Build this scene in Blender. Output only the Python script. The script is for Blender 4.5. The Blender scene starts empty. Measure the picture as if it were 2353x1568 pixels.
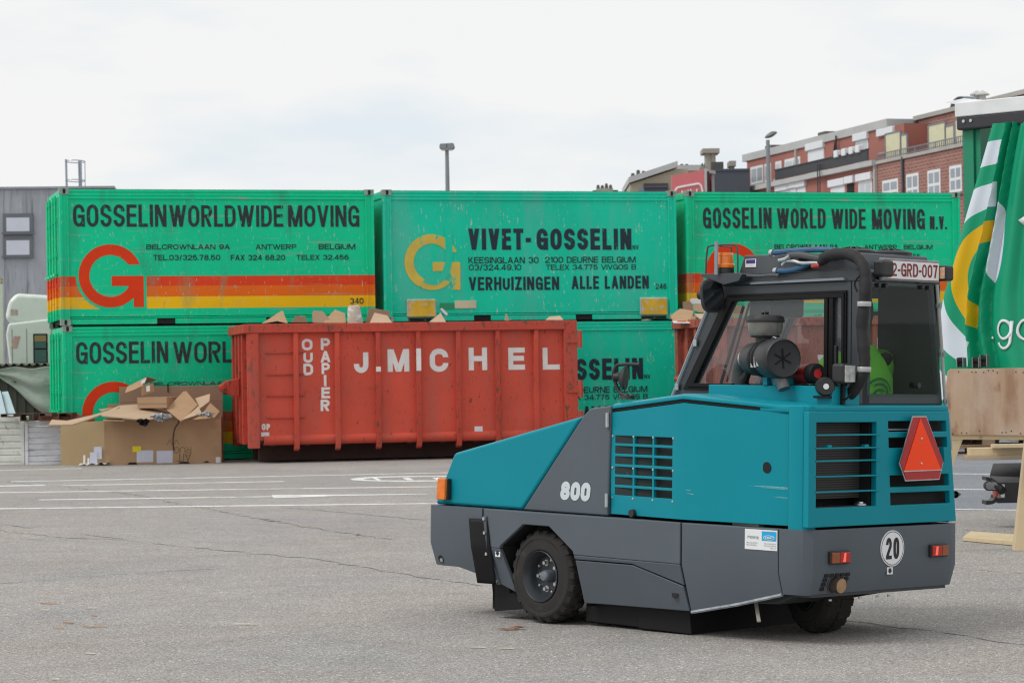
import bpy, bmesh, math, random
from math import sin, cos, pi, radians, sqrt, atan2
from mathutils import Vector, Matrix

random.seed(7)
SC = bpy.context.scene
COL = SC.collection

# ------------------------------------------------------------------ camera
EYE = Vector((0, 0, 1.5))
FPX = 88 / 36 * 2352                  # focal length in pixels of a 2352 px wide picture
PITCH, ROLL = math.atan(81 / FPX), 0.0165
FWD = Vector((0, cos(PITCH), sin(PITCH)))
_U = Vector((0, -sin(PITCH), cos(PITCH)))
RGT = Vector((1, 0, 0)) * cos(ROLL) - _U * sin(ROLL)
UPV = Vector((1, 0, 0)) * sin(ROLL) + _U * cos(ROLL)
cam = bpy.data.cameras.new('camera')
cam.lens, cam.sensor_width, cam.clip_end = 88, 36, 2000
cam.dof.use_dof = True
cam.dof.focus_distance = 14.8
cam.dof.aperture_fstop = 9.0
camo = bpy.data.objects.new('camera', cam)
COL.objects.link(camo)
camo.matrix_world = Matrix(((RGT.x, UPV.x, -FWD.x, EYE.x), (RGT.y, UPV.y, -FWD.y, EYE.y),
                            (RGT.z, UPV.z, -FWD.z, EYE.z), (0, 0, 0, 1)))
SC.camera = camo

# ------------------------------------------------------------------ sky, sun, exposure
SUN_EL, SUN_AZ = radians(50), radians(246)      # azimuth clockwise from +Y: left of the viewer and a little behind
w = bpy.data.worlds.new('World')
SC.world = w
w.use_nodes = True
nt = w.node_tree
nt.nodes.clear()
N = nt.nodes.new
sky = N('ShaderNodeTexSky'); sky.sky_type = 'NISHITA'; sky.sun_disc = False
sky.sun_elevation, sky.sun_rotation = SUN_EL, SUN_AZ
bg1 = N('ShaderNodeBackground'); bg1.inputs[1].default_value = 0.10
nt.links.new(sky.outputs[0], bg1.inputs[0])
tc = N('ShaderNodeTexCoord')
mp = N('ShaderNodeMapping'); mp.inputs['Scale'].default_value = (1, 1, 3.6)
mp.inputs['Location'].default_value = (0.35, 0.0, 0.22)
nt.links.new(tc.outputs['Generated'], mp.inputs[0])
cl = N('ShaderNodeTexNoise'); cl.inputs['Scale'].default_value = 7.5; cl.inputs['Detail'].default_value = 4.5
cl.inputs['Roughness'].default_value = 0.5
nt.links.new(mp.outputs[0], cl.inputs['Vector'])
cr = N('ShaderNodeValToRGB')
cr.color_ramp.elements[0].position = 0.53; cr.color_ramp.elements[0].color = (0.925, 0.925, 0.922, 1)
cr.color_ramp.elements[1].position = 0.72; cr.color_ramp.elements[1].color = (0.78, 0.85, 0.90, 1)
nt.links.new(cl.outputs['Fac'], cr.inputs[0])
bg2 = N('ShaderNodeBackground'); bg2.inputs[1].default_value = 1.0
nt.links.new(cr.outputs[0], bg2.inputs[0])
mx = N('ShaderNodeMixShader'); mx.inputs[0].default_value = 0.97
nt.links.new(bg1.outputs[0], mx.inputs[1]); nt.links.new(bg2.outputs[0], mx.inputs[2])
wo = N('ShaderNodeOutputWorld'); nt.links.new(mx.outputs[0], wo.inputs[0])
sun = bpy.data.lights.new('sun', 'SUN'); sun.energy = 1.5; sun.angle = radians(22); sun.color = (1.0, 0.965, 0.91)
suno = bpy.data.objects.new('sun', sun); COL.objects.link(suno)
sd = Vector((sin(SUN_AZ) * cos(SUN_EL), cos(SUN_AZ) * cos(SUN_EL), sin(SUN_EL)))
suno.rotation_euler = sd.to_track_quat('Z', 'Y').to_euler()
suno.location = (-20, -20, 40)
SC.view_settings.view_transform = 'Standard'
SC.view_settings.look = 'None'
SC.view_settings.exposure = 0.0
SC.view_settings.gamma = 1.0
SC.view_settings.use_curve_mapping = False
SC.cycles.filter_width = 1.15

# ------------------------------------------------------------------ measuring helpers
def ray(u, v):
    return FWD + RGT * ((u - 1176) / FPX) + UPV * ((784 - v) / FPX)
def at(u, v, Y):
    d = ray(u, v)
    return EYE + d * (Y / d.y)
def gnd(u, v, z=0.0):
    d = ray(u, v)
    return EYE + d * ((z - EYE.z) / d.z)
def on(M, u, v, axis, val):
    """local coordinates (in frame M) of the point seen at u,v on the local plane axis=val"""
    I = M.inverted()
    o = I @ EYE
    d = I.to_3x3() @ ray(u, v)
    return o + d * ((val - o[axis]) / d[axis])
def frame(o, x, y, z=(0, 0, 1)):
    x, y, z, o = Vector(x), Vector(y), Vector(z), Vector(o)
    return Matrix(((x.x, y.x, z.x, o.x), (x.y, y.y, z.y, o.y), (x.z, y.z, z.z, o.z), (0, 0, 0, 1)))
def yawframe(o, deg):
    """x along the face (to the right in view), y into depth"""
    a = radians(deg)
    return frame(o, (cos(a), sin(a), 0), (-sin(a), cos(a), 0))

# ------------------------------------------------------------------ objects
def tag(o, label=None, cat=None, group=None, kind=None):
    if label: o['label'] = label
    if cat: o['category'] = cat
    if group: o['group'] = group
    if kind: o['kind'] = kind
    return o
def thing(name, label, cat, M=None, group=None):
    o = bpy.data.objects.new(name, None)
    o.empty_display_size = 0.3
    COL.objects.link(o)
    if M is not None:
        o.matrix_world = M
    return tag(o, label, cat, group)

class MB:
    def __init__(s):
        s.v, s.f, s.sm = [], [], []
    def add(s, vs, fs, smooth=False):
        n = len(s.v)
        s.v += [tuple(p) for p in vs]
        for f in fs:
            s.f.append([i + n for i in f]); s.sm.append(smooth)
        return s
    def box(s, a, b):
        (x0, y0, z0), (x1, y1, z1) = a, b
        vs = [(x0, y0, z0), (x1, y0, z0), (x1, y1, z0), (x0, y1, z0), (x0, y0, z1), (x1, y0, z1), (x1, y1, z1), (x0, y1, z1)]
        fs = [(3, 2, 1, 0), (4, 5, 6, 7), (0, 1, 5, 4), (1, 2, 6, 5), (2, 3, 7, 6), (3, 0, 4, 7)]
        if (x1 - x0) * (y1 - y0) * (z1 - z0) < 0:
            fs = [f[::-1] for f in fs]
        return s.add(vs, fs)
    def hexa(s, bot, top):
        vs = list(bot) + list(top)
        return s.add(vs, [(3, 2, 1, 0), (4, 5, 6, 7), (0, 1, 5, 4), (1, 2, 6, 5), (2, 3, 7, 6), (3, 0, 4, 7)])
    def bar(s, p, q, w, h, up=(0, 0, 1)):
        p, q, up = Vector(p), Vector(q), Vector(up)
        d = (q - p).normalized()
        sx = d.cross(up)
        if sx.length < 1e-4: sx = d.cross(Vector((1, 0, 0)))
        sx.normalize(); sy = sx.cross(d)
        c = [(-1, -1), (1, -1), (1, 1), (-1, 1)]
        return s.hexa([p + sx * (a * w / 2) + sy * (b * h / 2) for a, b in c], [q + sx * (a * w / 2) + sy * (b * h / 2) for a, b in c])
    def prism(s, poly, axis, lo, hi):
        """polygon in the two other axes, pushed from lo to hi"""
        def P(a, b, c):
            return [(c, a, b), (a, c, b), (a, b, c)][axis]
        n = len(poly)
        lo_ = lo if callable(lo) else (lambda a, b: lo)
        hi_ = hi if callable(hi) else (lambda a, b: hi)
        vs = [P(a, b, lo_(a, b)) for a, b in poly] + [P(a, b, hi_(a, b)) for a, b in poly]
        fs = [tuple(range(n)), tuple(range(2 * n - 1, n - 1, -1))] + [(i, n + i, n + (i + 1) % n, (i + 1) % n) for i in range(n)]
        return s.add(vs, fs)
    def tube(s, pts, r, n=10, caps=True):
        pts = [Vector(p) for p in pts]
        rr = r if isinstance(r, (list, tuple)) else [r] * len(pts)
        t0 = (pts[1] - pts[0]).normalized()
        a = t0.orthogonal().normalized()
        vs, fs = [], []
        for i, p in enumerate(pts):
            t = ((pts[min(i + 1, len(pts) - 1)] - pts[max(i - 1, 0)])).normalized()
            a = (a - t * a.dot(t)).normalized(); b = t.cross(a)
            vs += [p + (a * cos(2 * pi * k / n) + b * sin(2 * pi * k / n)) * rr[i] for k in range(n)]
        for i in range(len(pts) - 1):
            for k in range(n):
                fs.append((i * n + k, i * n + (k + 1) % n, (i + 1) * n + (k + 1) % n, (i + 1) * n + k))
        s.add(vs, fs, True)
        if caps:
            m = len(s.v) - len(vs)
            s.f.append(list(range(m + n - 1, m - 1, -1))); s.sm.append(False)
            e = m + (len(pts) - 1) * n
            s.f.append(list(range(e, e + n))); s.sm.append(False)
        return s
    def lathe(s, prof, c, axis, n=32, smooth=True):
        """prof: (radius, height along axis)"""
        c, ax = Vector(c), Vector(axis).normalized()
        a = ax.orthogonal().normalized(); b = ax.cross(a)
        vs, fs = [], []
        for r, h in prof:
            vs += [c + ax * h + (a * cos(2 * pi * k / n) + b * sin(2 * pi * k / n)) * max(r, 1e-4) for k in range(n)]
        for i in range(len(prof) - 1):
            for k in range(n):
                fs.append((i * n + k, i * n + (k + 1) % n, (i + 1) * n + (k + 1) % n, (i + 1) * n + k))
        return s.add(vs, fs, smooth)
    def cyl(s, p, q, r, n=20, r2=None):
        p, q = Vector(p), Vector(q)
        L = (q - p).length
        r2 = r if r2 is None else r2
        return s.lathe([(0, 0), (r, 0), (r2, L), (0, L)], p, q - p, n)
    def grid(s, fn, nu, nv, smooth=True, back=None):
        vs = [fn(i / nu, j / nv) for j in range(nv + 1) for i in range(nu + 1)]
        fs = [(j * (nu + 1) + i, j * (nu + 1) + i + 1, (j + 1) * (nu + 1) + i + 1, (j + 1) * (nu + 1) + i) for j in range(nv) for i in range(nu)]
        return s.add(vs, fs, smooth)
    def sheet(s, poly3, th, nrm):
        """flat polygon of 3-D points given a thickness along nrm"""
        nrm = Vector(nrm) * th
        n = len(poly3)
        vs = [Vector(p) for p in poly3] + [Vector(p) + nrm for p in poly3]
        return s.add(vs, [tuple(range(n - 1, -1, -1)), tuple(range(n, 2 * n))] + [(i, (i + 1) % n, n + (i + 1) % n, n + i) for i in range(n)])
    def mesh(s, name, smooth_angle=35, recalc=True):
        me = bpy.data.meshes.new(name)
        me.from_pydata(s.v, [], s.f)
        if recalc:
            bm = bmesh.new(); bm.from_mesh(me)
            bmesh.ops.recalc_face_normals(bm, faces=bm.faces[:])
            bm.to_mesh(me); bm.free()
        me.polygons.foreach_set('use_smooth', [True] * len(me.polygons))
        me.set_sharp_from_angle(angle=radians(smooth_angle))
        return me
    def build(s, name, mat, parent=None, bevel=0, seg=2, M=None, angle=35, solid=0, sub=0, recalc=True):
        me = s.mesh(name, angle, recalc)
        me.materials.append(mat)
        return link(name, me, parent, bevel, seg, M, solid, sub)
def link(name, me, parent=None, bevel=0, seg=2, M=None, solid=0, sub=0):
    o = bpy.data.objects.new(name, me)
    COL.objects.link(o)
    if parent is not None: o.parent = parent
    if M is not None: o.matrix_local = M
    if solid:
        d = o.modifiers.new('solid', 'SOLIDIFY'); d.thickness = solid; d.offset = -1
    if bevel:
        b = o.modifiers.new('bevel', 'BEVEL'); b.width = bevel; b.segments = seg; b.limit_method = 'ANGLE'
        b.angle_limit = radians(30); b.harden_normals = True
    if sub:
        d = o.modifiers.new('sub', 'SUBSURF'); d.levels = sub; d.render_levels = sub
    return o
def copy_tree(o, parent=None):
    c = o.copy(); COL.objects.link(c); c.parent = parent
    for ch in [x for x in COL.objects if x.parent == o]:
        copy_tree(ch, c)
    return c
def smooth_path(pts, n=6):
    """Catmull-Rom through the points"""
    P = [Vector(p) for p in pts]; out = []
    for i in range(len(P) - 1):
        a, b, c, d = P[max(i - 1, 0)], P[i], P[i + 1], P[min(i + 2, len(P) - 1)]
        for k in range(n):
            t = k / n
            out.append(0.5 * ((2 * b) + (c - a) * t + (2 * a - 5 * b + 4 * c - d) * t * t + (3 * b - a - 3 * c + d) * t ** 3))
    return out + [P[-1]]

# ------------------------------------------------------------------ materials
def lin(r, g, b):
    f = lambda c: (c / 255 / 12.92) if c <= 10 else ((c / 255 + 0.055) / 1.055) ** 2.4
    return (f(r), f(g), f(b))
def pm(name, col, rough=0.5, metal=0.0, var=0.08, vs=3.0, marks=(), bump=0.0, bs=80.0, rv=0.12, spec=0.5, coat=0.0, emit=None, es=0.0, coord='Object', bands=()):
    """painted / plain material; marks: (colour, noise scale, threshold, softness, stretch xyz)"""
    m = bpy.data.materials.new(name); m.use_nodes = True
    t = m.node_tree; b = t.nodes['Principled BSDF']; L = t.links.new
    tc = t.nodes.new('ShaderNodeTexCoord'); src = tc.outputs[coord]
    nz = t.nodes.new('ShaderNodeTexNoise'); nz.inputs['Scale'].default_value = vs; nz.inputs['Detail'].default_value = 6
    L(src, nz.inputs['Vector'])
    mr = t.nodes.new('ShaderNodeMapRange'); mr.inputs[1].default_value = 0.3; mr.inputs[2].default_value = 0.7
    mr.inputs[3].default_value = 1 - var; mr.inputs[4].default_value = 1 + var
    L(nz.outputs['Fac'], mr.inputs[0])
    vm = t.nodes.new('ShaderNodeVectorMath'); vm.operation = 'SCALE'; vm.inputs[0].default_value = col[:3]
    L(mr.outputs[0], vm.inputs['Scale'])
    c = vm.outputs[0]
    if bands:                                        # painted stripes, by height
        sx = t.nodes.new('ShaderNodeSeparateXYZ'); L(src, sx.inputs[0])
        for z0, z1, bc in bands:
            g1 = t.nodes.new('ShaderNodeMath'); g1.operation = 'GREATER_THAN'; g1.inputs[1].default_value = z0; L(sx.outputs[2], g1.inputs[0])
            g2 = t.nodes.new('ShaderNodeMath'); g2.operation = 'LESS_THAN'; g2.inputs[1].default_value = z1; L(sx.outputs[2], g2.inputs[0])
            g3 = t.nodes.new('ShaderNodeMath'); g3.operation = 'MULTIPLY'; L(g1.outputs[0], g3.inputs[0]); L(g2.outputs[0], g3.inputs[1])
            bs_ = t.nodes.new('ShaderNodeVectorMath'); bs_.operation = 'SCALE'; bs_.inputs[0].default_value = bc[:3]; L(mr.outputs[0], bs_.inputs['Scale'])
            mi = t.nodes.new('ShaderNodeMix'); mi.data_type = 'RGBA'; L(g3.outputs[0], mi.inputs[0]); L(c, mi.inputs[6]); L(bs_.outputs[0], mi.inputs[7])
            c = mi.outputs[2]
    for k, (mc, ms, th, so, st) in enumerate(marks):
        mp = t.nodes.new('ShaderNodeMapping'); mp.inputs['Scale'].default_value = st
        mp.inputs['Location'].default_value = (k * 3.7 + 1.3, k * 1.9, k * 5.1)
        L(src, mp.inputs[0])
        n2 = t.nodes.new('ShaderNodeTexNoise'); n2.inputs['Scale'].default_value = ms; n2.inputs['Detail'].default_value = 8
        n2.inputs['Roughness'].default_value = 0.62
        L(mp.outputs[0], n2.inputs['Vector'])
        r2 = t.nodes.new('ShaderNodeMapRange'); r2.inputs[1].default_value = th; r2.inputs[2].default_value = th + so
        L(n2.outputs['Fac'], r2.inputs[0])
        mi = t.nodes.new('ShaderNodeMix'); mi.data_type = 'RGBA'
        L(r2.outputs[0], mi.inputs[0]); L(c, mi.inputs[6]); mi.inputs[7].default_value = (*mc[:3], 1)
        c = mi.outputs[2]
    L(c, b.inputs['Base Color'])
    rm = t.nodes.new('ShaderNodeMapRange'); rm.inputs[3].default_value = max(0.03, rough - rv); rm.inputs[4].default_value = min(1, rough + rv)
    L(nz.outputs['Fac'], rm.inputs[0]); L(rm.outputs[0], b.inputs['Roughness'])
    b.inputs['Metallic'].default_value = metal
    b.inputs['Specular IOR Level'].default_value = spec
    if coat:
        b.inputs['Coat Weight'].default_value = coat; b.inputs['Coat Roughness'].default_value = 0.12
    if bump:
        n3 = t.nodes.new('ShaderNodeTexNoise'); n3.inputs['Scale'].default_value = bs; n3.inputs['Detail'].default_value = 5
        L(src, n3.inputs['Vector'])
        bp = t.nodes.new('ShaderNodeBump'); bp.inputs['Strength'].default_value = bump; bp.inputs['Distance'].default_value = 0.01
        L(n3.outputs['Fac'], bp.inputs['Height']); L(bp.outputs[0], b.inputs['Normal'])
    if emit:
        b.inputs['Emission Color'].default_value = (*emit, 1); b.inputs['Emission Strength'].default_value = es
    m['base_socket'] = 1
    return m
def glass(name, tint, refl=0.12, rough=0.02, dirt=0.0):
    m = bpy.data.materials.new(name); m.use_nodes = True
    t = m.node_tree; t.nodes.clear(); L = t.links.new
    tr = t.nodes.new('ShaderNodeBsdfTransparent'); tr.inputs[0].default_value = (*tint, 1)
    gl = t.nodes.new('ShaderNodeBsdfGlossy'); gl.inputs['Roughness'].default_value = rough; gl.inputs[0].default_value = (.9, .95, .95, 1)
    lw = t.nodes.new('ShaderNodeLayerWeight'); lw.inputs[0].default_value = 0.5
    pw = t.nodes.new('ShaderNodeMath'); pw.operation = 'POWER'; pw.inputs[1].default_value = 4.0
    L(lw.outputs['Facing'], pw.inputs[0])
    ad = t.nodes.new('ShaderNodeMath'); ad.operation = 'MULTIPLY_ADD'; ad.inputs[1].default_value = 0.8; ad.inputs[2].default_value = refl
    L(pw.outputs[0], ad.inputs[0])
    mx = t.nodes.new('ShaderNodeMixShader'); L(ad.outputs[0], mx.inputs[0]); L(tr.outputs[0], mx.inputs[1]); L(gl.outputs[0], mx.inputs[2])
    o = t.nodes.new('ShaderNodeOutputMaterial')
    if dirt:
        df = t.nodes.new('ShaderNodeBsdfDiffuse'); df.inputs[0].default_value = (.5, .52, .55, 1)
        m2 = t.nodes.new('ShaderNodeMixShader'); m2.inputs[0].default_value = dirt
        L(mx.outputs[0], m2.inputs[1]); L(df.outputs[0], m2.inputs[2]); L(m2.outputs[0], o.inputs[0])
    else:
        L(mx.outputs[0], o.inputs[0])
    return m

# ------------------------------------------------------------------ lettering
def _E(cx, cy, rx, ry, a0, a1, n=9):
    return [(cx + rx * cos(radians(a0 + (a1 - a0) * i / n)), cy + ry * sin(radians(a0 + (a1 - a0) * i / n))) for i in range(n + 1)]
_S = [(1, .73)] + _E(.5, .74, .5, .26, 0, 180) + [(0, .70)] + _E(.5, .70, .5, .17, 180, 250, 4) + _E(.5, .30, .5, .17, 70, 0, 4) + _E(.5, .26, .5, .26, 0, -180) + [(0, .27)]
_O = _E(.5, .68, .5, .32, 180, 0) + _E(.5, .32, .5, .32, 0, -180) + [(0, .68)]
_BOWL = lambda y0, y1: [(0, y1), (.55, y1)] + _E(.55, (y0 + y1) / 2, .45, (y1 - y0) / 2, 90, -90) + [(0, y0)]
# P = polyline of the centre line, D = slanted full stroke cut level at both ends (outer box units)
GLY = {
 'A': (1.08, [('D', 0, 0, .5, 1), ('D', 1, 0, .5, 1), ('P', [(.22, .27), (.78, .27)])]), 'B': (1, [('P', [(0, 0), (0, 1)]), ('P', _BOWL(.53, 1)), ('P', _BOWL(0, .53))]),
 'C': (1, [('P', [(1, .66)] + _E(.5, .68, .5, .32, 0, 180) + _E(.5, .32, .5, .32, 180, 360) + [(1, .34)])]), 'D': (1, [('P', [(0, 0), (0, 1)]), ('P', [(0, 1), (.45, 1)] + _E(.45, .66, .55, .34, 90, 0) + _E(.45, .34, .55, .34, 0, -90) + [(0, 0)])]),
 'E': (.88, [('P', [(0, 0), (0, 1)]), ('P', [(0, 1), (1, 1)]), ('P', [(0, .52), (.92, .52)]), ('P', [(0, 0), (1, 0)])]), 'F': (.85, [('P', [(0, 0), (0, 1)]), ('P', [(0, 1), (1, 1)]), ('P', [(0, .5), (.9, .5)])]),
 'G': (1.02, [('P', [(1, .68)] + _E(.5, .68, .5, .32, 0, 180) + _E(.5, .32, .5, .32, 180, 360) + [(1, .44)]), ('P', [(1, .46), (.56, .46)]), ('P', [(1, .46), (1, 0)])]), 'H': (1, [('P', [(0, 0), (0, 1)]), ('P', [(1, 0), (1, 1)]), ('P', [(0, .52), (1, .52)])]),
 'I': (.0, [('P', [(.5, 0), (.5, 1)])]), 'J': (.85, [('P', [(1, 1), (1, .3)] + _E(.5, .3, .5, .3, 0, -180) + [(0, .36)])]), 'K': (1, [('P', [(0, 0), (0, 1)]), ('D', .12, .38, .86, 1), ('D', .38, .55, .9, 0)]),
 'L': (.82, [('P', [(0, 1), (0, 0)]), ('P', [(0, 0), (1, 0)])]), 'M': (1.3, [('P', [(0, 0), (0, 1)]), ('P', [(1, 0), (1, 1)]), ('D', .04, 1, .5, 0), ('D', .96, 1, .5, 0)]), 'N': (1.02, [('P', [(0, 0), (0, 1)]), ('P', [(1, 0), (1, 1)]), ('D', .04, 1, .96, 0)]),
 'O': (1.02, [('P', _O)]), 'P': (.96, [('P', [(0, 0), (0, 1)]), ('P', _BOWL(.44, 1))]), 'R': (1, [('P', [(0, 0), (0, 1)]), ('P', _BOWL(.5, 1)), ('D', .45, .5, .93, 0)]), 'S': (.98, [('P', _S)]), 'T': (.95, [('P', [(0, 1), (1, 1)]), ('P', [(.5, 0), (.5, 1)])]),
 'U': (1, [('P', [(0, 1), (0, .32)] + _E(.5, .32, .5, .32, 180, 360) + [(1, 1)])]), 'V': (1.06, [('D', 0, 1, .5, 0), ('D', 1, 1, .5, 0)]), 'W': (1.55, [('D', 0, 1, .27, 0), ('D', .5, 1, .27, 0), ('D', .5, 1, .73, 0), ('D', 1, 1, .73, 0)]),
 'X': (1, [('D', 0, 1, 1, 0), ('D', 1, 1, 0, 0)]), 'Y': (1, [('D', 0, 1, .5, .42), ('D', 1, 1, .5, .42), ('P', [(.5, 0), (.5, .45)])]), 'Z': (.95, [('P', [(0, 1), (1, 1)]), ('P', [(0, 0), (1, 0)]), ('D', .92, 1, .08, 0)]),
 '0': (.95, [('P', _O)]), '1': (.45, [('P', [(1, 0), (1, 1)]), ('D', .2, .7, .8, .95)]), '2': (.95, [('P', [(0, .7)] + _E(.5, .72, .5, .28, 180, -25) + [(.15, .15), (.02, 0)]), ('P', [(0, 0), (1, 0)])]),
 '3': (.95, [('P', [(0, .76)] + _E(.5, .76, .48, .24, 170, -80)), ('P', _E(.5, .27, .5, .27, 80, -170))]), '4': (1, [('P', [(.78, 0), (.78, 1)]), ('P', [(0, .25), (1, .25)]), ('D', .74, 1, .06, .25)]),
 '5': (.95, [('P', [(.95, 1), (.12, 1), (.05, .52)] + _E(.5, .33, .5, .33, 130, -165))]), '6': (.95, [('P', [(.95, .8)] + _E(.5, .7, .47, .3, 25, 180) + [(0, .3)] + _E(.5, .3, .5, .3, 180, 540, 16))]), '7': (.9, [('P', [(0, 1), (1, 1)]), ('D', .92, 1, .35, 0)]),
 '8': (.95, [('P', _E(.5, .77, .44, .23, 0, 360, 18)), ('P', _E(.5, .27, .5, .27, 0, 360, 18))]), '9': (.95, [('P', [(.05, .2)] + _E(.5, .3, .47, .3, 205, 360) + [(1, .7)] + _E(.5, .7, .5, .3, 0, 360, 16))]),
 '.': (0, [('P', [(.5, 0), (.5, .02)])]), '-': (.5, [('P', [(0, .45), (1, .45)])]), '/': (.55, [('D', 0, 0, 1, 1)]), ' ': (.5, []),
 'g': (1, [('P', _E(.5, .66, .5, .34, 0, 360, 18)), ('P', [(1, 1), (1, .1)] + _E(.5, .1, .5, .3, 0, -160))]), 'o': (1, [('P', _E(.5, .5, .5, .5, 0, 360, 20))]), 'm': (1.5, [('P', [(0, 0), (0, 1)]), ('P', [(0, .9), (.45, 1), (.5, .9), (.5, 0)]), ('P', [(.5, .9), (.95, 1), (1, .9), (1, 0)])]),
 't': (.6, [('P', [(.4, 1.25), (.4, .1), (1, 0)]), ('P', [(0, .95), (1, .95)])]), 'r': (.6, [('P', [(0, 0), (0, 1)]), ('P', [(0, .8), (.5, 1), (1, .95)])]), 'a': (.95, [('P', _E(.5, .5, .5, .5, 0, 360, 18)), ('P', [(1, 1), (1, 0)])]), 'c': (.9, [('P', _E(.5, .5, .5, .5, 45, 315, 16))]),
}
def strokes(text, W, Hh, T, gap=.55):
    """polygons (lists of 2-D points) of a word filling a box W x Hh with stroke thickness T"""
    n = len(text)
    units = sum(GLY[c][0] for c in text); fixed = T * sum(1 for c in text if c in 'I.')
    ng = n - 1
    u = max((W - fixed - ng * gap * T) / max(units, 1e-6), T * .8) if units else 0
    out = []; x = 0.0
    for c in text:
        wd = GLY[c][0] * u if GLY[c][0] else T
        if c == ' ': out.append(' ')
        for s_ in GLY[c][1]:
            if s_[0] == 'P':
                pts = [Vector((x + T / 2 + a * (wd - T), T / 2 + b * (Hh - T))) for a, b in s_[1]]
                pts = [p for i, p in enumerate(pts) if i == 0 or (p - pts[i - 1]).length > 1e-6]
                closed = (pts[0] - pts[-1]).length < T * .02
                if not closed:
                    d0 = (pts[1] - pts[0]).normalized(); d1 = (pts[-1] - pts[-2]).normalized()
                    if len(pts) == 2: pts = [pts[0] - d0 * T / 2, pts[1] + d1 * T / 2]
                m = len(pts); lft, rgt = [], []
                for i, p in enumerate(pts):
                    pa = pts[i - 1] if i else (pts[-2] if closed else None); pb = pts[i + 1] if i < m - 1 else (pts[1] if closed else None)
                    da = (p - pa).normalized() if pa is not None else (pb - p).normalized()
                    db = (pb - p).normalized() if pb is not None else da
                    nn = Vector((-(da + db).y, (da + db).x))
                    nn = nn.normalized() if nn.length > 1e-6 else Vector((-da.y, da.x))
                    k = 1 / max(.45, nn.dot(Vector((-da.y, da.x))))
                    lft.append(p + nn * T / 2 * k); rgt.append(p - nn * T / 2 * k)
                for i in range(m - 1):
                    out.append([lft[i], rgt[i], rgt[i + 1], lft[i + 1]])
                out.append(None)
            else:
                _, a0, b0, a1, b1 = s_
                dx, dy = (a1 - a0) * (wd - T), (b1 - b0) * Hh
                hw = min(T * sqrt(dx * dx + dy * dy) / max(abs(dy), 1e-6), T * 1.7) / 2
                lo, hi = x + hw, x + wd - hw
                q0, q1 = lo + a0 * (hi - lo), lo + a1 * (hi - lo)
                out.append([Vector((q0 - hw, b0 * Hh)), Vector((q0 + hw, b0 * Hh)), Vector((q1 + hw, b1 * Hh)), Vector((q1 - hw, b1 * Hh))]); out.append(None)
        x += wd + gap * T
    return out
def word(text, W, Hh, fn, mat, parent, T=.17, shear=0.0, name='lettering', gap=.55, lift=.0005):
    """fn(a, b, lift) maps metres along / up the word to a local point; T is the stroke as a share of the height"""
    vs, fs, k, o = [], [], 0, None
    for q_ in strokes(text, W, Hh, T * Hh, gap) + [' ']:
        if q_ is None:
            k = (k + 1) % 6; continue
        if q_ == ' ':                                  # one object for every word
            if vs:
                me = bpy.data.meshes.new(name); me.from_pydata(vs, [], fs); me.materials.append(mat)
                o = link(name, me, parent)
            vs, fs = [], []; continue
        n = len(vs)
        vs += [tuple(fn(p.x + shear * p.y, p.y, k * lift)) for p in q_]; fs.append((n, n + 1, n + 2, n + 3))
    return o
def word_xz(text, x0, z0, x1, z1, y, mat, parent, T=.17, shear=0.0, name='lettering', gap=.55):
    return word(text, x1 - x0, z1 - z0, lambda a, b, l: (x0 + a, y - l, z0 + b), mat, parent, T, shear, name, gap)

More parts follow.
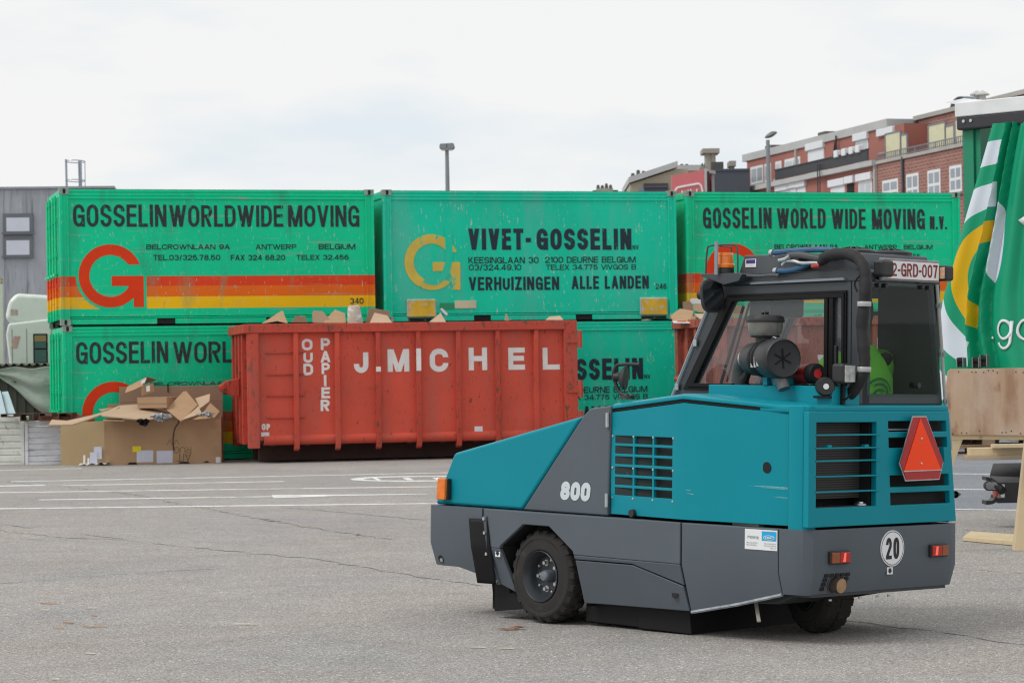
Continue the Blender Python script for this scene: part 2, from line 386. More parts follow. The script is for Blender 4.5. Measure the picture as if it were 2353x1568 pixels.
# ------------------------------------------------------------------ ground
def asphalt(name, base, agg=0.5):
    m = bpy.data.materials.new(name); m.use_nodes = True
    t = m.node_tree; b = t.nodes['Principled BSDF']; L = t.links.new
    tc = t.nodes.new('ShaderNodeTexCoord')
    def noise(s, d=3, r=0.6):
        n = t.nodes.new('ShaderNodeTexNoise'); n.inputs['Scale'].default_value = s; n.inputs['Detail'].default_value = d; n.inputs['Roughness'].default_value = r
        L(tc.outputs['Object'], n.inputs['Vector']); return n.outputs['Fac']
    def ramp(src, a, b_, lo, hi):
        r = t.nodes.new('ShaderNodeMapRange'); r.inputs[1].default_value = a; r.inputs[2].default_value = b_; r.inputs[3].default_value = lo; r.inputs[4].default_value = hi
        L(src, r.inputs[0]); return r.outputs[0]
    def mul(a, b_):
        n = t.nodes.new('ShaderNodeMath'); n.operation = 'MULTIPLY'; L(a, n.inputs[0]); L(b_, n.inputs[1]); return n.outputs[0]
    vo = t.nodes.new('ShaderNodeTexVoronoi'); vo.inputs['Scale'].default_value = 115
    L(tc.outputs['Object'], vo.inputs['Vector'])
    sep = t.nodes.new('ShaderNodeSeparateColor'); L(vo.outputs['Color'], sep.inputs[0])
    stone = mul(ramp(sep.outputs[0], 0.05, 0.95, 1 - agg, 1 + agg * .7), ramp(sep.outputs[1], 0.93, 0.96, 1.0, 1.9))   # every pebble its own tone, a few white ones
    fine = ramp(noise(150, 2), 0.3, 0.7, 0.8, 1.2)
    mid = ramp(noise(2.2, 6), 0.3, 0.7, 0.92, 1.08)
    big = ramp(noise(0.22, 5), 0.3, 0.7, 0.90, 1.08)
    k = mul(mul(stone, fine), mul(mid, big))
    hue = t.nodes.new('ShaderNodeMix'); hue.data_type = 'RGBA'
    hue.inputs[6].default_value = (base[0] * 1.025, base[1] * 0.995, base[2] * 0.975, 1); hue.inputs[7].default_value = (base[0] * 0.98, base[1], base[2] * 1.025, 1)
    L(ramp(noise(0.5, 4), 0.35, 0.65, 0, 1), hue.inputs[0])
    vm = t.nodes.new('ShaderNodeVectorMath'); vm.operation = 'SCALE'
    L(hue.outputs[2], vm.inputs[0]); L(k, vm.inputs['Scale'])
    # dark tar stains and oily patches with a shape of their own
    st = ramp(noise(0.9, 7, 0.7), 0.60, 0.76, 0, 0.34)
    mi = t.nodes.new('ShaderNodeMix'); mi.data_type = 'RGBA'
    L(st, mi.inputs[0]); L(vm.outputs[0], mi.inputs[6]); mi.inputs[7].default_value = (base[0] * .45, base[1] * .45, base[2] * .47, 1)
    L(mi.outputs[2], b.inputs['Base Color'])
    b.inputs['Roughness'].default_value = 0.88; b.inputs['Specular IOR Level'].default_value = 0.3
    bp = t.nodes.new('ShaderNodeBump'); bp.inputs['Strength'].default_value = 0.55; bp.inputs['Distance'].default_value = 0.006
    L(vo.outputs['Distance'], bp.inputs['Height']); L(bp.outputs[0], b.inputs['Normal'])
    return m
ASPH = asphalt('worn asphalt', (0.335, 0.317, 0.300), 0.42)
g = MB().grid(lambda a, b: ((a - .5) * 900, -40 + b * 900, 0), 6, 6).build('ground', ASPH)
g['kind'] = 'structure'
# bluish asphalt bay on the right, beyond the trestle
p0, p1 = gnd(2196, 1172), gnd(2352, 1176)
bay = MB().add([(p0.x - 2.4, p0.y + .35, .0012), (p1.x + 4, p1.y - .3, .0012), (p1.x + 12, 62, .0012), (2.2, 62, .0012)], [(0, 1, 2, 3)]).build('asphalt_bay', asphalt('bluish asphalt', (0.225, 0.24, 0.262), 0.35))
bay['kind'] = 'structure'

WHITE_LINE = pm('road paint', (0.78, 0.78, 0.76), 0.7, var=0.1, vs=2.5, marks=[((.3, .29, .28), 26, .57, .07, (1, 1, 1)), ((.42, .41, .4), 4, .54, .1, (1, 1, 1))])
K = 2352 / 3839                                     # the full-size picture in the units used here
def stripe(a, b, wd, z=.0024):
    A, B = gnd(a[0] * K, a[1] * K), gnd(b[0] * K, b[1] * K)
    d = (B - A).normalized(); n = Vector((-d.y, d.x, 0)) * wd / 2
    return [(p.x, p.y, z) for p in (A - n, B - n, B + n, A + n)]
LW = .21
for k, (pa, pb, wd) in enumerate([((-260, 1769), (307, 1755.5), LW), ((41, 1805), (1760, 1770), LW), ((-300, 1828), (168, 1818), .34), ((170, 1819.5), (228, 1819), .05),
            ((230, 1819.5), (1066, 1804), LW), ((-300, 1850), (1720, 1822.5), LW), ((147, 1873), (1021, 1861), LW),
            ((-300, 1910), (1760, 1885), LW), ((3300, 1771), (4100, 1783), .12), ((3300, 1829), (4100, 1840), .12), ((3300, 1905), (4100, 1915), .12)]):
    o = MB().add(stripe(pa, pb, wd), [(0, 1, 2, 3)]).build('painted_line', WHITE_LINE); o['kind'] = 'structure'
# tapering arrow stroke
q = [gnd(x * K, y * K) for x, y in ((1018, 1855), (1024, 1866.5), (1290, 1857.5), (1604, 1852), (1604, 1850.6), (1280, 1853.5))]
o = MB().add([(p.x, p.y, .0024) for p in q], [tuple(range(6))]).build('painted_arrow', WHITE_LINE); o['kind'] = 'structure'
# stretched oval with blocks inside
ov = MB()
def ovp(t, g_):   # outline in picture units of the oval: rounded left end, long to the right
    x = 1560 + 246 * cos(t) * (1 - g_ * .55 if cos(t) < 0 else 1); y = 1794 + 10.6 * sin(t) * (1 - g_)
    return gnd(x * K, (y - (x - 1560) * .0085) * K)
nO = 64
for j in range(nO):
    t0, t1 = 2 * pi * j / nO, 2 * pi * (j + 1) / nO
    g_ = .36
    ov.add([(p.x, p.y, .0024) for p in (ovp(t0, 0), ovp(t1, 0), ovp(t1, g_), ovp(t0, g_))], [(0, 1, 2, 3)])
for x0, x1 in ((1393, 1425), (1506, 1548), (1619, 1660)):
    ov.add([(p.x, p.y, .0032) for p in [gnd(x * K, y * K) for x, y in ((x0, 1791), (x0 + 22, 1800), (x1 + 6, 1799.5), (x1 - 14, 1790.5))]], [(0, 1, 2, 3)])
o = ov.build('painted_symbol', WHITE_LINE); o['kind'] = 'structure'
# cracks and tar joints
CRACK = pm('crack', (0.085, 0.082, 0.074), 0.95, var=.3, vs=9)
def crack(pts, wd=.022, jit=.03):
    P = [gnd(x * K, y * K) for x, y in pts]; out = []
    for a, b in zip(P[:-1], P[1:]):
        n = max(2, int((b - a).length / .12))
        out += [a.lerp(b, i / n) for i in range(n)]
    out.append(P[-1]); m = MB(); vs = []
    for i, p in enumerate(out):
        p = p + Vector((random.uniform(-jit, jit), random.uniform(-jit, jit) * 1.6, 0))
        e = wd * random.uniform(.1, 1.05)
        vs += [(p.x, p.y - e, .0018), (p.x, p.y + e, .0018)]
    m.add(vs, [(2 * i, 2 * i + 2, 2 * i + 3, 2 * i + 1) for i in range(len(out) - 1)])
    o = m.build('asphalt_crack', CRACK); o['kind'] = 'structure'
z_ = lambda L, ox=0, oy=1700, s=.548: [(ox + x * s, oy + y * s) for x, y in L]
crack(z_([(-60, 478), (75, 490), (200, 508), (240, 504)]), .03)
crack(z_([(-60, 512), (90, 540), (290, 558), (490, 575), (570, 578)]), .016)
crack(z_([(590, 552), (730, 570), (880, 592), (1070, 615), (1250, 635), (1400, 650), (1752, 685)]) + [(1180, 2095), (1500, 2150), (1800, 2195)], .024)
crack(z_([(30, 585), (300, 590), (480, 580), (700, 585), (880, 592)]), .011)
crack(z_([(0, 188), (230, 210), (450, 225), (700, 255), (950, 285), (1100, 320), (1250, 348), (1420, 380), (1560, 405), (1752, 440)]) + [(1100, 1966), (1223, 1986), (1330, 2002), (1460, 2022)], .03, .05)
crack(z_([(0, 887), (240, 868), (500, 848), (740, 828), (860, 822)]), .011)
crack(z_([(920, 815), (1120, 805), (1500, 785)]), .009)
crack([(1060, 1903), (1180, 1911), (1310, 1922), (1430, 1934), (1600, 1950)], .028)
crack([(3560, 1981), (3640, 1987), (3740, 1995), (3839, 2002)], .016)
crack([(3150, 2322), (3330, 2345), (3560, 2372), (3839, 2420)], .018)
crack([(3520, 2110), (3600, 2128), (3740, 2142), (3839, 2150)], .012)
crack([(2050, 1748), (1200, 1768), (900, 1760)], .02)

# ================================================================== shipping containers
CL, CD, CH = 6.058, 2.44, 2.59
ROW = Vector((at(231.3 * K, 860, 47.1).x, 47.1, 0))
RA = radians(15.8)
def cframe(s, z):
    return yawframe(ROW + Vector((cos(RA), sin(RA), 0)) * s + Vector((0, 0, z)), 15.8)
S2 = 6.236; S3 = 12.507
M1, M1L = cframe(0, 2.60), cframe(0.03, 0.005)
M2, M2L = cframe(S2, 2.60), cframe(S2 + .2, 0.005)
M3, M3L = cframe(S3, 2.60), cframe(S3 + .05, 0.005)
def zl(M, u, v):
    return on(M, u, v, 1, 0).z
B0, B1, B2, B3 = [zl(M1, 600, v) for v in (632.5, 655, 679.5, 706)]
RED, ORA, YEL = (0.70, 0.055, 0.012), (0.76, 0.14, 0.008), (0.84, 0.49, 0.002)
SCUFF = [((.46, .54, .49), 26, .635, .05, (1.3, 1, .3)), ((.50, .48, .44), 60, .69, .03, (1, 1, 1)), ((.03, .30, .18), 2.2, .56, .25, (1, 1, .25)),
         ((.30, .26, .22), 9, .67, .05, (1, 1, .18)), ((.30, .33, .29), 3.0, .60, .10, (.25, 1, 6))]
GRN_A = pm('green container paint', (0.000, 0.60, 0.30), .5, var=.07, vs=.8, marks=SCUFF, spec=.22)
GRN_S = pm('green container paint with stripes', (0.000, 0.60, 0.30), .5, var=.07, vs=.8, marks=SCUFF, spec=.22,
           bands=[(B3, B2, YEL), (B2, B1, ORA), (B1, B0, RED)])
SCUFF2 = [((.52, .54, .48), 20, .63, .05, (1.3, 1, .3)), ((.50, .45, .40), 42, .68, .04, (1, 1, 1)), ((.10, .48, .38), 1.3, .5, .25, (1, 1, .2)), ((.45, .38, .33), 7, .7, .04, (1, 1, 3))]
GRN_B = pm('bluish green container paint', (0.004, 0.60, 0.39), .5, var=.09, vs=.7, marks=SCUFF2, spec=.22)
STEEL = pm('chipped grey casting', (0.26, 0.33, 0.29), .6, .2, var=.25, vs=9, marks=[((.01, .40, .20), 6, .55, .1, (1, 1, 1))])
BLACKV = pm('black void', (0.006, 0.006, 0.007), .8, var=0)
DKGRN = pm('dark rubber seal', (0.02, 0.025, 0.022), .7)
def ink(name, col, under, thr=.63, sc=16):
    return pm(name, col, .6, var=.15, vs=3, spec=.2, marks=[(under, sc, thr, .04, (1.6, 1, .5)), (under, 60, .7, .03, (1, 1, 1))])
INK_A = ink('dark lettering on green', (0.030, 0.040, 0.046), (0.01, .48, .24))
INK_C = pm('dark small lettering', (0.022, 0.030, 0.034), .6, var=.1, spec=.2)
INK_B = ink('worn dark lettering', (0.022, 0.038, 0.055), (0.02, .50, .33), .645, 14)
GRED = pm('red emblem paint', (0.70, 0.046, 0.006), .5, spec=.2, var=.08, marks=[((.55, .3, .25), 30, .68, .04, (1, 1, .3))])
GYEL = pm('worn yellow emblem paint', (0.62, 0.46, 0.06), .5, var=.12, marks=[((.008, .52, .335), 3.2, .585, .03, (1, 1, .6)), ((.4, .4, .3), 20, .66, .05, (1, 1, .3))])
def make_container(name, label, M, mat, doors=False):
    t = thing(name, label, 'container', M, 'green removal containers')
    P = .17
    MB().box((P, .022, .165), (CL - P, .06, 2.385)).build('side_panel', mat, t)
    pr = [(.012, 2.385), (0, 2.39), (0, 2.437), (.014, 2.443), (.014, 2.450), (0, 2.456), (0, 2.502), (.014, 2.508), (.014, 2.515), (0, 2.521), (0, 2.562), (.02, 2.568), (.07, 2.568), (.07, 2.385)]
    MB().prism(pr, 0, P, CL - P).build('top_rail', mat, t)
    pk = [(1.80, 2.17), (3.90, 4.27)]
    xs = [P, pk[0][0], pk[0][1], pk[1][0], pk[1][1], CL - P]
    rb = MB()
    for i in (0, 2, 4):
        rb.box((xs[i], .004, .015), (xs[i + 1], .06, .118))
    rb.box((P, .0, .124), (CL - P, .06, .150))
    for a in xs[1:-1]:
        rb.box((a - .012, -.001, .014), (a + .012, .062, .120))
    rb.build('bottom_rail', mat, t, .18)
    rv = MB()
    for i in (0, 2, 4):
        n = int((xs[i + 1] - xs[i]) / .28)
        for k in range(1, n):
            x = xs[i] + (xs[i + 1] - xs[i]) * k / n
            for z in (.04, .10):
                rv.box((x - .009, -.001, z - .009), (x + .009, .004, z + .009))
    rv.build('rivet_row', STEEL, t)
    for a, b in pk:
        MB().box((a, .03, .016), (b, .9, .122)).build('fork_pocket', BLACKV, t)
    for x in (0, CL - P):
        for y in (0, CD - .1):
            pp = MB().box((x, y, .10), (x + P, y + .1, CH - .1))
            if y == 0:      # raised outer flange and a recessed channel as on the real post
                pp.box((x + (.0 if x == 0 else P - .055), -.022, .12), (x + (.055 if x == 0 else P), 0.002, CH - .12))
                pp.box((x + (P - .03 if x == 0 else 0), -.016, .12), (x + (P if x == 0 else .03), 0.002, CH - .12))
            pp.build('corner_post', mat, t, .006)
    for x in (0, CL - .178):
        for y in (0, CD - .16):
            for z in (0, CH - .118):
                c = MB().box((x - .004, y - .026, z), (x + .182, y + .16, z + .118)).build('corner_casting', STEEL, t, .008)
                MB().prism([(x + .089 + .028 * cos(a), z + .06 + (.022 if sin(a) > 0 else -.022) + .028 * sin(a)) for a in [2 * pi * (i + .5) / 16 for i in range(16)]], 1, y - .0275, y - .02).build('casting_hole', BLACKV, c)
    MB().box((.05, .04, CH - .035), (CL - .05, CD - .04, CH - .012)).build('roof', DKGRN, t)
    MB().box((.05, CD - .06, -.0), (CL - .05, CD - .02, CH + .003)).build('back_panel', mat, t)
    MB().box((.1, .05, .05), (CL - .1, CD - .07, .12)).build('floor_frame', DKGRN, t)
    MB().box((CL - .05, .1, .1), (CL - .02, CD - .1, CH - .1)).build('end_panel', mat, t)
    MB().box((.012, .1, CH - .16), (.1, CD - .1, CH - .02)).build('end_header', mat, t, .005)
    if doors:
        for k in range(2):
            y0 = .12 + k * 1.11
            d = MB().box((.02, y0, .12), (.06, y0 + 1.09, CH - .16))
            for j in range(5):
                d.box((-.005, y0 + .08 + j * .2, .2), (.02, y0 + .17 + j * .2, CH - .24))
            dd = d.build('door', mat, t, .005)
            for j in (0, 1):
                yy = y0 + .3 + j * .5
                b = MB().tube([(-.04, yy, .1), (-.04, yy, CH - .12)], .022, 8)
                for z in (.15, .75, 1.35, 2.0, CH - .2):
                    b.box((-.055, yy - .05, z - .04), (.0, yy + .05, z + .04))
                b.box((-.07, yy - .02, .95), (-.03, yy + .33, 1.0))
                b.build('lock_bar', mat, dd)
    else:
        MB().box((.03, .1, .1), (.06, CD - .1, CH - .16)).build('end_panel', mat, t)
    return t
def art(t, M, text, u0, v0, u1, v1, mat, T=.17, y=.0185, gap=.55):
    a = on(M, u0, v1, 1, y); b = on(M, u1, v0, 1, y)
    return word_xz(text, a.x, a.z, b.x, b.z, y, mat, t, T, 0, 'lettering', gap)
def emblem(t, cx, cz, R, mat, gap=None, y=.016):
    k = R / 243.0
    def arc(r, a0, a1, n):
        return [(cx + k * r * cos(a0 + (a1 - a0) * i / n), cz + k * r * sin(a0 + (a1 - a0) * i / n)) for i in range(n + 1)]
    d = lambda x, y_: (cx + k * x, cz - k * y_)
    if gap:
        g_ = arc(264, radians(90), radians(263), 36) + [d(-30, 270)] * 0 + [d(276, 262), d(276, -21)] + arc(264, radians(15), radians(90), 12)[:-1]
        MB().add([(a, y + .0025, b) for a, b in g_], [tuple(range(len(g_)))]).build('emblem_ground', gap, t)
    P = arc(243, radians(21), radians(316), 60) + [d(175, 242), d(255, 242), d(255, 0), d(8, 0), d(8, 78), d(145, 78)] + arc(161, radians(-29), radians(-327), 60)
    MB().add([(a, y - .001, b) for a, b in P], [tuple(range(len(P)))]).build('emblem', mat, t)

def gosselin(t, M, words, dx=0.0):
    for (tx, u0, v0, u1, v1, bd) in words:
        art(t, M, tx, u0, v0, u1, v1, INK_A if bd < .18 else INK_C, bd)
    c = on(M1, 254, 633.5, 1, 0)
    e = on(M1, 254, 561, 1, 0)
    emblem(t, c.x + dx, c.z, e.z - c.z, GRED, GRN_A)
BD = .150
t1 = make_container('shipping_container', 'upper green container lettered WORLDWIDE MOVING, red and yellow stripes, leftmost stack', M1, GRN_S, True)
gosselin(t1, M1, [('GOSSELIN', 168, 470, 382, 521, BD), ('WORLDWIDE', 389, 472, 650, 521, BD), ('MOVING', 662, 472, 825, 521, BD),
                  ('BELCROWNLAAN 9A', 336, 561, 528, 573, .18), ('ANTWERP', 587, 561, 681, 573, .18), ('BELGIUM', 732, 560, 816, 573, .18),
                  ('TEL.03/325.78.50', 352, 585, 506, 598, .18), ('FAX 324 68.20', 530, 585, 655, 598, .18), ('TELEX 32.456', 681, 585, 801, 597, .18)])
art(t1, M1, '340', 804, 684, 835, 698, INK_A, .17)
t1l = make_container('shipping_container', 'lower left green container, half hidden by the cardboard heap and red skip', M1L, GRN_S, True)
gosselin(t1l, M1L, [('GOSSELIN', 175, 783, 386, 836, BD), ('WORLD', 398, 783, 566, 834, BD), ('WIDE MOVING', 582, 783, 850, 832, BD),
                    ('BELCROWNLAAN 9A', 345, 874, 565, 886, .18), ('TEL.03/325.78.50', 375, 896, 536, 908, .18)])
t2 = make_container('shipping_container', 'upper bluish-green container lettered VERHUIZINGEN with a worn yellow emblem', M2, GRN_B)
VIV = [('VIVET-', 1076, 525, 1219, 574, .21), ('GOSSELIN', 1233, 525, 1450, 574, .21), ('NV', 1453, 563, 1467, 573, .18), ('KEESINGLAAN 30', 1076, 590, 1237, 605, .165), ('2100 DEURNE BELGIUM', 1252, 589, 1460, 604, .165),
       ('03/324.49.10', 1077, 607, 1197, 621, .165), ('TELEX 34.775 VIVGOS B', 1254, 607, 1461, 620, .165), ('VERHUIZINGEN', 1077, 635, 1284, 667, .19), ('ALLE LANDEN', 1313, 633, 1490, 664, .19), ('246', 1506, 651, 1531, 664, .17)]
for a in VIV:
    art(t2, M2, a[0], *a[1:5], INK_C if a[5] < .18 else INK_B, a[5])
c = on(M2, 992, 602, 1, 0); e = on(M2, 992, 538, 1, 0)
emblem(t2, c.x, c.z, e.z - c.z, GYEL)
pth_ = smooth_path([(on(M2, u, v, 1, 0).x, 0, on(M2, u, v, 1, 0).z) for u, v in ((1030, 520), (1031, 560), (1031, 598), (1022, 628), (1000, 646), (975, 640))], 5)
vs_ = []
for i, p in enumerate(pth_):
    d = (pth_[min(i + 1, len(pth_) - 1)] - pth_[max(i - 1, 0)]).normalized(); n_ = Vector((-d.z, 0, d.x)) * .075
    vs_ += [(p.x + n_.x, .0125, p.z + n_.z), (p.x - n_.x, .0125, p.z - n_.z)]
MB().add(vs_, [(2 * i, 2 * i + 1, 2 * i + 3, 2 * i + 2) for i in range(len(pth_) - 1)]).build('overpainted_stroke', GRN_B, t2)
YPL = pm('scratched yellow plate', (0.68, 0.42, 0.02), .6, var=.2, marks=[((.5, .5, .48), 9, .56, .06, (1, 1, 1)), ((.3, .3, .3), 30, .68, .04, (1, 1, 1))])
GREYF = pm('grey plate edge', (.42, .46, .42), .7, .2, var=.2)
for k, (u0, v0, u1, v1) in enumerate(((938, 690, 998, 727), (1473, 686, 1530, 722))):
    a, b = on(M2, u0, v1, 1, 0), on(M2, u1, v0, 1, 0)
    f = MB().box((a.x - .03, -.03, a.z - .02), (b.x + .03, .03, b.z + .03)).build('yellow_plate', GREYF, t2, .18)
    MB().box((a.x, -.036, a.z), (b.x, -.028, b.z)).build('plate_face', YPL, f)
    MB().box((a.x, .0, .02), (b.x, .02, a.z - .03)).build('plate_recess', BLACKV, t2)
a, b = on(M2, 1045, 708, 1, 0), on(M2, 1094, 690, 1, 0)
f = MB().box((a.x, .008, a.z), (b.x, .022, b.z)).build('number_plate', pm('cream plate', (.62, .55, .38), .6, var=.1), t2)
MB().box((a.x - .75 * .4, .014, a.z - .02), (a.x - .01, .022, b.z - .04)).build('paint_patch', pm('darker green patch', (.01, .27, .12), .5), t2)
t2l = make_container('shipping_container', 'lower bluish-green container seen between the red skip and the sweeper', M2L, GRN_B)
for a in VIV:
    p, q = on(M2, a[1], a[4], 1, .0185), on(M2, a[3], a[2], 1, .0185)
    word_xz(a[0], p.x, p.z, q.x, q.z, .0185, INK_B, t2l, a[5])
t3 = make_container('shipping_container', 'upper green container lettered WORLD WIDE MOVING N.V., right of the row', M3, GRN_S)
gosselin(t3, M3, [('GOSSELIN', 1615, 477, 1772, 525, BD), ('WORLD', 1785, 479, 1896, 525, BD), ('WIDE', 1910, 480, 1988, 526, BD), ('MOVING', 2003, 480, 2124, 527, BD), ('N.V.', 2136, 497, 2175, 527, .17),
                  ('BELCROWNLAAN 9A', 1779, 561, 1925, 573, .18), ('ANTWERP', 1985, 562, 2060, 573, .18), ('BELGIUM', 2076, 562, 2142, 573, .18),
                  ('TEL.03/325.78.50', 1795, 583, 1920, 595, .18), ('TELEX 32.456', 2020, 583, 2113, 594, .18)], .06)
t3l = make_container('shipping_container', 'lower green container behind the brown skip and the sweeper cab', M3L, GRN_S)

# ================================================================== skips
def rusty(name, col, rust, thr=.60):
    return pm(name, col, .62, var=.10, vs=1.2, marks=[(rust, 11, thr + .015, .05, (1, 1, .45)), ((.14, .05, .035), 16, thr + .045, .03, (3.5, 1, .35)), ((.10, .045, .03), 30, thr + .07, .04, (1, 1, .5)), ((col[0] * .75, col[1] * 1.3, col[2] * 1.6), 2.0, .5, .3, (1, 1, .3))], bump=.15, bs=30, rv=.1, spec=.25)
SKR = rusty('red skip paint', (0.58, 0.082, 0.050), (.20, .055, .035))
SKRIM = rusty('rusty red rim', (0.50, 0.068, 0.043), (.16, .07, .045), .555)
SKB = rusty('brown skip paint', (0.36, 0.10, 0.065), (.16, .06, .04), .58)
SKBRIM = rusty('rusty brown rim', (0.44, 0.10, 0.065), (.15, .07, .05), .53)
DARKRUST = pm('dark rusty underframe', (0.05, 0.022, 0.018), .85, var=.3, vs=5)
WLET = pm('chalky white lettering', (0.72, 0.69, 0.67), .7, var=.08, marks=[((.45, .22, .14), 14, .66, .05, (1, 1, .5))])
SL, SD, SH = 6.18, 2.35, 2.53
def make_skip(label, M, body, rim):
    t = thing('waste_skip', label, 'skip', M, 'open-topped skips')
    # walls
    MB().box((.10, .09, .42), (SL - .08, .14, 2.40)).build('side_wall', body, t)
    MB().box((.10, SD - .14, .42), (SL - .08, SD - .09, 2.40)).build('side_wall', body, t)
    MB().box((.09, .10, .36), (.14, SD - .10, 2.40)).build('end_wall', body, t)
    MB().box((SL - .10, .12, .30), (SL - .05, SD - .12, 2.45)).build('end_door', body, t)
    MB().box((.1, .1, .36), (SL - .08, SD - .1, .42)).build('floor_plate', DARKRUST, t)
    r_ = MB()
    r_.box((-.02, -.03, SH - .165), (SL - .28, .12, SH)); r_.box((-.02, SD - .12, SH - .165), (SL - .28, SD + .03, SH))
    r_.box((-.10, -.02, SH - .167), (.10, SD + .02, SH - .002))
    r_.build('top_rim', rim, t, .015)
    for y0 in (-.012, SD - .13):
        MB().box((SL - .30, y0, .28), (SL - .04, y0 + .142, SH + .005)).build('door_post', rim, t, .012)
    for z in (SH - .42, SH - 1.35, .62):
        h = MB().box((SL - .25, -.035, z), (SL + .02, .03, z + .13)).cyl((SL + .01, -.01, z - .09), (SL + .01, -.01, z + .23), .045, 10)
        h.build('hinge', rim, t, .006)
    # corner post on the left end, folded plate
    MB().prism([(-.04, .02), (.03, -.02), (.18, -.02), (.18, .10), (.10, .12), (-.02, .14)], 2, .28, SH - .165).build('corner_post', rim, t, .01)
    MB().box((-.04, SD - .14, .28), (.12, SD + .02, SH - .165)).build('corner_post', rim, t, .01)
    for y in (.62, 1.12, 1.62):
        MB().box((-.06, y - .06, .34), (.10, y + .06, SH - .165)).build('end_rib', rim, t, .01)
    # lower rounded sill
    MB().tube([(.26, .16, .43), (SL - .3, .16, .43)], .105, 12).build('sill', body, t)
    xs = [1.17, 1.83, 2.48, 3.13, 3.77, 4.40, 5.02]
    xs = [x + .0 for x in RIBX]
    for x in xs:
        MB().prism([(-.005, SH - .165), (.10, SH - .165), (.10, .36), (.20, .24), (.13, .215), (.035, .25), (-.005, .36)], 0, x - .045, x + .045).build('rib', rim if random.random() < .5 else body, t, .01)
    for y in (.72, SD - .90):
        MB().box((.25, y, .03), (SL - .2, y + .18, .36)).build('skid', DARKRUST, t, .01)
        MB().cyl((SL - .35, y - .06, .13), (SL - .35, y + .24, .13), .13, 16).build('roller', DARKRUST, t)
    for k in range(9):
        MB().box((.4 + k * .63, .2, .30), (.5 + k * .63, SD - .2, .36)).build('cross_beam', DARKRUST, t)
    # hook at the left end
    hk = MB().prism([(-.42, 1.42), (-.30, 1.50), (-.06, 1.56), (-.06, 1.22), (-.22, 1.24), (-.38, 1.32)], 1, 1.02, 1.10)
    hk.prism([(-.42, 1.42), (-.30, 1.50), (-.06, 1.56), (-.06, 1.22), (-.22, 1.24), (-.38, 1.32)], 1, 1.26, 1.34)
    hk.tube([(-.36, .98, 1.40), (-.36, 1.38, 1.40)], .05, 10)
    hk.build('lifting_hook', rim, t, .01)
    for z in RUNGZ:
        MB().bar((.32, .075, z), (1.02, .075, z), .03, .022).build('rung', rim, t, .005)
    return t
a0 = at(931 * K, 1215.8 * K, 45.3)
MS = yawframe((a0.x, a0.y, 0), 13)
zz = lambda x, y: ((840 + x * .578) * K, (1160 + y * .578) * K)
RIBX = [on(MS, *zz(x, 300), 1, 0).x for x in (467, 735, 1000, 1262, 1521, 1776, 2026)]
RUNGZ = [on(MS, *zz(320, y), 1, .06).z for y in (282, 422, 560, 703)]
sk = make_skip('red skip lettered OUD PAPIER in front of the green containers', MS, SKR, SKRIM)
def sk_art(tx, x0, y0, x1, y1, mat=WLET, y=.086, bold=.23):
    a, b = on(MS, *zz(x0, y1), 1, y), on(MS, *zz(x1, y0), 1, y)
    word_xz(tx, a.x, a.z, b.x, b.z, y, mat, sk, bold)
for tx, x0, y0, x1, y1 in (('O', 505, 190, 573, 265), ('U', 515, 272, 575, 346), ('D', 515, 350, 577, 426), ('P', 628, 185, 687, 262), ('A', 626, 268, 690, 342), ('P', 633, 345, 686, 418),
                           ('I', 648, 424, 665, 497), ('E', 632, 503, 687, 576), ('R', 627, 583, 685, 658), ('J', 843, 260, 935, 412), ('M', 1062, 256, 1200, 404), ('C', 1335, 252, 1453, 405),
                           ('H', 1588, 246, 1705, 394), ('E', 1845, 246, 1950, 391), ('L', 2068, 246, 2176, 390)):
    sk_art(tx, x0, y0, x1, y1)
for x0, y0, x1, y1 in ((1250, 252, 1280, 397), (990, 370, 1016, 402)):
    a, b = on(MS, *zz(x0, y1), 1, -.006), on(MS, *zz(x1, y0), 1, -.006)
    x_ = min(RIBX, key=lambda q: abs(q - (a.x + b.x) / 2))
    MB().box((x_ - .0445, -.008, a.z), (x_ + .0445, -.0055, b.z)).build('lettering', WLET, sk)
sk_art('OP', 245, 740, 298, 782, bold=.24)
STK = pm('white sticker', (.66, .68, .72), .5, var=.1, marks=[((.25, .27, .3), 60, .58, .05, (1, 1, 3))])
for x0, y0, x1, y1, yy in ((240, 795, 293, 823, .084), (1625, 757, 1677, 793, .084)):
    a, b = on(MS, *zz(x0, y1), 1, yy), on(MS, *zz(x1, y0), 1, yy)
    MB().box((a.x, yy, a.z), (b.x, yy + .008, b.z)).build('sticker', STK, sk)
a0 = at(2690 * K, 1205 * K, 46.2)
MS2 = yawframe((a0.x, a0.y, 0), 15)
sk2 = make_skip('brown skip heaped with cardboard behind the sweeper cab', MS2, SKB, SKBRIM)
for tx, x0, x1 in (('J', 2.0, 2.35), ('M', 2.55, 3.0), ('I', 3.2, 3.28), ('C', 3.45, 3.85)):
    word_xz(tx, x0, 1.62, x1, 2.12, .086, WLET, sk2, .23)

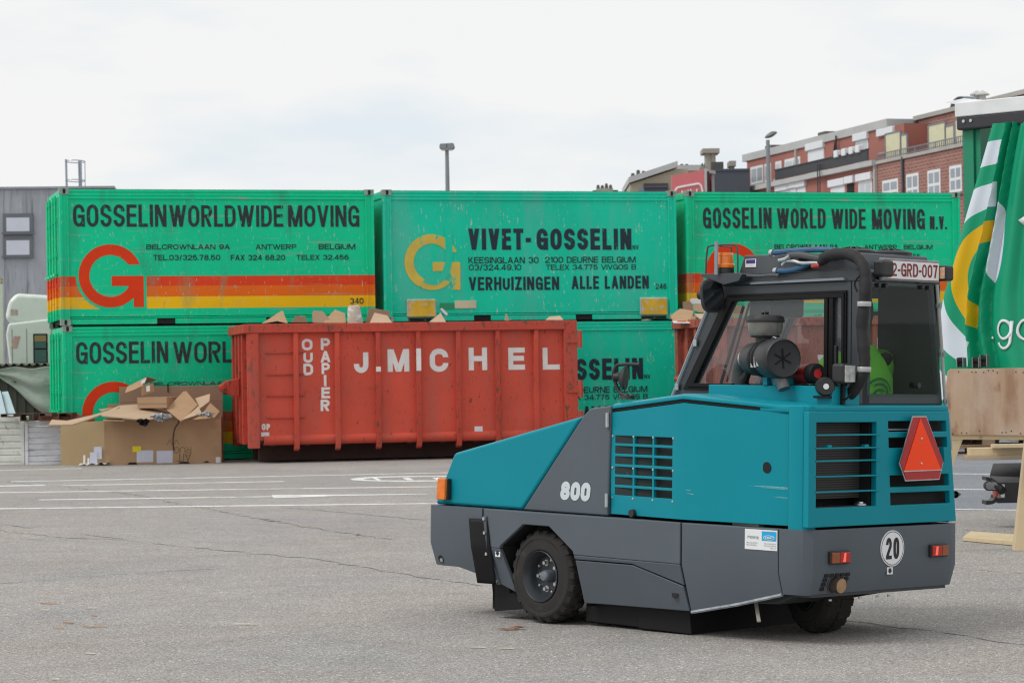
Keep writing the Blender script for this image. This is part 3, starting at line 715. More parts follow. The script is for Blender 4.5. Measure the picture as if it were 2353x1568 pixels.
# ================================================================== road sweeper
A_ = radians(48.6); TL = .0265
_W = gnd(1240, 1432)
_R = Matrix(((cos(TL), 0, sin(TL)), (0, 1, 0), (-sin(TL), 0, cos(TL))))
MW = frame(_W, _R @ Vector((-cos(A_), sin(A_), 0)), _R @ Vector((-sin(A_), -cos(A_), 0)), _R @ Vector((0, 0, 1)))
sw = thing('road_sweeper', 'teal and grey ride-on road sweeper with cab and red warning triangle', 'sweeper', MW)
TEAL = pm('teal machine paint', (0.004, 0.245, 0.312), .34, var=.04, vs=1.5, spec=.16, rv=.05, marks=[((.02, .30, .36), 3, .62, .2, (.4, .4, 3)), ((.25, .42, .45), 40, .73, .03, (.15, .15, 4))])
GREY = pm('grey machine paint', (0.096, 0.116, 0.138), .42, spec=.28, var=.05, vs=2, rv=.06, bump=.03, bs=300, marks=[((.22, .24, .26), 30, .73, .03, (.12, .12, 3))])
CABG = pm('dark cab paint', (0.045, 0.053, 0.060), .38, var=.06, vs=3, bump=.03, bs=260, rv=.06)
CABL = pm('pale gutter trim', (0.22, 0.25, 0.28), .35, .1, var=.05)
BLK = pm('black rubber', (0.008, 0.008, 0.009), .6, spec=.25, var=.2, vs=6)
PLA = pm('black plastic', (0.020, 0.021, 0.023), .48, var=.12, vs=10, bump=.06, bs=400)
TYRE = pm('tyre rubber', (0.022, 0.020, 0.019), .82, var=.25, vs=8, bump=.2, bs=120, marks=[((.06, .052, .045), 9, .56, .15, (1, 1, 1))])
RIM = pm('dark rim paint', (0.030, 0.036, 0.043), .38, var=.08)
MET = pm('bright metal', (0.55, 0.56, 0.57), .32, .9, var=.1, vs=20)
HUB = pm('hub cap grey', (0.17, 0.20, 0.23), .35, .3, var=.08)
AMB = pm('amber lens', (0.72, 0.17, 0.008), .18, var=.12, vs=30, coat=.6, emit=(.9, .22, .01), es=.05)
AMBD = pm('amber lens unlit', (0.26, 0.062, 0.012), .2, var=.15, vs=40, coat=.5)
REDL = pm('red lamp lens lit', (0.24, 0.006, 0.005), .16, var=.2, vs=40, coat=.5, emit=(1, .03, .015), es=.07)
REDH = pm('lit bulb glow', (0.9, 0.08, 0.05), .3, var=.0, emit=(1, .10, .04), es=.9)
VOID = pm('dark interior', (0.010, 0.011, 0.012), .8, var=.1)
WHT = pm('white print', (0.74, 0.76, 0.78), .5, var=.03)
BPR = pm('black print', (0.012, 0.012, 0.013), .5, var=0)

# ---- undercarriage and inner body
MB().box((-2.0, -1.2, .30), (.95, -.12, .66)).box((-1.95, -1.18, .66), (-.62, -.22, 1.25)).build('chassis', VOID, sw, .01)
MB().box((.50, -1.25, .05), (.52, -.07, .32)).build('brush_flap', BLK, sw)
MB().prism([(.545, .30), (.20, .33), (.18, .075), (.50, .035)], 1, -.085, -.07).build('brush_flap', BLK, sw)
for x0, x1, z0, yy in ((-.28, -.74, .034, -.12), (-.75, -1.15, .030, -.105)):
    MB().prism([(x0, .30), (x1, .30), (x1 - .03, z0), (x0, z0)], 1, yy - .02, yy).build('skirt_flap', BLK, sw, .004)
MB().box((.48, -1.16, .02), (-1.2, -1.14, .36)).build('skirt_flap', BLK, sw)
MB().box((-1.16, -1.14, .03), (-1.14, -.13, .30)).build('skirt_flap', BLK, sw)
MB().lathe([(0, -.5), (.2, -.5), (.2, .5), (0, .5)], (-.75, -.66, .21), (0, 1, 0), 20).build('main_brush', BLK, sw)
# ---- lower skirts
def ys(z):                    # the skirt leans in below its fold
    return .05 if z >= .44 else .05 - (.44 - z) * .30
def skirt_piece(name, poly, th=.03, mat=GREY, dy=0.0, bevel=.006):
    m = MB()
    n = len(poly)
    vs = [(x, ys(z) + dy, z) for x, z in poly] + [(x, ys(z) + dy - th, z) for x, z in poly]
    m.add(vs, [tuple(range(n)), tuple(range(2 * n - 1, n - 1, -1))] + [(i, (i + 1) % n, n + (i + 1) % n, n + i) for i in range(n)])
    return m.build(name, mat, sw, bevel)
sk_side = MB()
up = [(.478, .678), (-1.236, .678), (-1.236, .44), (-.345, .44), (-.339, .46), (-.125, .598), (.109, .598), (.316, .457), (.322, .44), (.478, .44)]
lowf = [(.478, .44), (.322, .44), (.252, .169), (.478, .243)]
lowr = [(-.345, .44), (-1.236, .44), (-1.236, .318), (-1.203, .327), (-.838, .417), (-.349, .414)]
for poly in (up, lowf, lowr):
    n = len(poly)
    vs = [(x, ys(z), z) for x, z in poly] + [(x, ys(z) - .03, z) for x, z in poly]
    sk_side.add(vs, [tuple(range(n)), tuple(range(2 * n - 1, n - 1, -1))] + [(i, (i + 1) % n, n + (i + 1) % n, n + i) for i in range(n)])
sk_side.box((.478, .02, .648), (-1.236, -.06, .6775))
sk_side.build('side_skirt', GREY, sw, .007)
skirt_piece('side_hatch', [(-.352, .409), (-.839, .411), (-1.202, .320), (-1.228, .312), (-1.238, .170), (-.512, .156), (-.352, .150)])
MB().lathe([(0, 0), (.026, 0), (.026, .003), (0, .003)], (-1.152, ys(.264) - .0005, .264), (0, 1, .3), 18).build('bolt_hole', BLACKV, sw)
# arch lining
al = MB()
arch = [(.33, .16), (.325, .457), (.112, .606), (-.128, .606), (-.348, .462), (-.36, .13)]
for (xa, za), (xb, zb) in zip(arch[:-1], arch[1:]):
    al.add([(xa, ys(za) - .012, za), (xb, ys(zb) - .012, zb), (xb, -.28, zb), (xa, -.28, za)], [(0, 1, 2, 3)])
al.add([(x, -.28, z) for x, z in arch], [tuple(range(len(arch)))])
al.build('arch_lining', VOID, sw)
# front skirt (wraps round the nose)
def loft(path, zs, name, mat, bevel=.007, inset=None, th=.03):
    """path: (x, y, nx, ny, bottom z); profile vertical to the fold then leaning in"""
    m = MB(); vs = []
    for (x, y, nx, ny, zb) in path:
        lean = (.44 - zb) * .30
        ring = [(0, .678), (0, .44), (-lean, zb), (-lean - th, zb), (-th, .44), (-th, .65), (-th - .045, .65), (-th - .045, .678)]
        vs += [(x + nx * o, y + ny * o, z) for o, z in ring]
    k = 8
    fs = [(i * k + j, i * k + (j + 1) % k, (i + 1) * k + (j + 1) % k, (i + 1) * k + j) for i in range(len(path) - 1) for j in range(k)]
    fs += [tuple(range(k)), tuple(range((len(path) - 1) * k, len(path) * k))]
    m.add(vs, fs)
    return m.build(name, mat, sw, bevel, 3, angle=28)
loft([(.490, .05, 0, 1, .246), (.76, .05, 0, 1, .298), (.93, .05, 0, 1, .297), (.99, .045, .2, .98, .300), (1.032, .015, .8, .6, .31), (1.05, -.05, 1, .1, .31), (1.05, -.66, 1, 0, .31), (1.05, -1.27, 1, -.1, .31),
      (1.02, -1.34, .7, -.7, .31), (.95, -1.365, 0, -1, .3), (.49, -1.37, 0, -1, .25)], None, 'front_skirt', GREY)
loft([(-1.247, .048, 0, 1, .168), (-1.62, .030, -.04, 1, .24), (-1.955, .012, -.05, 1, .318)], None, 'rear_side_skirt', GREY)
MB().tube([(-1.25, -.038, .166), (-1.62, -.03, .238), (-1.955, -.026, .316)], .011, 6).build('scraped_edge', pm('scraped bare metal', (.35, .38, .42), .45, .6, var=.3, vs=20), sw)
loft([(-1.962, .012, -.05, 1, .318), (-2.06, .008, -.15, .99, .32), (-2.115, -.012, -.6, .8, .32), (-2.152, -.055, -.93, .36, .32), (-2.16, -.11, -1, 0, .325), (-2.16, -1.22, -1, 0, .325), (-2.15, -1.275, -.9, -.4, .325), (-2.12, -1.315, -.4, -.9, .325), (-2.0, -1.33, 0, -1, .32)], None, 'rear_bumper', GREY)
loft([(-1.99, -1.33, 0, -1, .32), (-1.25, -1.365, 0, -1, .168), (.48, -1.37, 0, -1, .2)], None, 'side_skirt', GREY)
MB().prism([(-2.10, -.1), (-2.10, -1.25), (-1.7, -1.25), (-1.5, -.75), (-1.7, -.1)], 2, .305, .325).build('bumper_underside', CABG, sw)
for y in (-.30, -.55, -.70, -.80):
    MB().cyl((-2.06, y, .285), (-2.06, y, .275), .010, 8).build('bolt', MET, sw)
MB().bar((-1.62, -.16, .30), (-1.75, -.06, .15), .02, .008).build('cable_end', pm('pale strap', (.35, .34, .3), .8), sw)
# ---- bits on the side skirt
f = MB().grid(lambda a, b: (.592 - .155 * a - .055 * b - .02 * sin(b * 3) + .02 * b * a, .058 + .035 * (1 - a) * (.4 + .6 * sin(b * 2.2)) - .075 * max(0, b - .42), .614 - .40 * b), 8, 16)
f.build('rubber_strap', BLK, sw, 0, solid=.006)
MB().prism([(.470, .632), (.437, .632), (.428, .44), (.378, .212), (.412, .210), (.458, .44)], 1, lambda x, z: ys(z) + .0, lambda x, z: ys(z) + .012).build('clamp_strip', GREY, sw, .002)
for x, z in ((.452, .617), (.444, .53), (.438, .40), (.397, .232)):
    MB().lathe([(0, .012), (.011, .012), (.012, 0)], (x, ys(z) + .011, z), (0, 1, 0), 8).build('bolt', MET, sw)
def sticker_side(x, z, wd, hh, y, mat, name='warning_sticker'):
    return MB().box((x + wd / 2, y, z - hh / 2), (x - wd / 2, y + .002, z + hh / 2)).build(name, mat, sw)
o = sticker_side(.346, .409, .046, .044, ys(.409) + .001, WHT)
MB().add([(x, ys(.409) + .0042, z) for x, z in ((.358, .424), (.336, .424), (.336, .411), (.327, .411), (.347, .392), (.366, .411), (.358, .411))], [tuple(range(7))]).build('sticker_arrow', BPR, o)
m = MB().lathe([(0, .0), (.026, 0), (.026, .003), (0, .003)], (.918, ys(.338) - .001, .338), (0, 1, -.3), 16); m.build('tie_down_hole', BLACKV, sw)
MB().lathe([(0, .01), (.014, .008), (.015, 0)], (.910, ys(.333), .333), (0, 1, -.3), 10).build('bolt', MET, sw)
# ---- nose
ZB = .682
MB().prism([(1.014, ZB), (.829, 1.011), (-.362, 1.268), (.177, ZB)], 1, 0, -1.31).build('front_hood', TEAL, sw, .022, 4)
MB().prism([(.168, ZB), (-.371, 1.270), (-.43, 1.314), (-.606, 1.332), (-.586, ZB)], 1, .002, -.5).build('mid_panel', GREY, sw, .012, 3)
MB().prism([(-.36, 1.26), (-.43, 1.30), (-.60, 1.31), (-.60, .7), (.1, .7)], 1, -.51, -1.30).build('hood_top', TEAL, sw, .01)
MB().box((1.0, -1.28, .655), (-1.95, -.04, .672)).build('deck_shadow_gap', VOID, sw)
word('800', .262, .112, lambda a, b, l: (-.172 - a - .0, .0035 + l, .760 + b), pm('silver white numerals', (.62, .68, .72), .4, .1, var=.03), sw, .29, .12, 'model_number', gap=.22)
lamp = MB().box((.925, .0, .718), (.845, .035, .848)).build('side_lamp', PLA, sw, .004)
MB().hexa([(.94, .02, .716), (.852, .034, .716), (.852, .055, .716), (.93, .058, .716)], [(.925, .02, .85), (.846, .034, .85), (.846, .055, .85), (.918, .058, .85)]).build('lamp_lens', AMB, lamp, .006)
# ---- engine door with grille
def yd(x):
    return -.015 + .06 * (-.595 - x) / .655 if x > -1.25 else .045 - .07 * (-1.25 - x) / .745
def ztop(x):
    return 1.292 + .066 * (-.604 - x) / .65 if x > -1.25 else 1.358 - .05 * (-1.25 - x) / .74
gx = [-.625 - i * (.538 / 3) for i in range(4)]
gz = [.80 + i * (.365 / 6) for i in range(7)]
xs = [-.595]
for i in range(3): xs += [gx[i] - .008, gx[i + 1] + .008]
xs += [-1.25, -1.994]
zs = [.694]
for i in range(6): zs += [gz[i] + .008, gz[i + 1] - .008]
zs += [None]
dm = MB(); idx = {}
for i, x in enumerate(xs):
    for j, z in enumerate(zs):
        idx[i, j] = len(dm.v); dm.v.append((x, yd(x), ztop(x) if z is None else z))
for i in range(len(xs) - 1):
    for j in range(len(zs) - 1):
        if i in (1, 3, 5) and j % 2 == 1 and j < 13: continue
        dm.f.append([idx[i, j], idx[i + 1, j], idx[i + 1, j + 1], idx[i, j + 1]])
door = dm.build('engine_door', TEAL, sw, .003, solid=.02, recalc=False)
MB().box((-.615, -.014, .79), (-1.175, -.03, 1.18)).build('grille_mesh', pm('dark mesh', (.012, .022, .024), .7, var=.5, vs=160, marks=[((.16, .18, .17), 26, .70, .06, (1, 1, .35))]), door)
for i in range(4):
    for z in (.805, .98, 1.165):
        MB().lathe([(0, .004), (.007, .003), (.008, 0)], (gx[i] if i else -.612, yd(gx[i]) + .0, z - .012), (0, 1, 0), 8).build('rivet', MET, door)
MB().prism([(-.61, ZB + .02), (-1.98, ZB + .02), (-1.98, 1.28), (-.61, 1.27)], 1, -.04, -.06).build('door_liner', VOID, sw)
MB().lathe([(0, .026), (.022, .026), (.024, 0)], (-.814, yd(-.81), .709), (0, 1, 0), 16).build('door_knob', PLA, door)
MB().lathe([(0, .0025), (.031, .0025), (.031, 0)], (-1.845, yd(-1.845), 1.009), (0, 1, 0), 20).build('lock_hole', BLACKV, door)
for z0, z1 in ((.735, .815), (1.205, 1.29)):
    MB().cyl((-.589, .012, z0), (-.589, .012, z1), .011, 8).build('hinge', MET, sw)
STRK = pm('pale streak', (.10, .36, .42), .45, var=.3, vs=60)  # thin pale teal streaks laid over the engine door
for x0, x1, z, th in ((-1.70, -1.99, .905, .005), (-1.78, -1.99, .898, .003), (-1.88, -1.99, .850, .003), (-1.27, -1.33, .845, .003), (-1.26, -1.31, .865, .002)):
    MB().add([(x0, yd(x0) + .0012, z), (x1, yd(x1) + .0012, z - .004 - th), (x1, yd(x1) + .0012, z + th - .004), ((x0 + x1) / 2, yd((x0 + x1) / 2) + .0012, z + th * .7)], [(0, 1, 2, 3)]).build('pale_streak', STRK, door)
# seal and lid over the door
seal = MB(); lid = MB()
for xa, xb in ((-.606, -1.25), (-1.25, -1.998)):
    seal.hexa([(xa, yd(xa) - .05, ztop(xa) + .003), (xb, yd(xb) - .05, ztop(xb) + .003), (xb, yd(xb) - .004, ztop(xb) + .003), (xa, yd(xa) - .004, ztop(xa) + .003)],
              [(xa, yd(xa) - .05, ztop(xa) + .018), (xb, yd(xb) - .05, ztop(xb) + .018), (xb, yd(xb) - .004, ztop(xb) + .018), (xa, yd(xa) - .004, ztop(xa) + .018)])
seal.build('rubber_seal', BLK, sw)
vs = []
P_ = [-.608, -1.25, -2.008]
for x in P_:
    vs += [(x, yd(x) + .006, ztop(x) + .020), (x, yd(x) + .006, ztop(x) + .040), (x, yd(x) - .02, ztop(x) + .052), (x, -.5, ztop(x) + .055), (x, -.5, ztop(x) + .0), (x, -.05, ztop(x) + .020)]
fs = [(i * 6 + j, i * 6 + (j + 1) % 6, (i + 1) * 6 + (j + 1) % 6, (i + 1) * 6 + j) for i in range(2) for j in range(6)] + [tuple(range(6)), tuple(range(12, 18))]
MB().add(vs, fs).build('door_lid', TEAL, sw, .006, 3)
# clutter seen in the gap under the door
MB().box((-1.55, -.05, .676), (-1.75, -.10, .694)).build('fuel_tank', pm('milky tank', (.4, .38, .34), .6), sw)
# ---- rear body
MB().prism([(-2.003, -.012), (-2.06, -.004), (-2.105, -.016), (-2.130, -.045), (-2.136, -.09), (-2.02, -.12)], 2, ZB - .01, 1.352).build('corner_column', TEAL, sw, .004, 3)
MB().prism([(-2.01, -.01), (-2.13, -.03), (-2.135, -1.235), (-1.9, -1.27), (-1.5, -1.27), (-1.5, -.01)], 2, 1.31, 1.358).build('rear_deck', TEAL, sw, .018, 4)
MB().box((-.6, -1.29, ZB), (-2.10, -1.27, 1.32)).build('side_panel', TEAL, sw, .006)
xr = -2.158
yl = [-.006, -.068, -.568, -.680, -1.165, -1.135, -1.198, -1.272]
yl = [-.006, -.068, -.568, -.680, -1.130, -1.168, -1.200, -1.268]
zl_ = [.692, .797, .866, .899, .964, 1.03, 1.118, 1.175, 1.208, 1.263, 1.268, 1.322]
rm = MB(); idx = {}
for i, y in enumerate(yl):
    for j, z in enumerate(zl_):
        k_ = (z - .797) / .47
        yy = [-.006, -.068, -.568, -.694 + .027 * k_, -1.148 + .045 * k_, -1.186 + .045 * k_, -1.218 + .042 * k_, -1.263 + .055 * k_][i]
        idx[i, j] = len(rm.v); rm.v.append((xr, yy, z))
for i in range(7):
    for j in range(11):
        y, z = (yl[i] + yl[i + 1]) / 2, (zl_[j] + zl_[j + 1]) / 2
        if -.568 < y < -.068 and .797 < z < 1.263: continue
        if -1.200 < y < -.680 and (1.208 < z < 1.268 or 1.118 < z < 1.175 or .899 < z < .964 or .797 < z < .866): continue
        if -1.168 < y < -1.130 and 1.03 < z < 1.12: continue
        rm.f.append([idx[i, j], idx[i + 1, j], idx[i + 1, j + 1], idx[i, j + 1]])
rd = rm.build('rear_door', TEAL, sw, .006, 3, solid=.04, recalc=False)
MB().box((-2.12, -.03, .70), (-2.10, -.05, 1.30)).box((-2.12, -.05, .70), (-2.13, -1.25, .74)).build('door_frame', TEAL, sw)
RADI = bpy.data.materials.new('radiator fins'); RADI.use_nodes = True
t_ = RADI.node_tree; b_ = t_.nodes['Principled BSDF']; tc_ = t_.nodes.new('ShaderNodeTexCoord'); wv = t_.nodes.new('ShaderNodeTexWave'); wv.bands_direction = 'Z'; wv.inputs['Scale'].default_value = 24; wv.inputs['Distortion'].default_value = .1
cr_ = t_.nodes.new('ShaderNodeValToRGB'); cr_.color_ramp.elements[0].color = (.004, .004, .004, 1); cr_.color_ramp.elements[1].color = (.055, .052, .05, 1)
t_.links.new(tc_.outputs['Object'], wv.inputs['Vector']); t_.links.new(wv.outputs['Fac'], cr_.inputs[0]); t_.links.new(cr_.outputs[0], b_.inputs['Base Color']); b_.inputs['Roughness'].default_value = .6
MB().box((-2.02, -.02, .84), (-2.05, -.55, 1.29)).build('radiator', RADI, sw)
MB().box((-2.0, -.02, .70), (-2.12, -.64, .80)).build('radiator_tray', CABG, sw)
MB().lathe([(0, .02), (.018, .02), (.02, .012), (.035, .01), (.035, 0)], (-2.10, -.50, .80), (0, 0, 1), 12).build('bolt', MET, sw)
MB().box((-2.0, -.56, .70), (-2.11, -.665, 1.30)).build('inner_panel', VOID, sw)
MB().box((-2.07, -.665, .70), (-2.09, -1.25, 1.30)).build('inner_panel', VOID, sw)
for z in (1.195, 1.123, 1.053, .968, .884):
    MB().box((xr - .004, -.060, z - .004), (xr + .03, -.600, z + .004)).build('grille_slat', TEAL, rd)
for y in (-.16, -.47):
    MB().box((xr + .002, y, 1.127), (xr + .03, y - .035, 1.140)).build('slat_clip', TEAL, rd)
MB().cyl((-2.12, -1.085, 1.135), (-2.12, -1.12, 1.125), .014, 8).tube([(-2.12, -1.12, 1.12), (-2.125, -1.145, 1.08), (-2.13, -1.15, 1.04)], .011, 8).build('door_latch', MET, sw)
MB().box((-2.10, -.70, 1.215), (-2.13, -1.05, 1.225)).build('inner_bracket', CABL, sw)
MB().cyl((-2.1, -1.28, .84), (-2.1, -1.31, .84), .018, 10).cyl((-2.1, -1.31, .84), (-2.1, -1.36, .84), .006, 8, .006).lathe([(.022, 0), (.001, .05)], (-2.1, -1.34, .84), (0, -1, 0), 10).build('side_latch', PLA, sw)
# triangle
TA = pm('fluorescent orange sheet', (1.0, 0.085, 0.028), .5, var=.03, spec=.1)
TR = pm('red reflective sheet', (0.40, 0.006, 0.008), .28, var=.06, coat=.4)
tri = [(-.834, 1.291), (-.942, 1.291), (-1.096, 1.039), (-1.062, .941), (-.775, .938), (-.721, 1.037)]
X3 = -2.20
tp = MB().prism([(y * 1.0 + (.006 if y > -.89 else -.006), z + (.006 if z > 1.2 else -.006)) for y, z in tri], 0, X3, X3 + .006).build('warning_triangle', MET, sw)
MB().prism(tri, 0, X3 - .004, X3).build('triangle_border', TR, tp)
MB().prism([(-.888, 1.284), (-1.074, .990), (-.749, .988)], 0, X3 - .008, X3 - .004).build('triangle_centre', TA, tp)
MB().prism([(-.745, .991), (-1.078, .993), (-1.078, .988), (-.745, .985)], 0, X3 - .0095, X3 - .004).build('triangle_edge', MET, tp)
for z in (1.17, 1.03):
    MB().lathe([(0, .005), (.007, .003), (.008, 0)], (X3 - .008, -.897, z), (-1, 0, 0), 8).build('rivet', MET, tp)
MB().box((X3, -.87, 1.0), (xr - .001, -.92, 1.2)).build('triangle_bracket', CABG, tp)
# rear lamps
for y0, y1, z0, z1, fl in ((-.166, -.328, .488, .560, 1), (-1.022, -1.176, .494, .566, 0)):
    h = MB().box((-2.162, y0, z0), (-2.180, y1, z1)).build('tail_lamp', PLA, sw, .004)
    ym = y0 + (y1 - y0) * (.42 if fl else .60)
    a_, r_2 = ((y0 - .006, ym + .001), (ym - .001, y1 + .006)) if fl else ((ym - .001, y1 + .006), (y0 - .006, ym + .001))
    MB().box((-2.178, a_[0], z0 + .007), (-2.190, a_[1], z1 - .007)).build('amber_lens', AMBD, h, .003)
    MB().box((-2.178, r_2[0], z0 + .007), (-2.190, r_2[1], z1 - .007)).build('red_lens', REDL, h, .003)
    yc = r_2[0] * .62 + r_2[1] * .38
    MB().hexa([(-2.1905, yc + .010, z0 + .012), (-2.1905, yc - .012, z0 + .012), (-2.1925, yc - .010, z0 + .014), (-2.1925, yc + .008, z0 + .014)], [(-2.1905, yc + .001, z1 - .012), (-2.1905, yc - .014, z1 - .010), (-2.1925, yc - .013, z1 - .012), (-2.1925, yc + .0, z1 - .014)]).build('bulb_glow', REDH, h)
# speed disc
dsc = MB().lathe([(0, .004), (.101, .004), (.101, 0)], (-2.161, -.703, .557), (-1, 0, 0), 40).build('speed_disc', WHT, sw)
MB().lathe([(.091, .0045), (.095, .0045)], (-2.161, -.703, .557), (-1, 0, 0), 40).build('disc_ring', BPR, dsc)
word('20', .112, .120, lambda a, b, l: (-2.1662 - l, -.647 - a, .497 + b), BPR, dsc, .17, 0, 'lettering', .7)
o = MB().box((-2.161, -.660, .412), (-2.164, -.708, .452)).build('warning_sticker', WHT, sw)
# (the fold leans in below .44, so the sticker stands a hair proud)
MB().add([(-2.1655, y, z) for y, z in ((-.672, .446), (-.694, .446), (-.694, .433), (-.703, .433), (-.683, .416), (-.664, .433), (-.672, .433))], [tuple(range(7))]).build('sticker_arrow', BPR, o)
# exhaust grille and pipe
def xb(z): return -2.16 + max(0, .44 - z) * .30
for r in range(4):
    for c_ in range(5):
        if r in (1, 2, 3) and c_ in (1, 2): continue
        y, z = -.140 - c_ * .044 + r * .004, .428 - r * .0245
        o = MB().box((xb(z) - .006, y, z - .0095), (xb(z) + .01, y - .032, z + .0095)).build('exhaust_slot', BLACKV, sw)
MB().lathe([(0, 0), (.050, 0), (.050, .004)], (xb(.378) + .001, -.232, .378), (-1, 0, -.28), 20).build('exhaust_opening', BLACKV, sw)
MB().lathe([(.043, -.02), (.043, .055), (.039, .055), (.039, -.02)], (xb(.378), -.238, .376), (-1, 0, -.1), 20).build('exhaust_pipe', pm('burnt steel', (.09, .07, .06), .5, .6, var=.3, vs=20), sw)
MB().lathe([(0, .057), (.040, .056), (.040, .05)], (xb(.378), -.238, .376), (-1, 0, -.1), 20).build('exhaust_cap', pm('tan soot', (.36, .22, .12), .8, var=.15, vs=30), sw)
# dealer sticker on the rear side skirt
def sl(a, b, o_=0): # along -x from the sticker's left edge, up
    x = -1.72 - a
    return (x, .05 - (.05 - .012) * (-1.25 - x) / .72 + .0025 + o_, .556 + b)
ds = MB().add([sl(0, 0), sl(.232, 0), sl(.232, .112), sl(0, .112)], [(0, 1, 2, 3)]).build('dealer_sticker', WHT, sw)
MB().add([sl(.122, .052, .001), sl(.226, .052, .001), sl(.226, .104, .001), sl(.122, .104, .001)], [(0, 1, 2, 3)]).build('blue_field', pm('cyan print', (.01, .38, .70), .5, var=0), ds)
el = [sl(.174 + .040 * cos(t), .070 + .013 * sin(t), .002) for t in [2 * pi * i / 24 for i in range(24)]]
MB().add(el, [tuple(range(24))]).build('logo_oval', WHT, ds)
el = [sl(.174 + .036 * cos(t), .070 + .0105 * sin(t), .0026) for t in [2 * pi * i / 24 for i in range(24)]]
MB().add(el, [tuple(range(24))]).build('logo_field', pm('cyan print dark', (.01, .34, .62), .5, var=0), ds)
word('TENNANT', .056, .011, lambda a, b, l: sl(.146 + a, .0645 + b, .0034 + l), WHT, ds, .2, 0)
GPR = pm('grey print', (.20, .21, .23), .6, var=0)
word('motrac', .086, .014, lambda a, b, l: sl(.020 + a, .060 + b, .0012 + l), GPR, ds, .18, 0)
for x0, z0, x1 in ((.012, .034, .094), (.012, .022, .088), (.138, .034, .224), (.138, .022, .224), (.18, .010, .224)):
    word('TEL.034050325'[:max(4, int((x1 - x0) / .0075))], x1 - x0, .006, lambda a, b, l: sl(x0 + a, z0 + b, .0012 + l), GPR, ds, .16, 0)

# ---- wheels
def make_wheel(parent, c, r=.286, wd=.17, ax=(0, 1, 0)):
    """c: centre of the outer face"""
    c = Vector(c); ax = Vector(ax)
    w_ = bpy.data.objects.new('wheel', None); COL.objects.link(w_); w_.parent = parent
    a = ax.orthogonal().normalized(); b = ax.cross(a)
    prof = [(.150, -.012), (.162, .001), (.180, .004), (.205, -.004), (.225, -.004), (.228, .000), (.245, -.002), (.262, -.016), (r - .014, -.030), (r - .012, -.05), (r - .012, -wd + .05), (r - .02, -wd + .02), (.24, -wd), (.15, -wd + .01)]
    ty = MB().lathe([(p * r / .286, h) for p, h in prof], c, ax, 48)
    nl = 22
    for k in range(nl):
        for side in (0, 1):
            th = 2 * pi * (k + .5 * side) / nl
            def pt(t, rr, h): return c + ax * h + (a * cos(t) + b * sin(t)) * rr
            dt = 2 * pi / nl * .33
            h0, h1 = (-.004, -.078) if side == 0 else (-wd + .004, -.092)
            hs = -.020 if side == 0 else -wd + .016
            ri = r * .87
            ty.hexa([pt(th - dt * .8, ri, h0), pt(th + dt * .8, ri, h0), pt(th + dt, r - .02, h1), pt(th - dt, r - .02, h1)],
                    [pt(th - dt * .8, r - .007, hs), pt(th + dt * .8, r - .007, hs), pt(th + dt, r + .001, h1), pt(th - dt, r + .001, h1)])
    ty.build('tyre', TYRE, w_, .003, 1, angle=40)
    MB().lathe([(.1505, -.010), (.156, .004), (.152, .008), (.146, .002), (.142, -.012), (.134, -.020), (.128, -.05), (.120, -.075), (.05, -.078), (.0, -.078)], c, ax, 40).build('rim', RIM, w_)
    MB().lathe([(.038, -.078), (.037, -.045), (.034, -.030), (.026, -.022), (0, -.019)], c, ax, 24).build('hub_cap', HUB, w_)
    bo = MB()
    for k in range(10):
        t = 2 * pi * k / 10 + .2
        rr, s_ = (.083, .012) if k % 2 else (.100, .008)
        p = c + (a * cos(t) + b * sin(t)) * rr
        if k % 2: MB().lathe([(0, -.073), (.020, -.073), (.020, -.078)], p, ax, 12).lathe([(0, -.052), (s_, -.052), (s_, -.076)], p, ax, 6).build('wheel_nut', MET, w_)
        else: MB().lathe([(0, -.058), (s_, -.060), (s_, -.078)], p, ax, 8).build('wheel_stud', MET, w_)
    return w_
make_wheel(sw, (0, 0, .288))
wr = make_wheel(sw, (0, 0, 0)); wr.matrix_local = Matrix.Translation((0, -1.30, .31)) @ Matrix.Rotation(pi, 4, 'Z')
# the steered rear wheel, turned a little
wc = MW.inverted() @ gnd(1890, 1445)
wb = make_wheel(sw, (0, 0, 0), .292, .19); wb.matrix_local = Matrix.Translation((-1.60, -.60, .335)) @ Matrix.Rotation(radians(-20), 4, 'Z')
MB().box((-1.45, -.98, .30), (-1.75, -.62, .66)).build('axle_fork', VOID, sw)
MB().prism([(-1.5, .31), (-1.95, .31), (-1.80, .245), (-1.62, .235)], 1, -.16, -.50).build('rear_crossmember', CABG, sw, .006)

# ---- cab
CY, CYR = -.50, -1.235
frm = [(-.655, 1.385), (-1.025, 2.045), (-2.02, 2.052), (-2.02, 1.37)]
inn = [(-.80, 1.455), (-1.115, 1.960), (-1.975, 1.968), (-1.975, 1.455)]
def ring_prism(outer, inner, y0, y1, name, mat, bevel=.004):
    m = MB(); n = len(outer)
    vs = [(x, y0, z) for x, z in outer] + [(x, y0, z) for x, z in inner] + [(x, y1, z) for x, z in outer] + [(x, y1, z) for x, z in inner]
    fs = []
    for i in range(n):
        j = (i + 1) % n
        fs += [(i, j, n + j, n + i), (2 * n + i, 3 * n + i, 3 * n + j, 2 * n + j), (i, 2 * n + i, 2 * n + j, j), (n + i, n + j, 3 * n + j, 3 * n + i)]
    m.add(vs, fs)
    return m.build(name, mat, sw, bevel)
ring_prism(frm, inn, CY, CY - .05, 'cab_side_frame', CABG, .008)
wf1 = [(-.715, 1.430), (-1.070, 1.990), (-1.995, 2.000), (-1.995, 1.418)]
wf2 = [(-.760, 1.445), (-1.092, 1.975), (-1.985, 1.985), (-1.985, 1.440)]
wf3 = [(-.815, 1.468), (-1.122, 1.950), (-1.966, 1.958), (-1.970, 1.470)]
ring_prism(wf1, wf2, CY + .014, CY - .01, 'window_gasket', BLK)
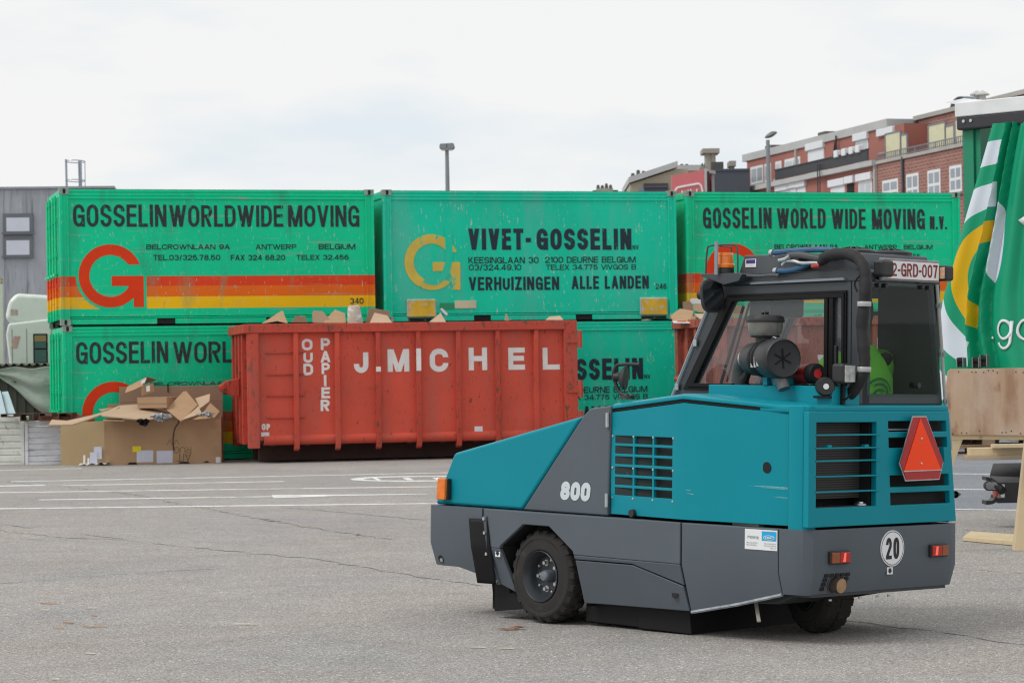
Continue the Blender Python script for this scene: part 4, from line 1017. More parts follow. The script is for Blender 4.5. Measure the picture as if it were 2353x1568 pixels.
ring_prism(wf2, wf3, CY + .022, CY - .02, 'window_frame', BLK)
for x0, x1 in ((-1.835, -1.862), (-1.872, -1.902)):
    MB().box((x0, CY + .018, 1.455), (x1, CY - .02, 1.968)).build('window_bar', BLK, sw, .003)
MB().box((-1.935, CY + .02, 1.585), (-1.952, CY + .045, 1.69)).build('window_handle', PLA, sw, .005)
GL1 = glass('side window glass', (.78, .81, .84), .06, .02, .07)
GL2 = glass('tinted rear window glass', (.68, .85, .79), .02, .02, .0)
GL3 = glass('clear cab glass', (.86, .89, .88), .03, .02, .02)
MB().add([(x, CY - .005, z) for x, z in wf3], [(0, 1, 2, 3)]).build('side_window', GL1, sw)
# front pillars, silver beading with clips, windscreen
for y, nm in ((CY - .03, 1), (CYR + .03, 0)):
    MB().bar((-.640, y, 1.385), (-1.015, y, 2.065), .07, .055, (0, 1, 0)).build('front_pillar', CABG, sw, .012)
MB().tube([(-.622, CY - .005, 1.39), (-.80, CY - .005, 1.715), (-.985, CY - .005, 2.05)], .016, 8).build('pillar_bead', CABL, sw)
for k in (.08, .5, .92):
    p = Vector((-.640, CY + .008, 1.395)).lerp(Vector((-.995, CY + .008, 2.02)), k)
    MB().box((p.x - .014, p.y, p.z - .02), (p.x + .014, p.y + .012, p.z + .02)).build('pillar_clip', pm('clear plastic', (.4, .42, .44), .3, var=.2), sw, .003)
MB().add([(-.655, CY - .06, 1.40), (-.655, CYR + .06, 1.40), (-1.01, CYR + .06, 2.04), (-1.01, CY - .06, 2.04)], [(0, 1, 2, 3)]).build('windscreen', GL3, sw)
MB().box((-.62, CY - .01, 1.30), (-.70, CYR, 1.40)).build('front_sill', CABG, sw, .01)
MB().tube([(-.78, -.75, 1.47), (-.99, -.72, 1.93)], .010, 6).tube([(-.80, -.78, 1.48), (-1.0, -.76, 1.95)], .007, 6).build('wiper', BLK, sw)
# lower cab, rear frame
MB().box((-.66, CY, 1.30), (-2.075, CY - .03, 1.385)).build('cab_lower_panel', CABG, sw, .006)
MB().box((-2.02, CY - .0, 1.355), (-2.085, CY - .10, 2.06)).build('rear_pillar', CABG, sw, .012)
def yrr(z): return -1.232 + .09 * (z - 1.37) / .7
ro = [(CY - .02, 1.358), (CY - .03, 2.09), (yrr(2.09), 2.09), (yrr(1.358), 1.358)]
ri_ = [(CY - .075, 1.42), (CY - .078, 2.028), (yrr(2.03) + .022, 2.028), (yrr(1.42) + .022, 1.42)]
m = MB(); vs = [(-2.085, y, z) for y, z in ro] + [(-2.085, y, z) for y, z in ri_] + [(-2.05, y, z) for y, z in ro] + [(-2.05, y, z) for y, z in ri_]
fs = []
for i in range(4):
    j = (i + 1) % 4
    fs += [(i, j, 4 + j, 4 + i), (8 + i, 12 + i, 12 + j, 8 + j), (i, 8 + i, 8 + j, j), (4 + i, 4 + j, 12 + j, 12 + i)]
m.add(vs, fs).build('cab_rear_frame', CABG, sw, .008)
MB().add([(-2.094, y, z) for y, z in ((CY - .062, 1.405), (CY - .066, 2.045), (yrr(2.04) + .010, 2.045), (yrr(1.41) + .010, 1.405))], [(0, 1, 2, 3)]).build('rear_window', GL2, sw)
for y in (-.64, -.70, -1.02, -1.08):
    MB().cyl((-2.088, y, 2.03), (-2.112, y, 2.03), .012, 10).build('hinge_bolt', PLA, sw)
for y in (-.67, -1.05):
    MB().box((-2.085, y + .06, 2.052), (-2.108, y - .06, 2.062)).build('window_hinge', CABG, sw, .002)
MB().tube(smooth_path([(-2.10, yrr(2.05) - .012, 2.05), (-2.10, yrr(1.75) - .012, 1.75), (-2.10, yrr(1.4) - .012, 1.38), (-2.105, -1.262, 1.30), (-2.10, -1.292, 1.10)], 4), .010, 8).build('side_tube', pm('pale grey tube', (.36, .37, .35), .5, var=.1), sw)
for z in (1.93, 1.65, 1.38):
    MB().box((-2.085, yrr(z) - .004, z - .012), (-2.115, yrr(z) - .024, z + .012)).build('tube_clip', CABL, sw)
MB().cyl((-2.094, -.975, 1.47), (-2.125, -.975, 1.47), .016, 12).build('window_knob', PLA, sw)
# right wall of the cab
MB().box((-1.62, CYR, 1.30), (-2.06, CYR + .03, 2.05)).build('cab_side_wall', pm('dark cab lining', (.016, .024, .024), .5, var=.05), sw)
MB().box((-.66, CYR, 1.30), (-1.62, CYR + .03, 1.42)).build('cab_side_wall', CABG, sw)
MB().box((-1.0, CYR, 1.98), (-1.62, CYR + .03, 2.05)).build('cab_side_wall', CABG, sw)
MB().box((-1.28, CYR + .002, 1.42), (-1.33, CYR + .03, 1.98)).build('window_bar', CABG, sw)
MB().add([(-.68, CYR + .015, 1.42), (-1.62, CYR + .015, 1.42), (-1.62, CYR + .015, 1.98), (-1.0, CYR + .015, 1.98)], [(0, 1, 2, 3)]).build('side_window', GL3, sw)
# inside
MB().box((-1.40, -.76, 1.04), (-1.92, -1.18, 1.12)).box((-1.90, -.78, 1.10), (-1.97, -1.16, 1.30)).build('seat', PLA, sw, .03)
MB().tube([(-1.0, -.95, 1.15), (-1.19, -.95, 1.42)], .022, 8).build('steering_column', PLA, sw)
st = MB()
ctr = Vector((-1.20, -.95, 1.44)); nrm = Vector((-.55, 0, .83)); ea = nrm.orthogonal().normalized(); eb = nrm.cross(ea)
st.tube([ctr + (ea * cos(2 * pi * k / 20) + eb * sin(2 * pi * k / 20)) * .155 for k in range(21)], .013, 6, False)
for k in range(3):
    st.bar(ctr, ctr + (ea * cos(2.1 * k) + eb * sin(2.1 * k)) * .15, .02, .012, nrm)
st.build('steering_wheel', PLA, sw)
MB().box((-1.12, -.62, 1.86), (-1.30, -.92, 1.99)).build('sun_visor', pm('smoky visor', (.06, .065, .075), .5), sw, .02)
MB().box((-1.55, CYR + .04, 1.60), (-1.57, CYR + .14, 1.63)).box((-1.55, CYR + .08, 1.57), (-1.58, CYR + .11, 1.68)).build('door_handle', PLA, sw, .006)
# roof
MB().prism([(-.985, 2.045), (-1.03, 2.095), (-1.27, 2.105), (-2.06, 2.125), (-2.088, 2.10), (-2.088, 2.045)], 1, CY + .005, CYR + .03).build('cab_roof', CABG, sw, .012, 3)
MB().prism([(-1.272, 2.060), (-1.262, 2.045), (-1.99, 2.055), (-1.98, 2.070)], 1, CY + .004, CY + .024).build('roof_gutter', CABL, sw, .003)
MB().prism([(-1.115, 2.10), (-1.165, 2.222), (-2.03, 2.212), (-2.05, 2.12)], 1, -.535, -1.155).build('air_conditioner', pm('grey unit', (.075, .088, .10), .42, var=.06, vs=3), sw, .008)
MB().box((-1.60, -.532, 2.13), (-1.72, -.525, 2.21)).build('unit_recess', VOID, sw)
MB().box((-1.18, -.533, 2.15), (-1.265, -.530, 2.198)).build('unit_sticker', WHT, sw)
MB().box((-1.188, -.530, 2.172), (-1.258, -.5285, 2.194)).build('sticker_print', pm('violet print', (.06, .04, .22), .5), sw)
for x, y in ((-1.86, -.70), (-1.90, -.98)):
    m = MB().lathe([(.125, 0), (.125, .018), (.105, .028), (.10, .020), (0, .020)], (x, y, 2.213), (0, 0, 1), 28)
    fn = m.build('fan_housing', PLA, sw)
    gr = MB().lathe([(0, .045), (.03, .043), (.032, .036)], (x, y, 2.213), (0, 0, 1), 14)
    for k in range(12):
        t = 2 * pi * k / 12
        gr.bar((x + .028 * cos(t), y + .028 * sin(t), 2.255), (x + .11 * cos(t), y + .11 * sin(t), 2.236), .007, .004)
    gr.build('fan_guard', PLA, fn)
# beacon on its bracket
MB().prism([(-.93, 2.100), (-1.02, 2.075), (-1.12, 2.045), (-1.24, 2.065), (-1.27, 2.105), (-1.24, 2.112), (-.93, 2.115)], 1, CY + .09, CY - .04).build('beacon_bracket', CABG, sw, .004)
bc = Vector((-1.075, CY + .03, 2.115))
be = MB().lathe([(.0, 0), (.053, 0), (.053, .035), (.05, .036)], bc, (0, 0, 1), 24).build('beacon', PLA, sw)
MB().lathe([(.055, .033), (.057, .050), (.053, .056), (.048, .056), (.0475, .100), (.049, .102), (.049, .112), (.045, .122), (0, .124)], bc, (0, 0, 1), 28).build('beacon_lens', AMB, be)
MB().box((-1.065, CY + .105, 2.105), (-1.09, CY + .112, 2.30)).build('beacon_guard', CABL, be)
MB().tube(smooth_path([(-.945, CY + .06, 2.11), (-.955, CY + .06, 2.25), (-.99, CY + .06, 2.28), (-1.17, CY + .06, 2.278), (-1.20, CY + .06, 2.25), (-1.205, CY + .06, 2.11)], 4), .0055, 6).tube([(-1.075, CY - .02, 2.10), (-1.075, CY - .02, 2.27), (-1.075, CY + .1, 2.275)], .0055, 6).build('guard_wire', CABG, be)
# hoses on the roof
BLUE = pm('blue hose', (0.03, 0.105, 0.21), .42, var=.12, vs=12)
GHOSE = pm('grey hose', (0.07, 0.075, 0.08), .6, var=.12)
SLV = pm('black hose sleeve', (0.014, 0.014, 0.016), .72, var=.25, vs=25, bump=.35, bs=18)
def H(u, v, y): return on(MW, u, v, 1, y)
def zz2(x, y): return ((2560 + x * 1140 / 2352) * K, (880 + y * 1140 / 2352) * K)
def hose(pts, r, mat, name, y=-.47, n=10):
    return MB().tube(smooth_path([H(*zz2(a, b), y if len(q_) == 2 else q_[2]) for q_ in pts for a, b in [q_[:2]]], 6), r, n).build(name, mat, sw)
hose([(690, 140), (800, 130), (950, 118), (1080, 115), (1190, 120)], .016, BLUE, 'blue_hose', -.48)
hose([(715, 280), (800, 278), (880, 265), (940, 242), (985, 215)], .016, BLUE, 'blue_hose', -.48)
hose([(815, 165), (900, 155), (1000, 170), (1080, 185)], .020, GHOSE, 'grey_hose', -.47)
hose([(770, 235), (800, 205), (860, 205), (920, 220), (1000, 218), (1060, 220)], .011, MET, 'fitting_pipe', -.46)
hose([(745, 200), (790, 190), (830, 165)], .013, MET, 'fitting_pipe', -.45)
hose([(1000, 245), (1060, 240)], .012, pm('red fitting', (.35, .03, .025), .5), 'fitting_pipe', -.45)
hose([(495, 315), (600, 318), (680, 312), (740, 315)], .009, GHOSE, 'cable', -.45, 6)
for x, y in ((690, 140), (722, 280)):
    p = H(*zz2(x, y), -.48); MB().lathe([(.020, -.012), (.021, 0), (.020, .012)], p, (1, 0, 0), 14).build('hose_clamp', MET, sw)
# thick sleeve arching over the roof edge and down the pillar
pth = [(1065, 215, -.46), (1110, 170, -.45), (1200, 150, -.44), (1300, 155, -.44), (1370, 200, -.43), (1410, 290, -.42), (1415, 420, -.41), (1400, 560, -.41), (1385, 720, -.41), (1400, 880, -.41), (1405, 1020, -.41), (1370, 1130, -.41), (1310, 1215, -.42), (1270, 1255, -.43)]
rr = []
P3 = smooth_path([H(*zz2(a, b), y) for a, b, y in pth], 6)
for i in range(len(P3)):
    rr.append(.0335 + .0012 * sin(i * 1.9) + .002 * sin(i * .73) - (.010 if i < 4 else 0))
MB().tube(P3, rr, 14).build('hose_sleeve', SLV, sw)
for a, b in ((1390, 530), (1390, 1048)):
    p = H(*zz2(a, b), -.41); p = min(P3, key=lambda q: abs(q.z - p.z) + (9 if q.x > -1.9 else 0)); MB().lathe([(.038, -.014), (.0395, -.011), (.0395, .011), (.038, .014)], p, (0, 0, 1), 20).build('sleeve_band', pm('pale band', (.42, .44, .44), .35, .3, var=.1), sw)
hose([(1385, 300), (1340, 350), (1330, 390), (1350, 440)], .005, BLK, 'cable', -.42, 6)
hose([(1185, 1110), (1195, 1200), (1215, 1270), (1260, 1270), (1300, 1230)], .006, BLK, 'cable', -.33, 6)
# number plate with two lamps
pl = MB().box((-2.10, -.640, 2.058), (-2.122, -1.150, 2.184)).build('plate_holder', CABL, sw, .006)
MB().box((-2.121, -.650, 2.066), (-2.125, -1.142, 2.176)).build('number_plate', WHT, pl)
PRED = pm('red plate print', (0.22, 0.010, 0.012), .5, var=0)
for z0, z1 in ((2.0665, 2.070), (2.172, 2.1755)):
    MB().box((-2.1252, -.652, z0), (-2.1262, -1.140, z1)).build('plate_border', PRED, pl)
word('2-GRD-007', .40, .074, lambda a, b, l: (-2.1262 - l, -.728 - a, 2.085 + b), PRED, pl, .15, 0, 'lettering', .75)
for y0, y1, z0, z1, ln in ((-.600, -.705, 2.076, 2.170, 0), (-1.155, -1.235, 2.070, 2.160, 1)):
    h = MB().box((-2.09, y0, z0), (-2.165, y1, z1)).build('work_lamp', PLA, sw, .018, 4)
    if ln: MB().box((-2.12, y0 + .004, z0 + .012), (-2.155, y0 - .01, z1 - .012)).build('lamp_lens', pm('warm lamp glass', (.42, .30, .22), .15, var=.35, vs=60, emit=(1, .45, .15), es=.15), h, .004)
# ---- engine deck with air cleaner
MB().prism([(-1.15, -.26), (-2.10, -.26), (-2.10, -.49), (-1.15, -.49)], 2, 1.33, 1.462).build('engine_deck', TEAL, sw, .006)
for x in (-1.30, -1.42, -1.60, -1.90):
    MB().cyl((x, -.30, 1.462), (x, -.30, 1.470), .014, 8).build('bolt', BLK, sw)
ac = thing('air_cleaner', None, None); ac.parent = sw
AX = Vector((-.93, .36, 0)).normalized(); c0 = Vector((-1.425, -.33, 1.612))
MB().lathe([(.0, -.03), (.05, -.03), (.075, -.01), (.092, .02), (.096, .05), (.098, .13), (.100, .132), (.100, .14), (.098, .142), (.098, .158), (.104, .16), (.104, .172), (.098, .174), (.098, .195), (.104, .197), (.104, .21), (.098, .212), (.100, .25), (.108, .255), (.112, .27), (.114, .36), (.112, .40), (.104, .412), (.100, .405), (.085, .400), (.0, .400)], c0, AX, 40).build('filter_housing', PLA, ac)
e_ = c0 + AX * .402
sa = AX.orthogonal().normalized(); sb = AX.cross(sa)
m = MB()
for k in range(3):
    t = pi * k / 3 + .3
    m.bar(e_ + (sa * cos(t) + sb * sin(t)) * .055, e_ - (sa * cos(t) + sb * sin(t)) * .055, .007, .008, AX)
m.build('cover_ribs', BLK, ac)
MB().tube(smooth_path([c0 - AX * .03, c0 - AX * .09 + Vector((0, 0, -.012)), c0 - AX * .135 + Vector((0, 0, -.06)), c0 - AX * .15 + Vector((0, 0, -.15))], 6), .052, 18).build('intake_elbow', pm('grey rubber elbow', (.045, .048, .05), .55, var=.08), ac)
MB().lathe([(.057, -.014), (.058, 0), (.057, .014)], c0 - AX * .055, AX, 24).build('hose_clamp', MET, ac)
MB().box((-1.47, -.225, 1.585), (-1.505, -.222, 1.645)).build('filter_sticker', WHT, ac)
pc = Vector((-1.575, -.28, 1.70)); _s = .86
MB().lathe([(.055, -.03), (.055, .03), (.082, .034), (.086, .044)], pc, (0, 0, 1), 28).build('cleaner_neck', PLA, ac)
MB().lathe([(.086, .044), (.098, .062), (.103, .118), (.103, .122)], pc, (0, 0, 1), 36).build('dust_bowl', pm('smoky clear bowl', (.16, .165, .15), .2, var=.25, vs=14, coat=.5, marks=[((.5, .5, .5), 24, .66, .04, (1, 1, 1))]), ac)
MB().lathe([(.108, .118), (.111, .124), (.110, .135), (.104, .152), (.085, .160), (0, .163)], pc, (0, 0, 1), 36).build('bowl_cap', PLA, ac)
MB().cyl(pc + Vector((-.01, 0, .16)), pc + Vector((-.01, 0, .178)), .012, 8).cyl(pc + Vector((.02, 0, .16)), pc + Vector((.02, 0, .174)), .008, 8).build('cap_screws', BLK, ac)
MB().tube([c0 + AX * .0 + Vector((0, .03, -.08)), c0 - AX * .03 + Vector((.0, .05, -.13))], [.02, .03], 10).build('drain_valve', BLK, ac)
for k in (.165, .205):
    MB().lathe([(.103, -.007), (.106, 0), (.103, .007)], c0 + AX * k, AX, 32).build('mounting_band', BLK, ac)
    p = c0 + AX * k + Vector((0, .095, -.02)); MB().box(p - Vector((.008, .02, .03)), p + Vector((.008, .01, .03))).build('band_bolt', MET, ac)
p = c0 + AX * .27 + Vector((0, .09, -.03)); MB().box(p - Vector((.02, .03, .012)), p + Vector((.02, .022, .012))).build('cover_clip', MET, ac)
p = c0 + AX * .26 + Vector((0, 0, .108)); MB().tube([p, p + Vector((-.02, .01, .015)), p + Vector((-.045, .01, .008))], .005, 6).build('cover_clip', MET, ac)
MB().box((-1.585, -.29, 1.462), (-1.62, -.25, 1.53)).box((-1.69, -.34, 1.462), (-1.74, -.22, 1.50)).build('filter_stand', TEAL, ac, .004)
MB().box((-1.585, -.262, 1.50), (-1.63, -.256, 1.55)).build('stand_clip', BLK, ac)
MB().tube(smooth_path([e_ - Vector((0, 0, .07)) - AX * .06, e_ + Vector((-.02, .0, -.12)) - AX * .05, e_ + Vector((-.035, 0, -.17)) - AX * .04], 4), .035, 12).build('outlet_elbow', pm('grey plastic elbow', (.10, .10, .105), .5, var=.1), ac)
# extinguisher, buzzer, work light
ex = thing('fire_extinguisher', None, None); ex.parent = sw
q0 = H(*zz2(860, 1085), -.42); q1 = H(*zz2(1000, 1075), -.36); q2 = H(*zz2(1070, 1070), -.33)
d_ = (q2 - q0).normalized()
MB().lathe([(.0, -.02), (.05, -.01), (.056, .03), (.056, (q1 - q0).length)], q0, d_, 24).build('bottle', pm('red enamel', (.42, .012, .016), .3, var=.08, coat=.4), ex)
MB().lathe([(.058, 0), (.058, .05), (.05, .066), (.028, .066)], q1, d_, 24).build('end_cap', BLK, ex)
MB().lathe([(.028, .060), (0, .058)], q1, d_, 16).build('cap_centre', pm('red plastic', (.55, .015, .02), .35, var=.02), ex)
p = H(*zz2(1100, 1172), -.26)
MB().lathe([(0, -.05), (.045, -.05), (.052, -.04), (.052, .03), (.046, .045), (0, .045)], p, (-.75, .66, 0), 24).build('reverse_buzzer', PLA, sw)
MB().lathe([(0, .0475), (.016, .0475), (.016, .046)], p, (-.75, .66, 0), 14).build('buzzer_label', WHT, sw)
MB().box(p + Vector((-.05, -.02, -.065)), p + Vector((.06, .03, -.052))).build('buzzer_bracket', BLK, sw)
p = H(*zz2(1240, 1075), -.33)
wl = MB().box(p - Vector((.055, .045, .055)), p + Vector((.035, .065, .058))).build('work_lamp', PLA, sw, .02, 4)
MB().box(p + Vector((-.058, -.036, -.045)), p + Vector((-.054, .050, .047))).build('lamp_lens', pm('ribbed lamp glass', (.45, .46, .46), .12, .2, var=.3, vs=30), wl, .004)
MB().bar(p - Vector((0, 0, .05)), p - Vector((0, 0, .17)), .02, .02).build('lamp_stem', BLK, sw)
# ---- mirrors
p = on(MW, 1440, 916, 1, -.12)
mi = MB().lathe([(0, 0), (.05, 0), (.045, .022), (0, .03)], p, (0, 0, 1), 16)
mi.tube(smooth_path([p + Vector((-.03, .02, .02)), p + Vector((.03, .03, .04)), p + Vector((.06, .04, .10)), p + Vector((.065, .05, .15)), p + Vector((.05, .04, .195)), p + Vector((.0, .02, .205)), p + Vector((-.08, -.02, .203))], 5), .011, 8)
mi.build('mirror_arm', PLA, sw)
MB().lathe([(0, -.012), (.035, -.010), (.05, 0), (.066, .014), (.072, .026), (.070, .030), (0, .031)], p + Vector((.03, .02, .125)), (-.85, -.55, -.05), 24).build('mirror_head', PLA, sw)
MB().cyl(p + Vector((.065, .045, .130)), p + Vector((.02, .02, .130)), .026, 12).build('mirror_joint', PLA, sw)
a = on(MW, *zz2(290, 330), 1, CY + .06); b = on(MW, *zz2(150, 465), 1, CY + .10)
MB().tube(smooth_path([a, a.lerp(b, .35) + Vector((.0, 0, .05)), a.lerp(b, .8) + Vector((.02, 0, .03)), b], 5), .011, 8).build('mirror_arm', PLA, sw)
MB().lathe([(0, -.02), (.026, -.02), (.028, .02), (0, .022)], b, (1, 0, 0), 12).build('mirror_joint', PLA, sw)
mc = on(MW, *zz2(232, 475), 1, CY + .10)
def mir(o_, s_):
    e1, e2, nn = Vector((.25, .97, .0)), Vector((.12, 0, .99)), Vector((.97, -.25, 0))
    f_ = lambda q: math.copysign(abs(q) ** .6, q)
    return [mc + nn * o_ + e1 * (.078 * s_ * f_(cos(t))) + e2 * (.098 * s_ * f_(sin(t))) for t in [2 * pi * k / 28 for k in range(28)]]
_n = 28
mh = MB().add(mir(-.004, .93) + mir(.0, 1) + mir(.014, 1) + mir(.034, .82) + mir(.042, .45), [(k * _n + i, k * _n + (i + 1) % _n, (k + 1) * _n + (i + 1) % _n, (k + 1) * _n + i) for k in range(4) for i in range(_n)] + [tuple(range(_n)), tuple(range(4 * _n, 5 * _n))]).build('mirror_head', PLA, sw, angle=60)
m = MB().add(mir(-.0055, .88), [tuple(range(28))]); m.build('mirror_glass', pm('mirror', (.10, .11, .125), .08, .9, var=0), mh)

# ================================================================== driver (seated in the cab)
SHIRT = pm('lime green T-shirt', (0.20, 0.56, 0.045), .8, var=.10, vs=7, bump=.25, bs=14)
SKIN = pm('skin', (.50, .30, .21), .55, var=.05)
TROU = pm('dark trousers', (.03, .033, .04), .85, var=.15)
def skinned(name, verts, edges, radii, mat, parent=None, root=0, sub=2):
    me = bpy.data.meshes.new(name); me.from_pydata([tuple(v) for v in verts], edges, [])
    me.materials.append(mat)
    o = link(name, me, parent)
    md = o.modifiers.new('skin', 'SKIN'); md.use_smooth_shade = True
    if not me.skin_vertices: me.skin_vertices.new()
    for i, r in enumerate(radii):
        me.skin_vertices[0].data[i].radius = r if isinstance(r, tuple) else (r, r)
        me.skin_vertices[0].data[i].use_root = (i == root)
    sb = o.modifiers.new('sub', 'SUBSURF'); sb.levels = sub; sb.render_levels = sub
    return o
pe = thing('person', 'driver in a lime green T-shirt seated inside the sweeper cab', 'person', MW)
bx, by = -1.68, -.97
V = [(bx, by, 1.16), (bx - .02, by, 1.32), (bx - .03, by, 1.50), (bx - .01, by, 1.62), (bx + .01, by, 1.70), (bx + .04, by, 1.80), (bx + .045, by, 1.92),
     (bx + .00, by + .185, 1.60), (bx + .10, by + .245, 1.40), (bx + .33, by + .17, 1.37), (bx + .41, by + .14, 1.40),
     (bx + .00, by - .185, 1.60), (bx + .10, by - .235, 1.40), (bx + .33, by - .16, 1.37), (bx + .41, by - .13, 1.40),
     (bx + .10, by + .10, 1.14), (bx + .48, by + .14, 1.17), (bx + .56, by + .14, .80), (bx + .70, by + .14, .76),
     (bx + .10, by - .10, 1.14), (bx + .48, by - .14, 1.17), (bx + .56, by - .14, .80), (bx + .70, by - .14, .76)]
E_ = [(0, 1), (1, 2), (2, 3), (3, 4), (4, 5), (5, 6), (3, 7), (7, 8), (8, 9), (9, 10), (3, 11), (11, 12), (12, 13), (13, 14), (0, 15), (15, 16), (16, 17), (17, 18), (0, 19), (19, 20), (20, 21), (21, 22)]
Rr = [(.10, .12), (.09, .12), (.09, .12), (.07, .09), (.055, .055), (.082, .075), (.075, .068), (.05, .05), (.045, .045), (.036, .036), (.03, .03), (.05, .05), (.045, .045), (.036, .036), (.03, .03),
      .09, .07, .05, .045, .09, .07, .05, .045]
body = skinned('body', V, E_, Rr, SKIN, pe)
sh = MB()
def torso(a, b):          # shirt: elliptical rings from hem to neck
    z = 1.14 + b * .56
    w_ = [.175, .178, .190, .215, .225, .17, .075]; d_ = [.15, .145, .145, .15, .14, .11, .07]
    i = min(5, int(b * 6)); f_ = b * 6 - i
    ww, dd = w_[i] * (1 - f_) + w_[i + 1] * f_, d_[i] * (1 - f_) + d_[i + 1] * f_
    t = 2 * pi * a
    return (bx - .02 + dd * cos(t) * (1 + .03 * sin(9 * t + 7 * b)), by + ww * sin(t), z)
sh.grid(torso, 28, 18)
for s_ in (1, -1):
    sh.tube([(bx - .01, by + s_ * .16, 1.62), (bx + .02, by + s_ * .215, 1.56), (bx + .07, by + s_ * .245, 1.45), (bx + .10, by + s_ * .25, 1.40)], [.085, .085, .078, .075], 14, False)
sh.build('t_shirt', SHIRT, pe, 0, angle=80)
tr = MB()
for s_ in (1, -1):
    tr.tube([(bx + .02, by + s_ * .09, 1.15), (bx + .30, by + s_ * .12, 1.17), (bx + .48, by + s_ * .14, 1.17), (bx + .53, by + s_ * .14, 1.05), (bx + .56, by + s_ * .14, .84)], [.115, .10, .088, .078, .07], 14)
tr.build('trousers', TROU, pe)
hd = MB().lathe([(0, .125), (.055, .112), (.085, .07), (.096, .02), (.095, -.03), (.085, -.075), (.075, -.09)], (bx + .02, by, 1.90), (.0, 0, 1), 20)
hd.build('hair', pm('dark hair', (.035, .024, .018), .7, var=.3, vs=40, bump=.5, bs=60), pe)
fc = MB().lathe([(0, .03), (.010, .018), (.017, 0)], (bx + .135, by, 1.875), (1, 0, -.35), 8)
for s_ in (1, -1):
    fc.lathe([(0, .012), (.018, .008), (.024, 0)], (bx + .04, by + s_ * .085, 1.875), (0, s_, 0), 10)
fc.build('nose_and_ears', SKIN, pe)
# hands on the wheel: palm, four fingers and a thumb
for s_ in (1, -1):
    h0 = Vector((bx + .41, by + s_ * .135, 1.40))
    vv = [h0, h0 + Vector((.05, 0, .015))]; ee = [(0, 1)]; rr_ = [.026, .030]
    for k in range(4):
        q0 = h0 + Vector((.085, (k - 1.5) * .018 * s_, .02)); L_ = (.030, .036, .034, .026)[k]
        n = len(vv)
        vv += [q0, q0 + Vector((L_, 0, -.002)), q0 + Vector((L_ * 1.4, 0, -.028)), q0 + Vector((L_ * .9, 0, -.046))]
        ee += [(1, n), (n, n + 1), (n + 1, n + 2), (n + 2, n + 3)]; rr_ += [.011, .0095, .0088, .008]
    n = len(vv); vv += [h0 + Vector((.03, -.032 * s_, .008)), h0 + Vector((.058, -.045 * s_, -.004)), h0 + Vector((.080, -.04 * s_, -.018))]
    ee += [(0, n), (n, n + 1), (n + 1, n + 2)]; rr_ += [.013, .0105, .009]
    skinned('hand', vv, ee, rr_, SKIN, pe, 0, 1)
# round emblem printed on the back of the shirt
INKG = pm('dark green print', (.012, .12, .07), .7, var=.05)
lg = MB()
def onback(a, b):
    y = by + .025 - a; z = 1.40 + b
    return (bx - .02 - .150 * sqrt(max(.05, 1 - ((y - by) / .215) ** 2)) - .012, y, z)
def ringarc(R0, R1, t0, t1, n=26):
    vs = []
    for i in range(n + 1):
        t = radians(t0 + (t1 - t0) * i / n)
        vs += [onback(R0 * cos(t), R0 * sin(t)), onback(R1 * cos(t), R1 * sin(t))]
    lg.add(vs, [(2 * i, 2 * i + 1, 2 * i + 3, 2 * i + 2) for i in range(n)])
ringarc(.112, .100, 20, 300); ringarc(.082, .070, -150, 120); ringarc(.050, .037, 40, 330)
lg.add([onback(.0, .004), onback(.048, .004), onback(.048, -.009), onback(.0, -.009)], [(0, 1, 2, 3)])
lg.build('shirt_emblem', INKG, pe)

# ================================================================== cardboard in and around the skips
CARD = pm('brown cardboard', (0.40, 0.255, 0.145), .85, var=.07, vs=2.2, marks=[((.30, .18, .10), 2.5, .58, .2, (1, 1, 1))], bump=.08, bs=20)
CARD2 = pm('pale cardboard', (0.50, 0.36, 0.245), .85, var=.07, vs=2.2, bump=.08, bs=20)
CARD3 = pm('dull cardboard', (0.31, 0.20, 0.135), .88, var=.08, vs=2.2)
PAPER = pm('white paper', (0.66, 0.66, 0.68), .8, var=.06)
PLAST = pm('crumpled clear film', (.42, .45, .48), .3, .1, var=.4, vs=30, bump=1.0, bs=40)
def sheet_px(pts, Y, label, cat='cardboard', name='cardboard_sheet', mat=CARD, th=.012, bend=.0, group='cardboard waste'):
    """a flat or bent piece of board: picture corners with their depth"""
    P = [at(u * K, v * K, y if (y := (q_[2] if len(q_) > 2 else Y)) else Y) for q_ in pts for u, v in [q_[:2]]]
    n = len(P); c = sum(P, Vector()) / n
    nr = (P[1] - P[0]).cross(P[2] - P[0]).normalized()
    if nr.y > 0: nr = -nr
    m = MB(); m.sheet([p - c for p in P], th, -nr)
    o = m.build(name, mat, None, .002, 1); o.location = c
    tag(o, label, cat, group)
    return o
zc = lambda x, y: (840 + x * .578, 1160 + y * .578)
def pile(pts, Y, label, **kw):
    return sheet_px([zc(p[0], p[1] - (10 if p[1] < 60 else 0)) + ((p[2],) if len(p) > 2 else ()) for p in pts], Y, label, **kw)
pile([(245, 92, 46.3), (345, 75, 46.2), (412, 90, 46.2), (380, 20, 46.8), (360, 28, 46.8)], 46.3, 'pale cardboard flap sticking up at the left end of the red skip', mat=CARD)
pile([(440, 84), (540, 84), (530, 55), (470, 48), (445, 66)], 46.4, 'small cardboard scrap on the red skip beside a leaning flap', mat=CARD3)
pile([(575, 85), (650, 88), (690, 70), (640, 22), (580, 18), (572, 40)], 46.6, 'crumpled brown paper bag on the heap in the red skip', mat=CARD2, cat='paper bag', name='paper_bag')
pile([(640, 85, 46.5), (790, 85, 46.5), (785, 35, 46.9), (720, 10, 47.0), (690, 40, 46.8)], 46.6, 'torn cardboard lying across the middle of the skip heap', mat=CARD)
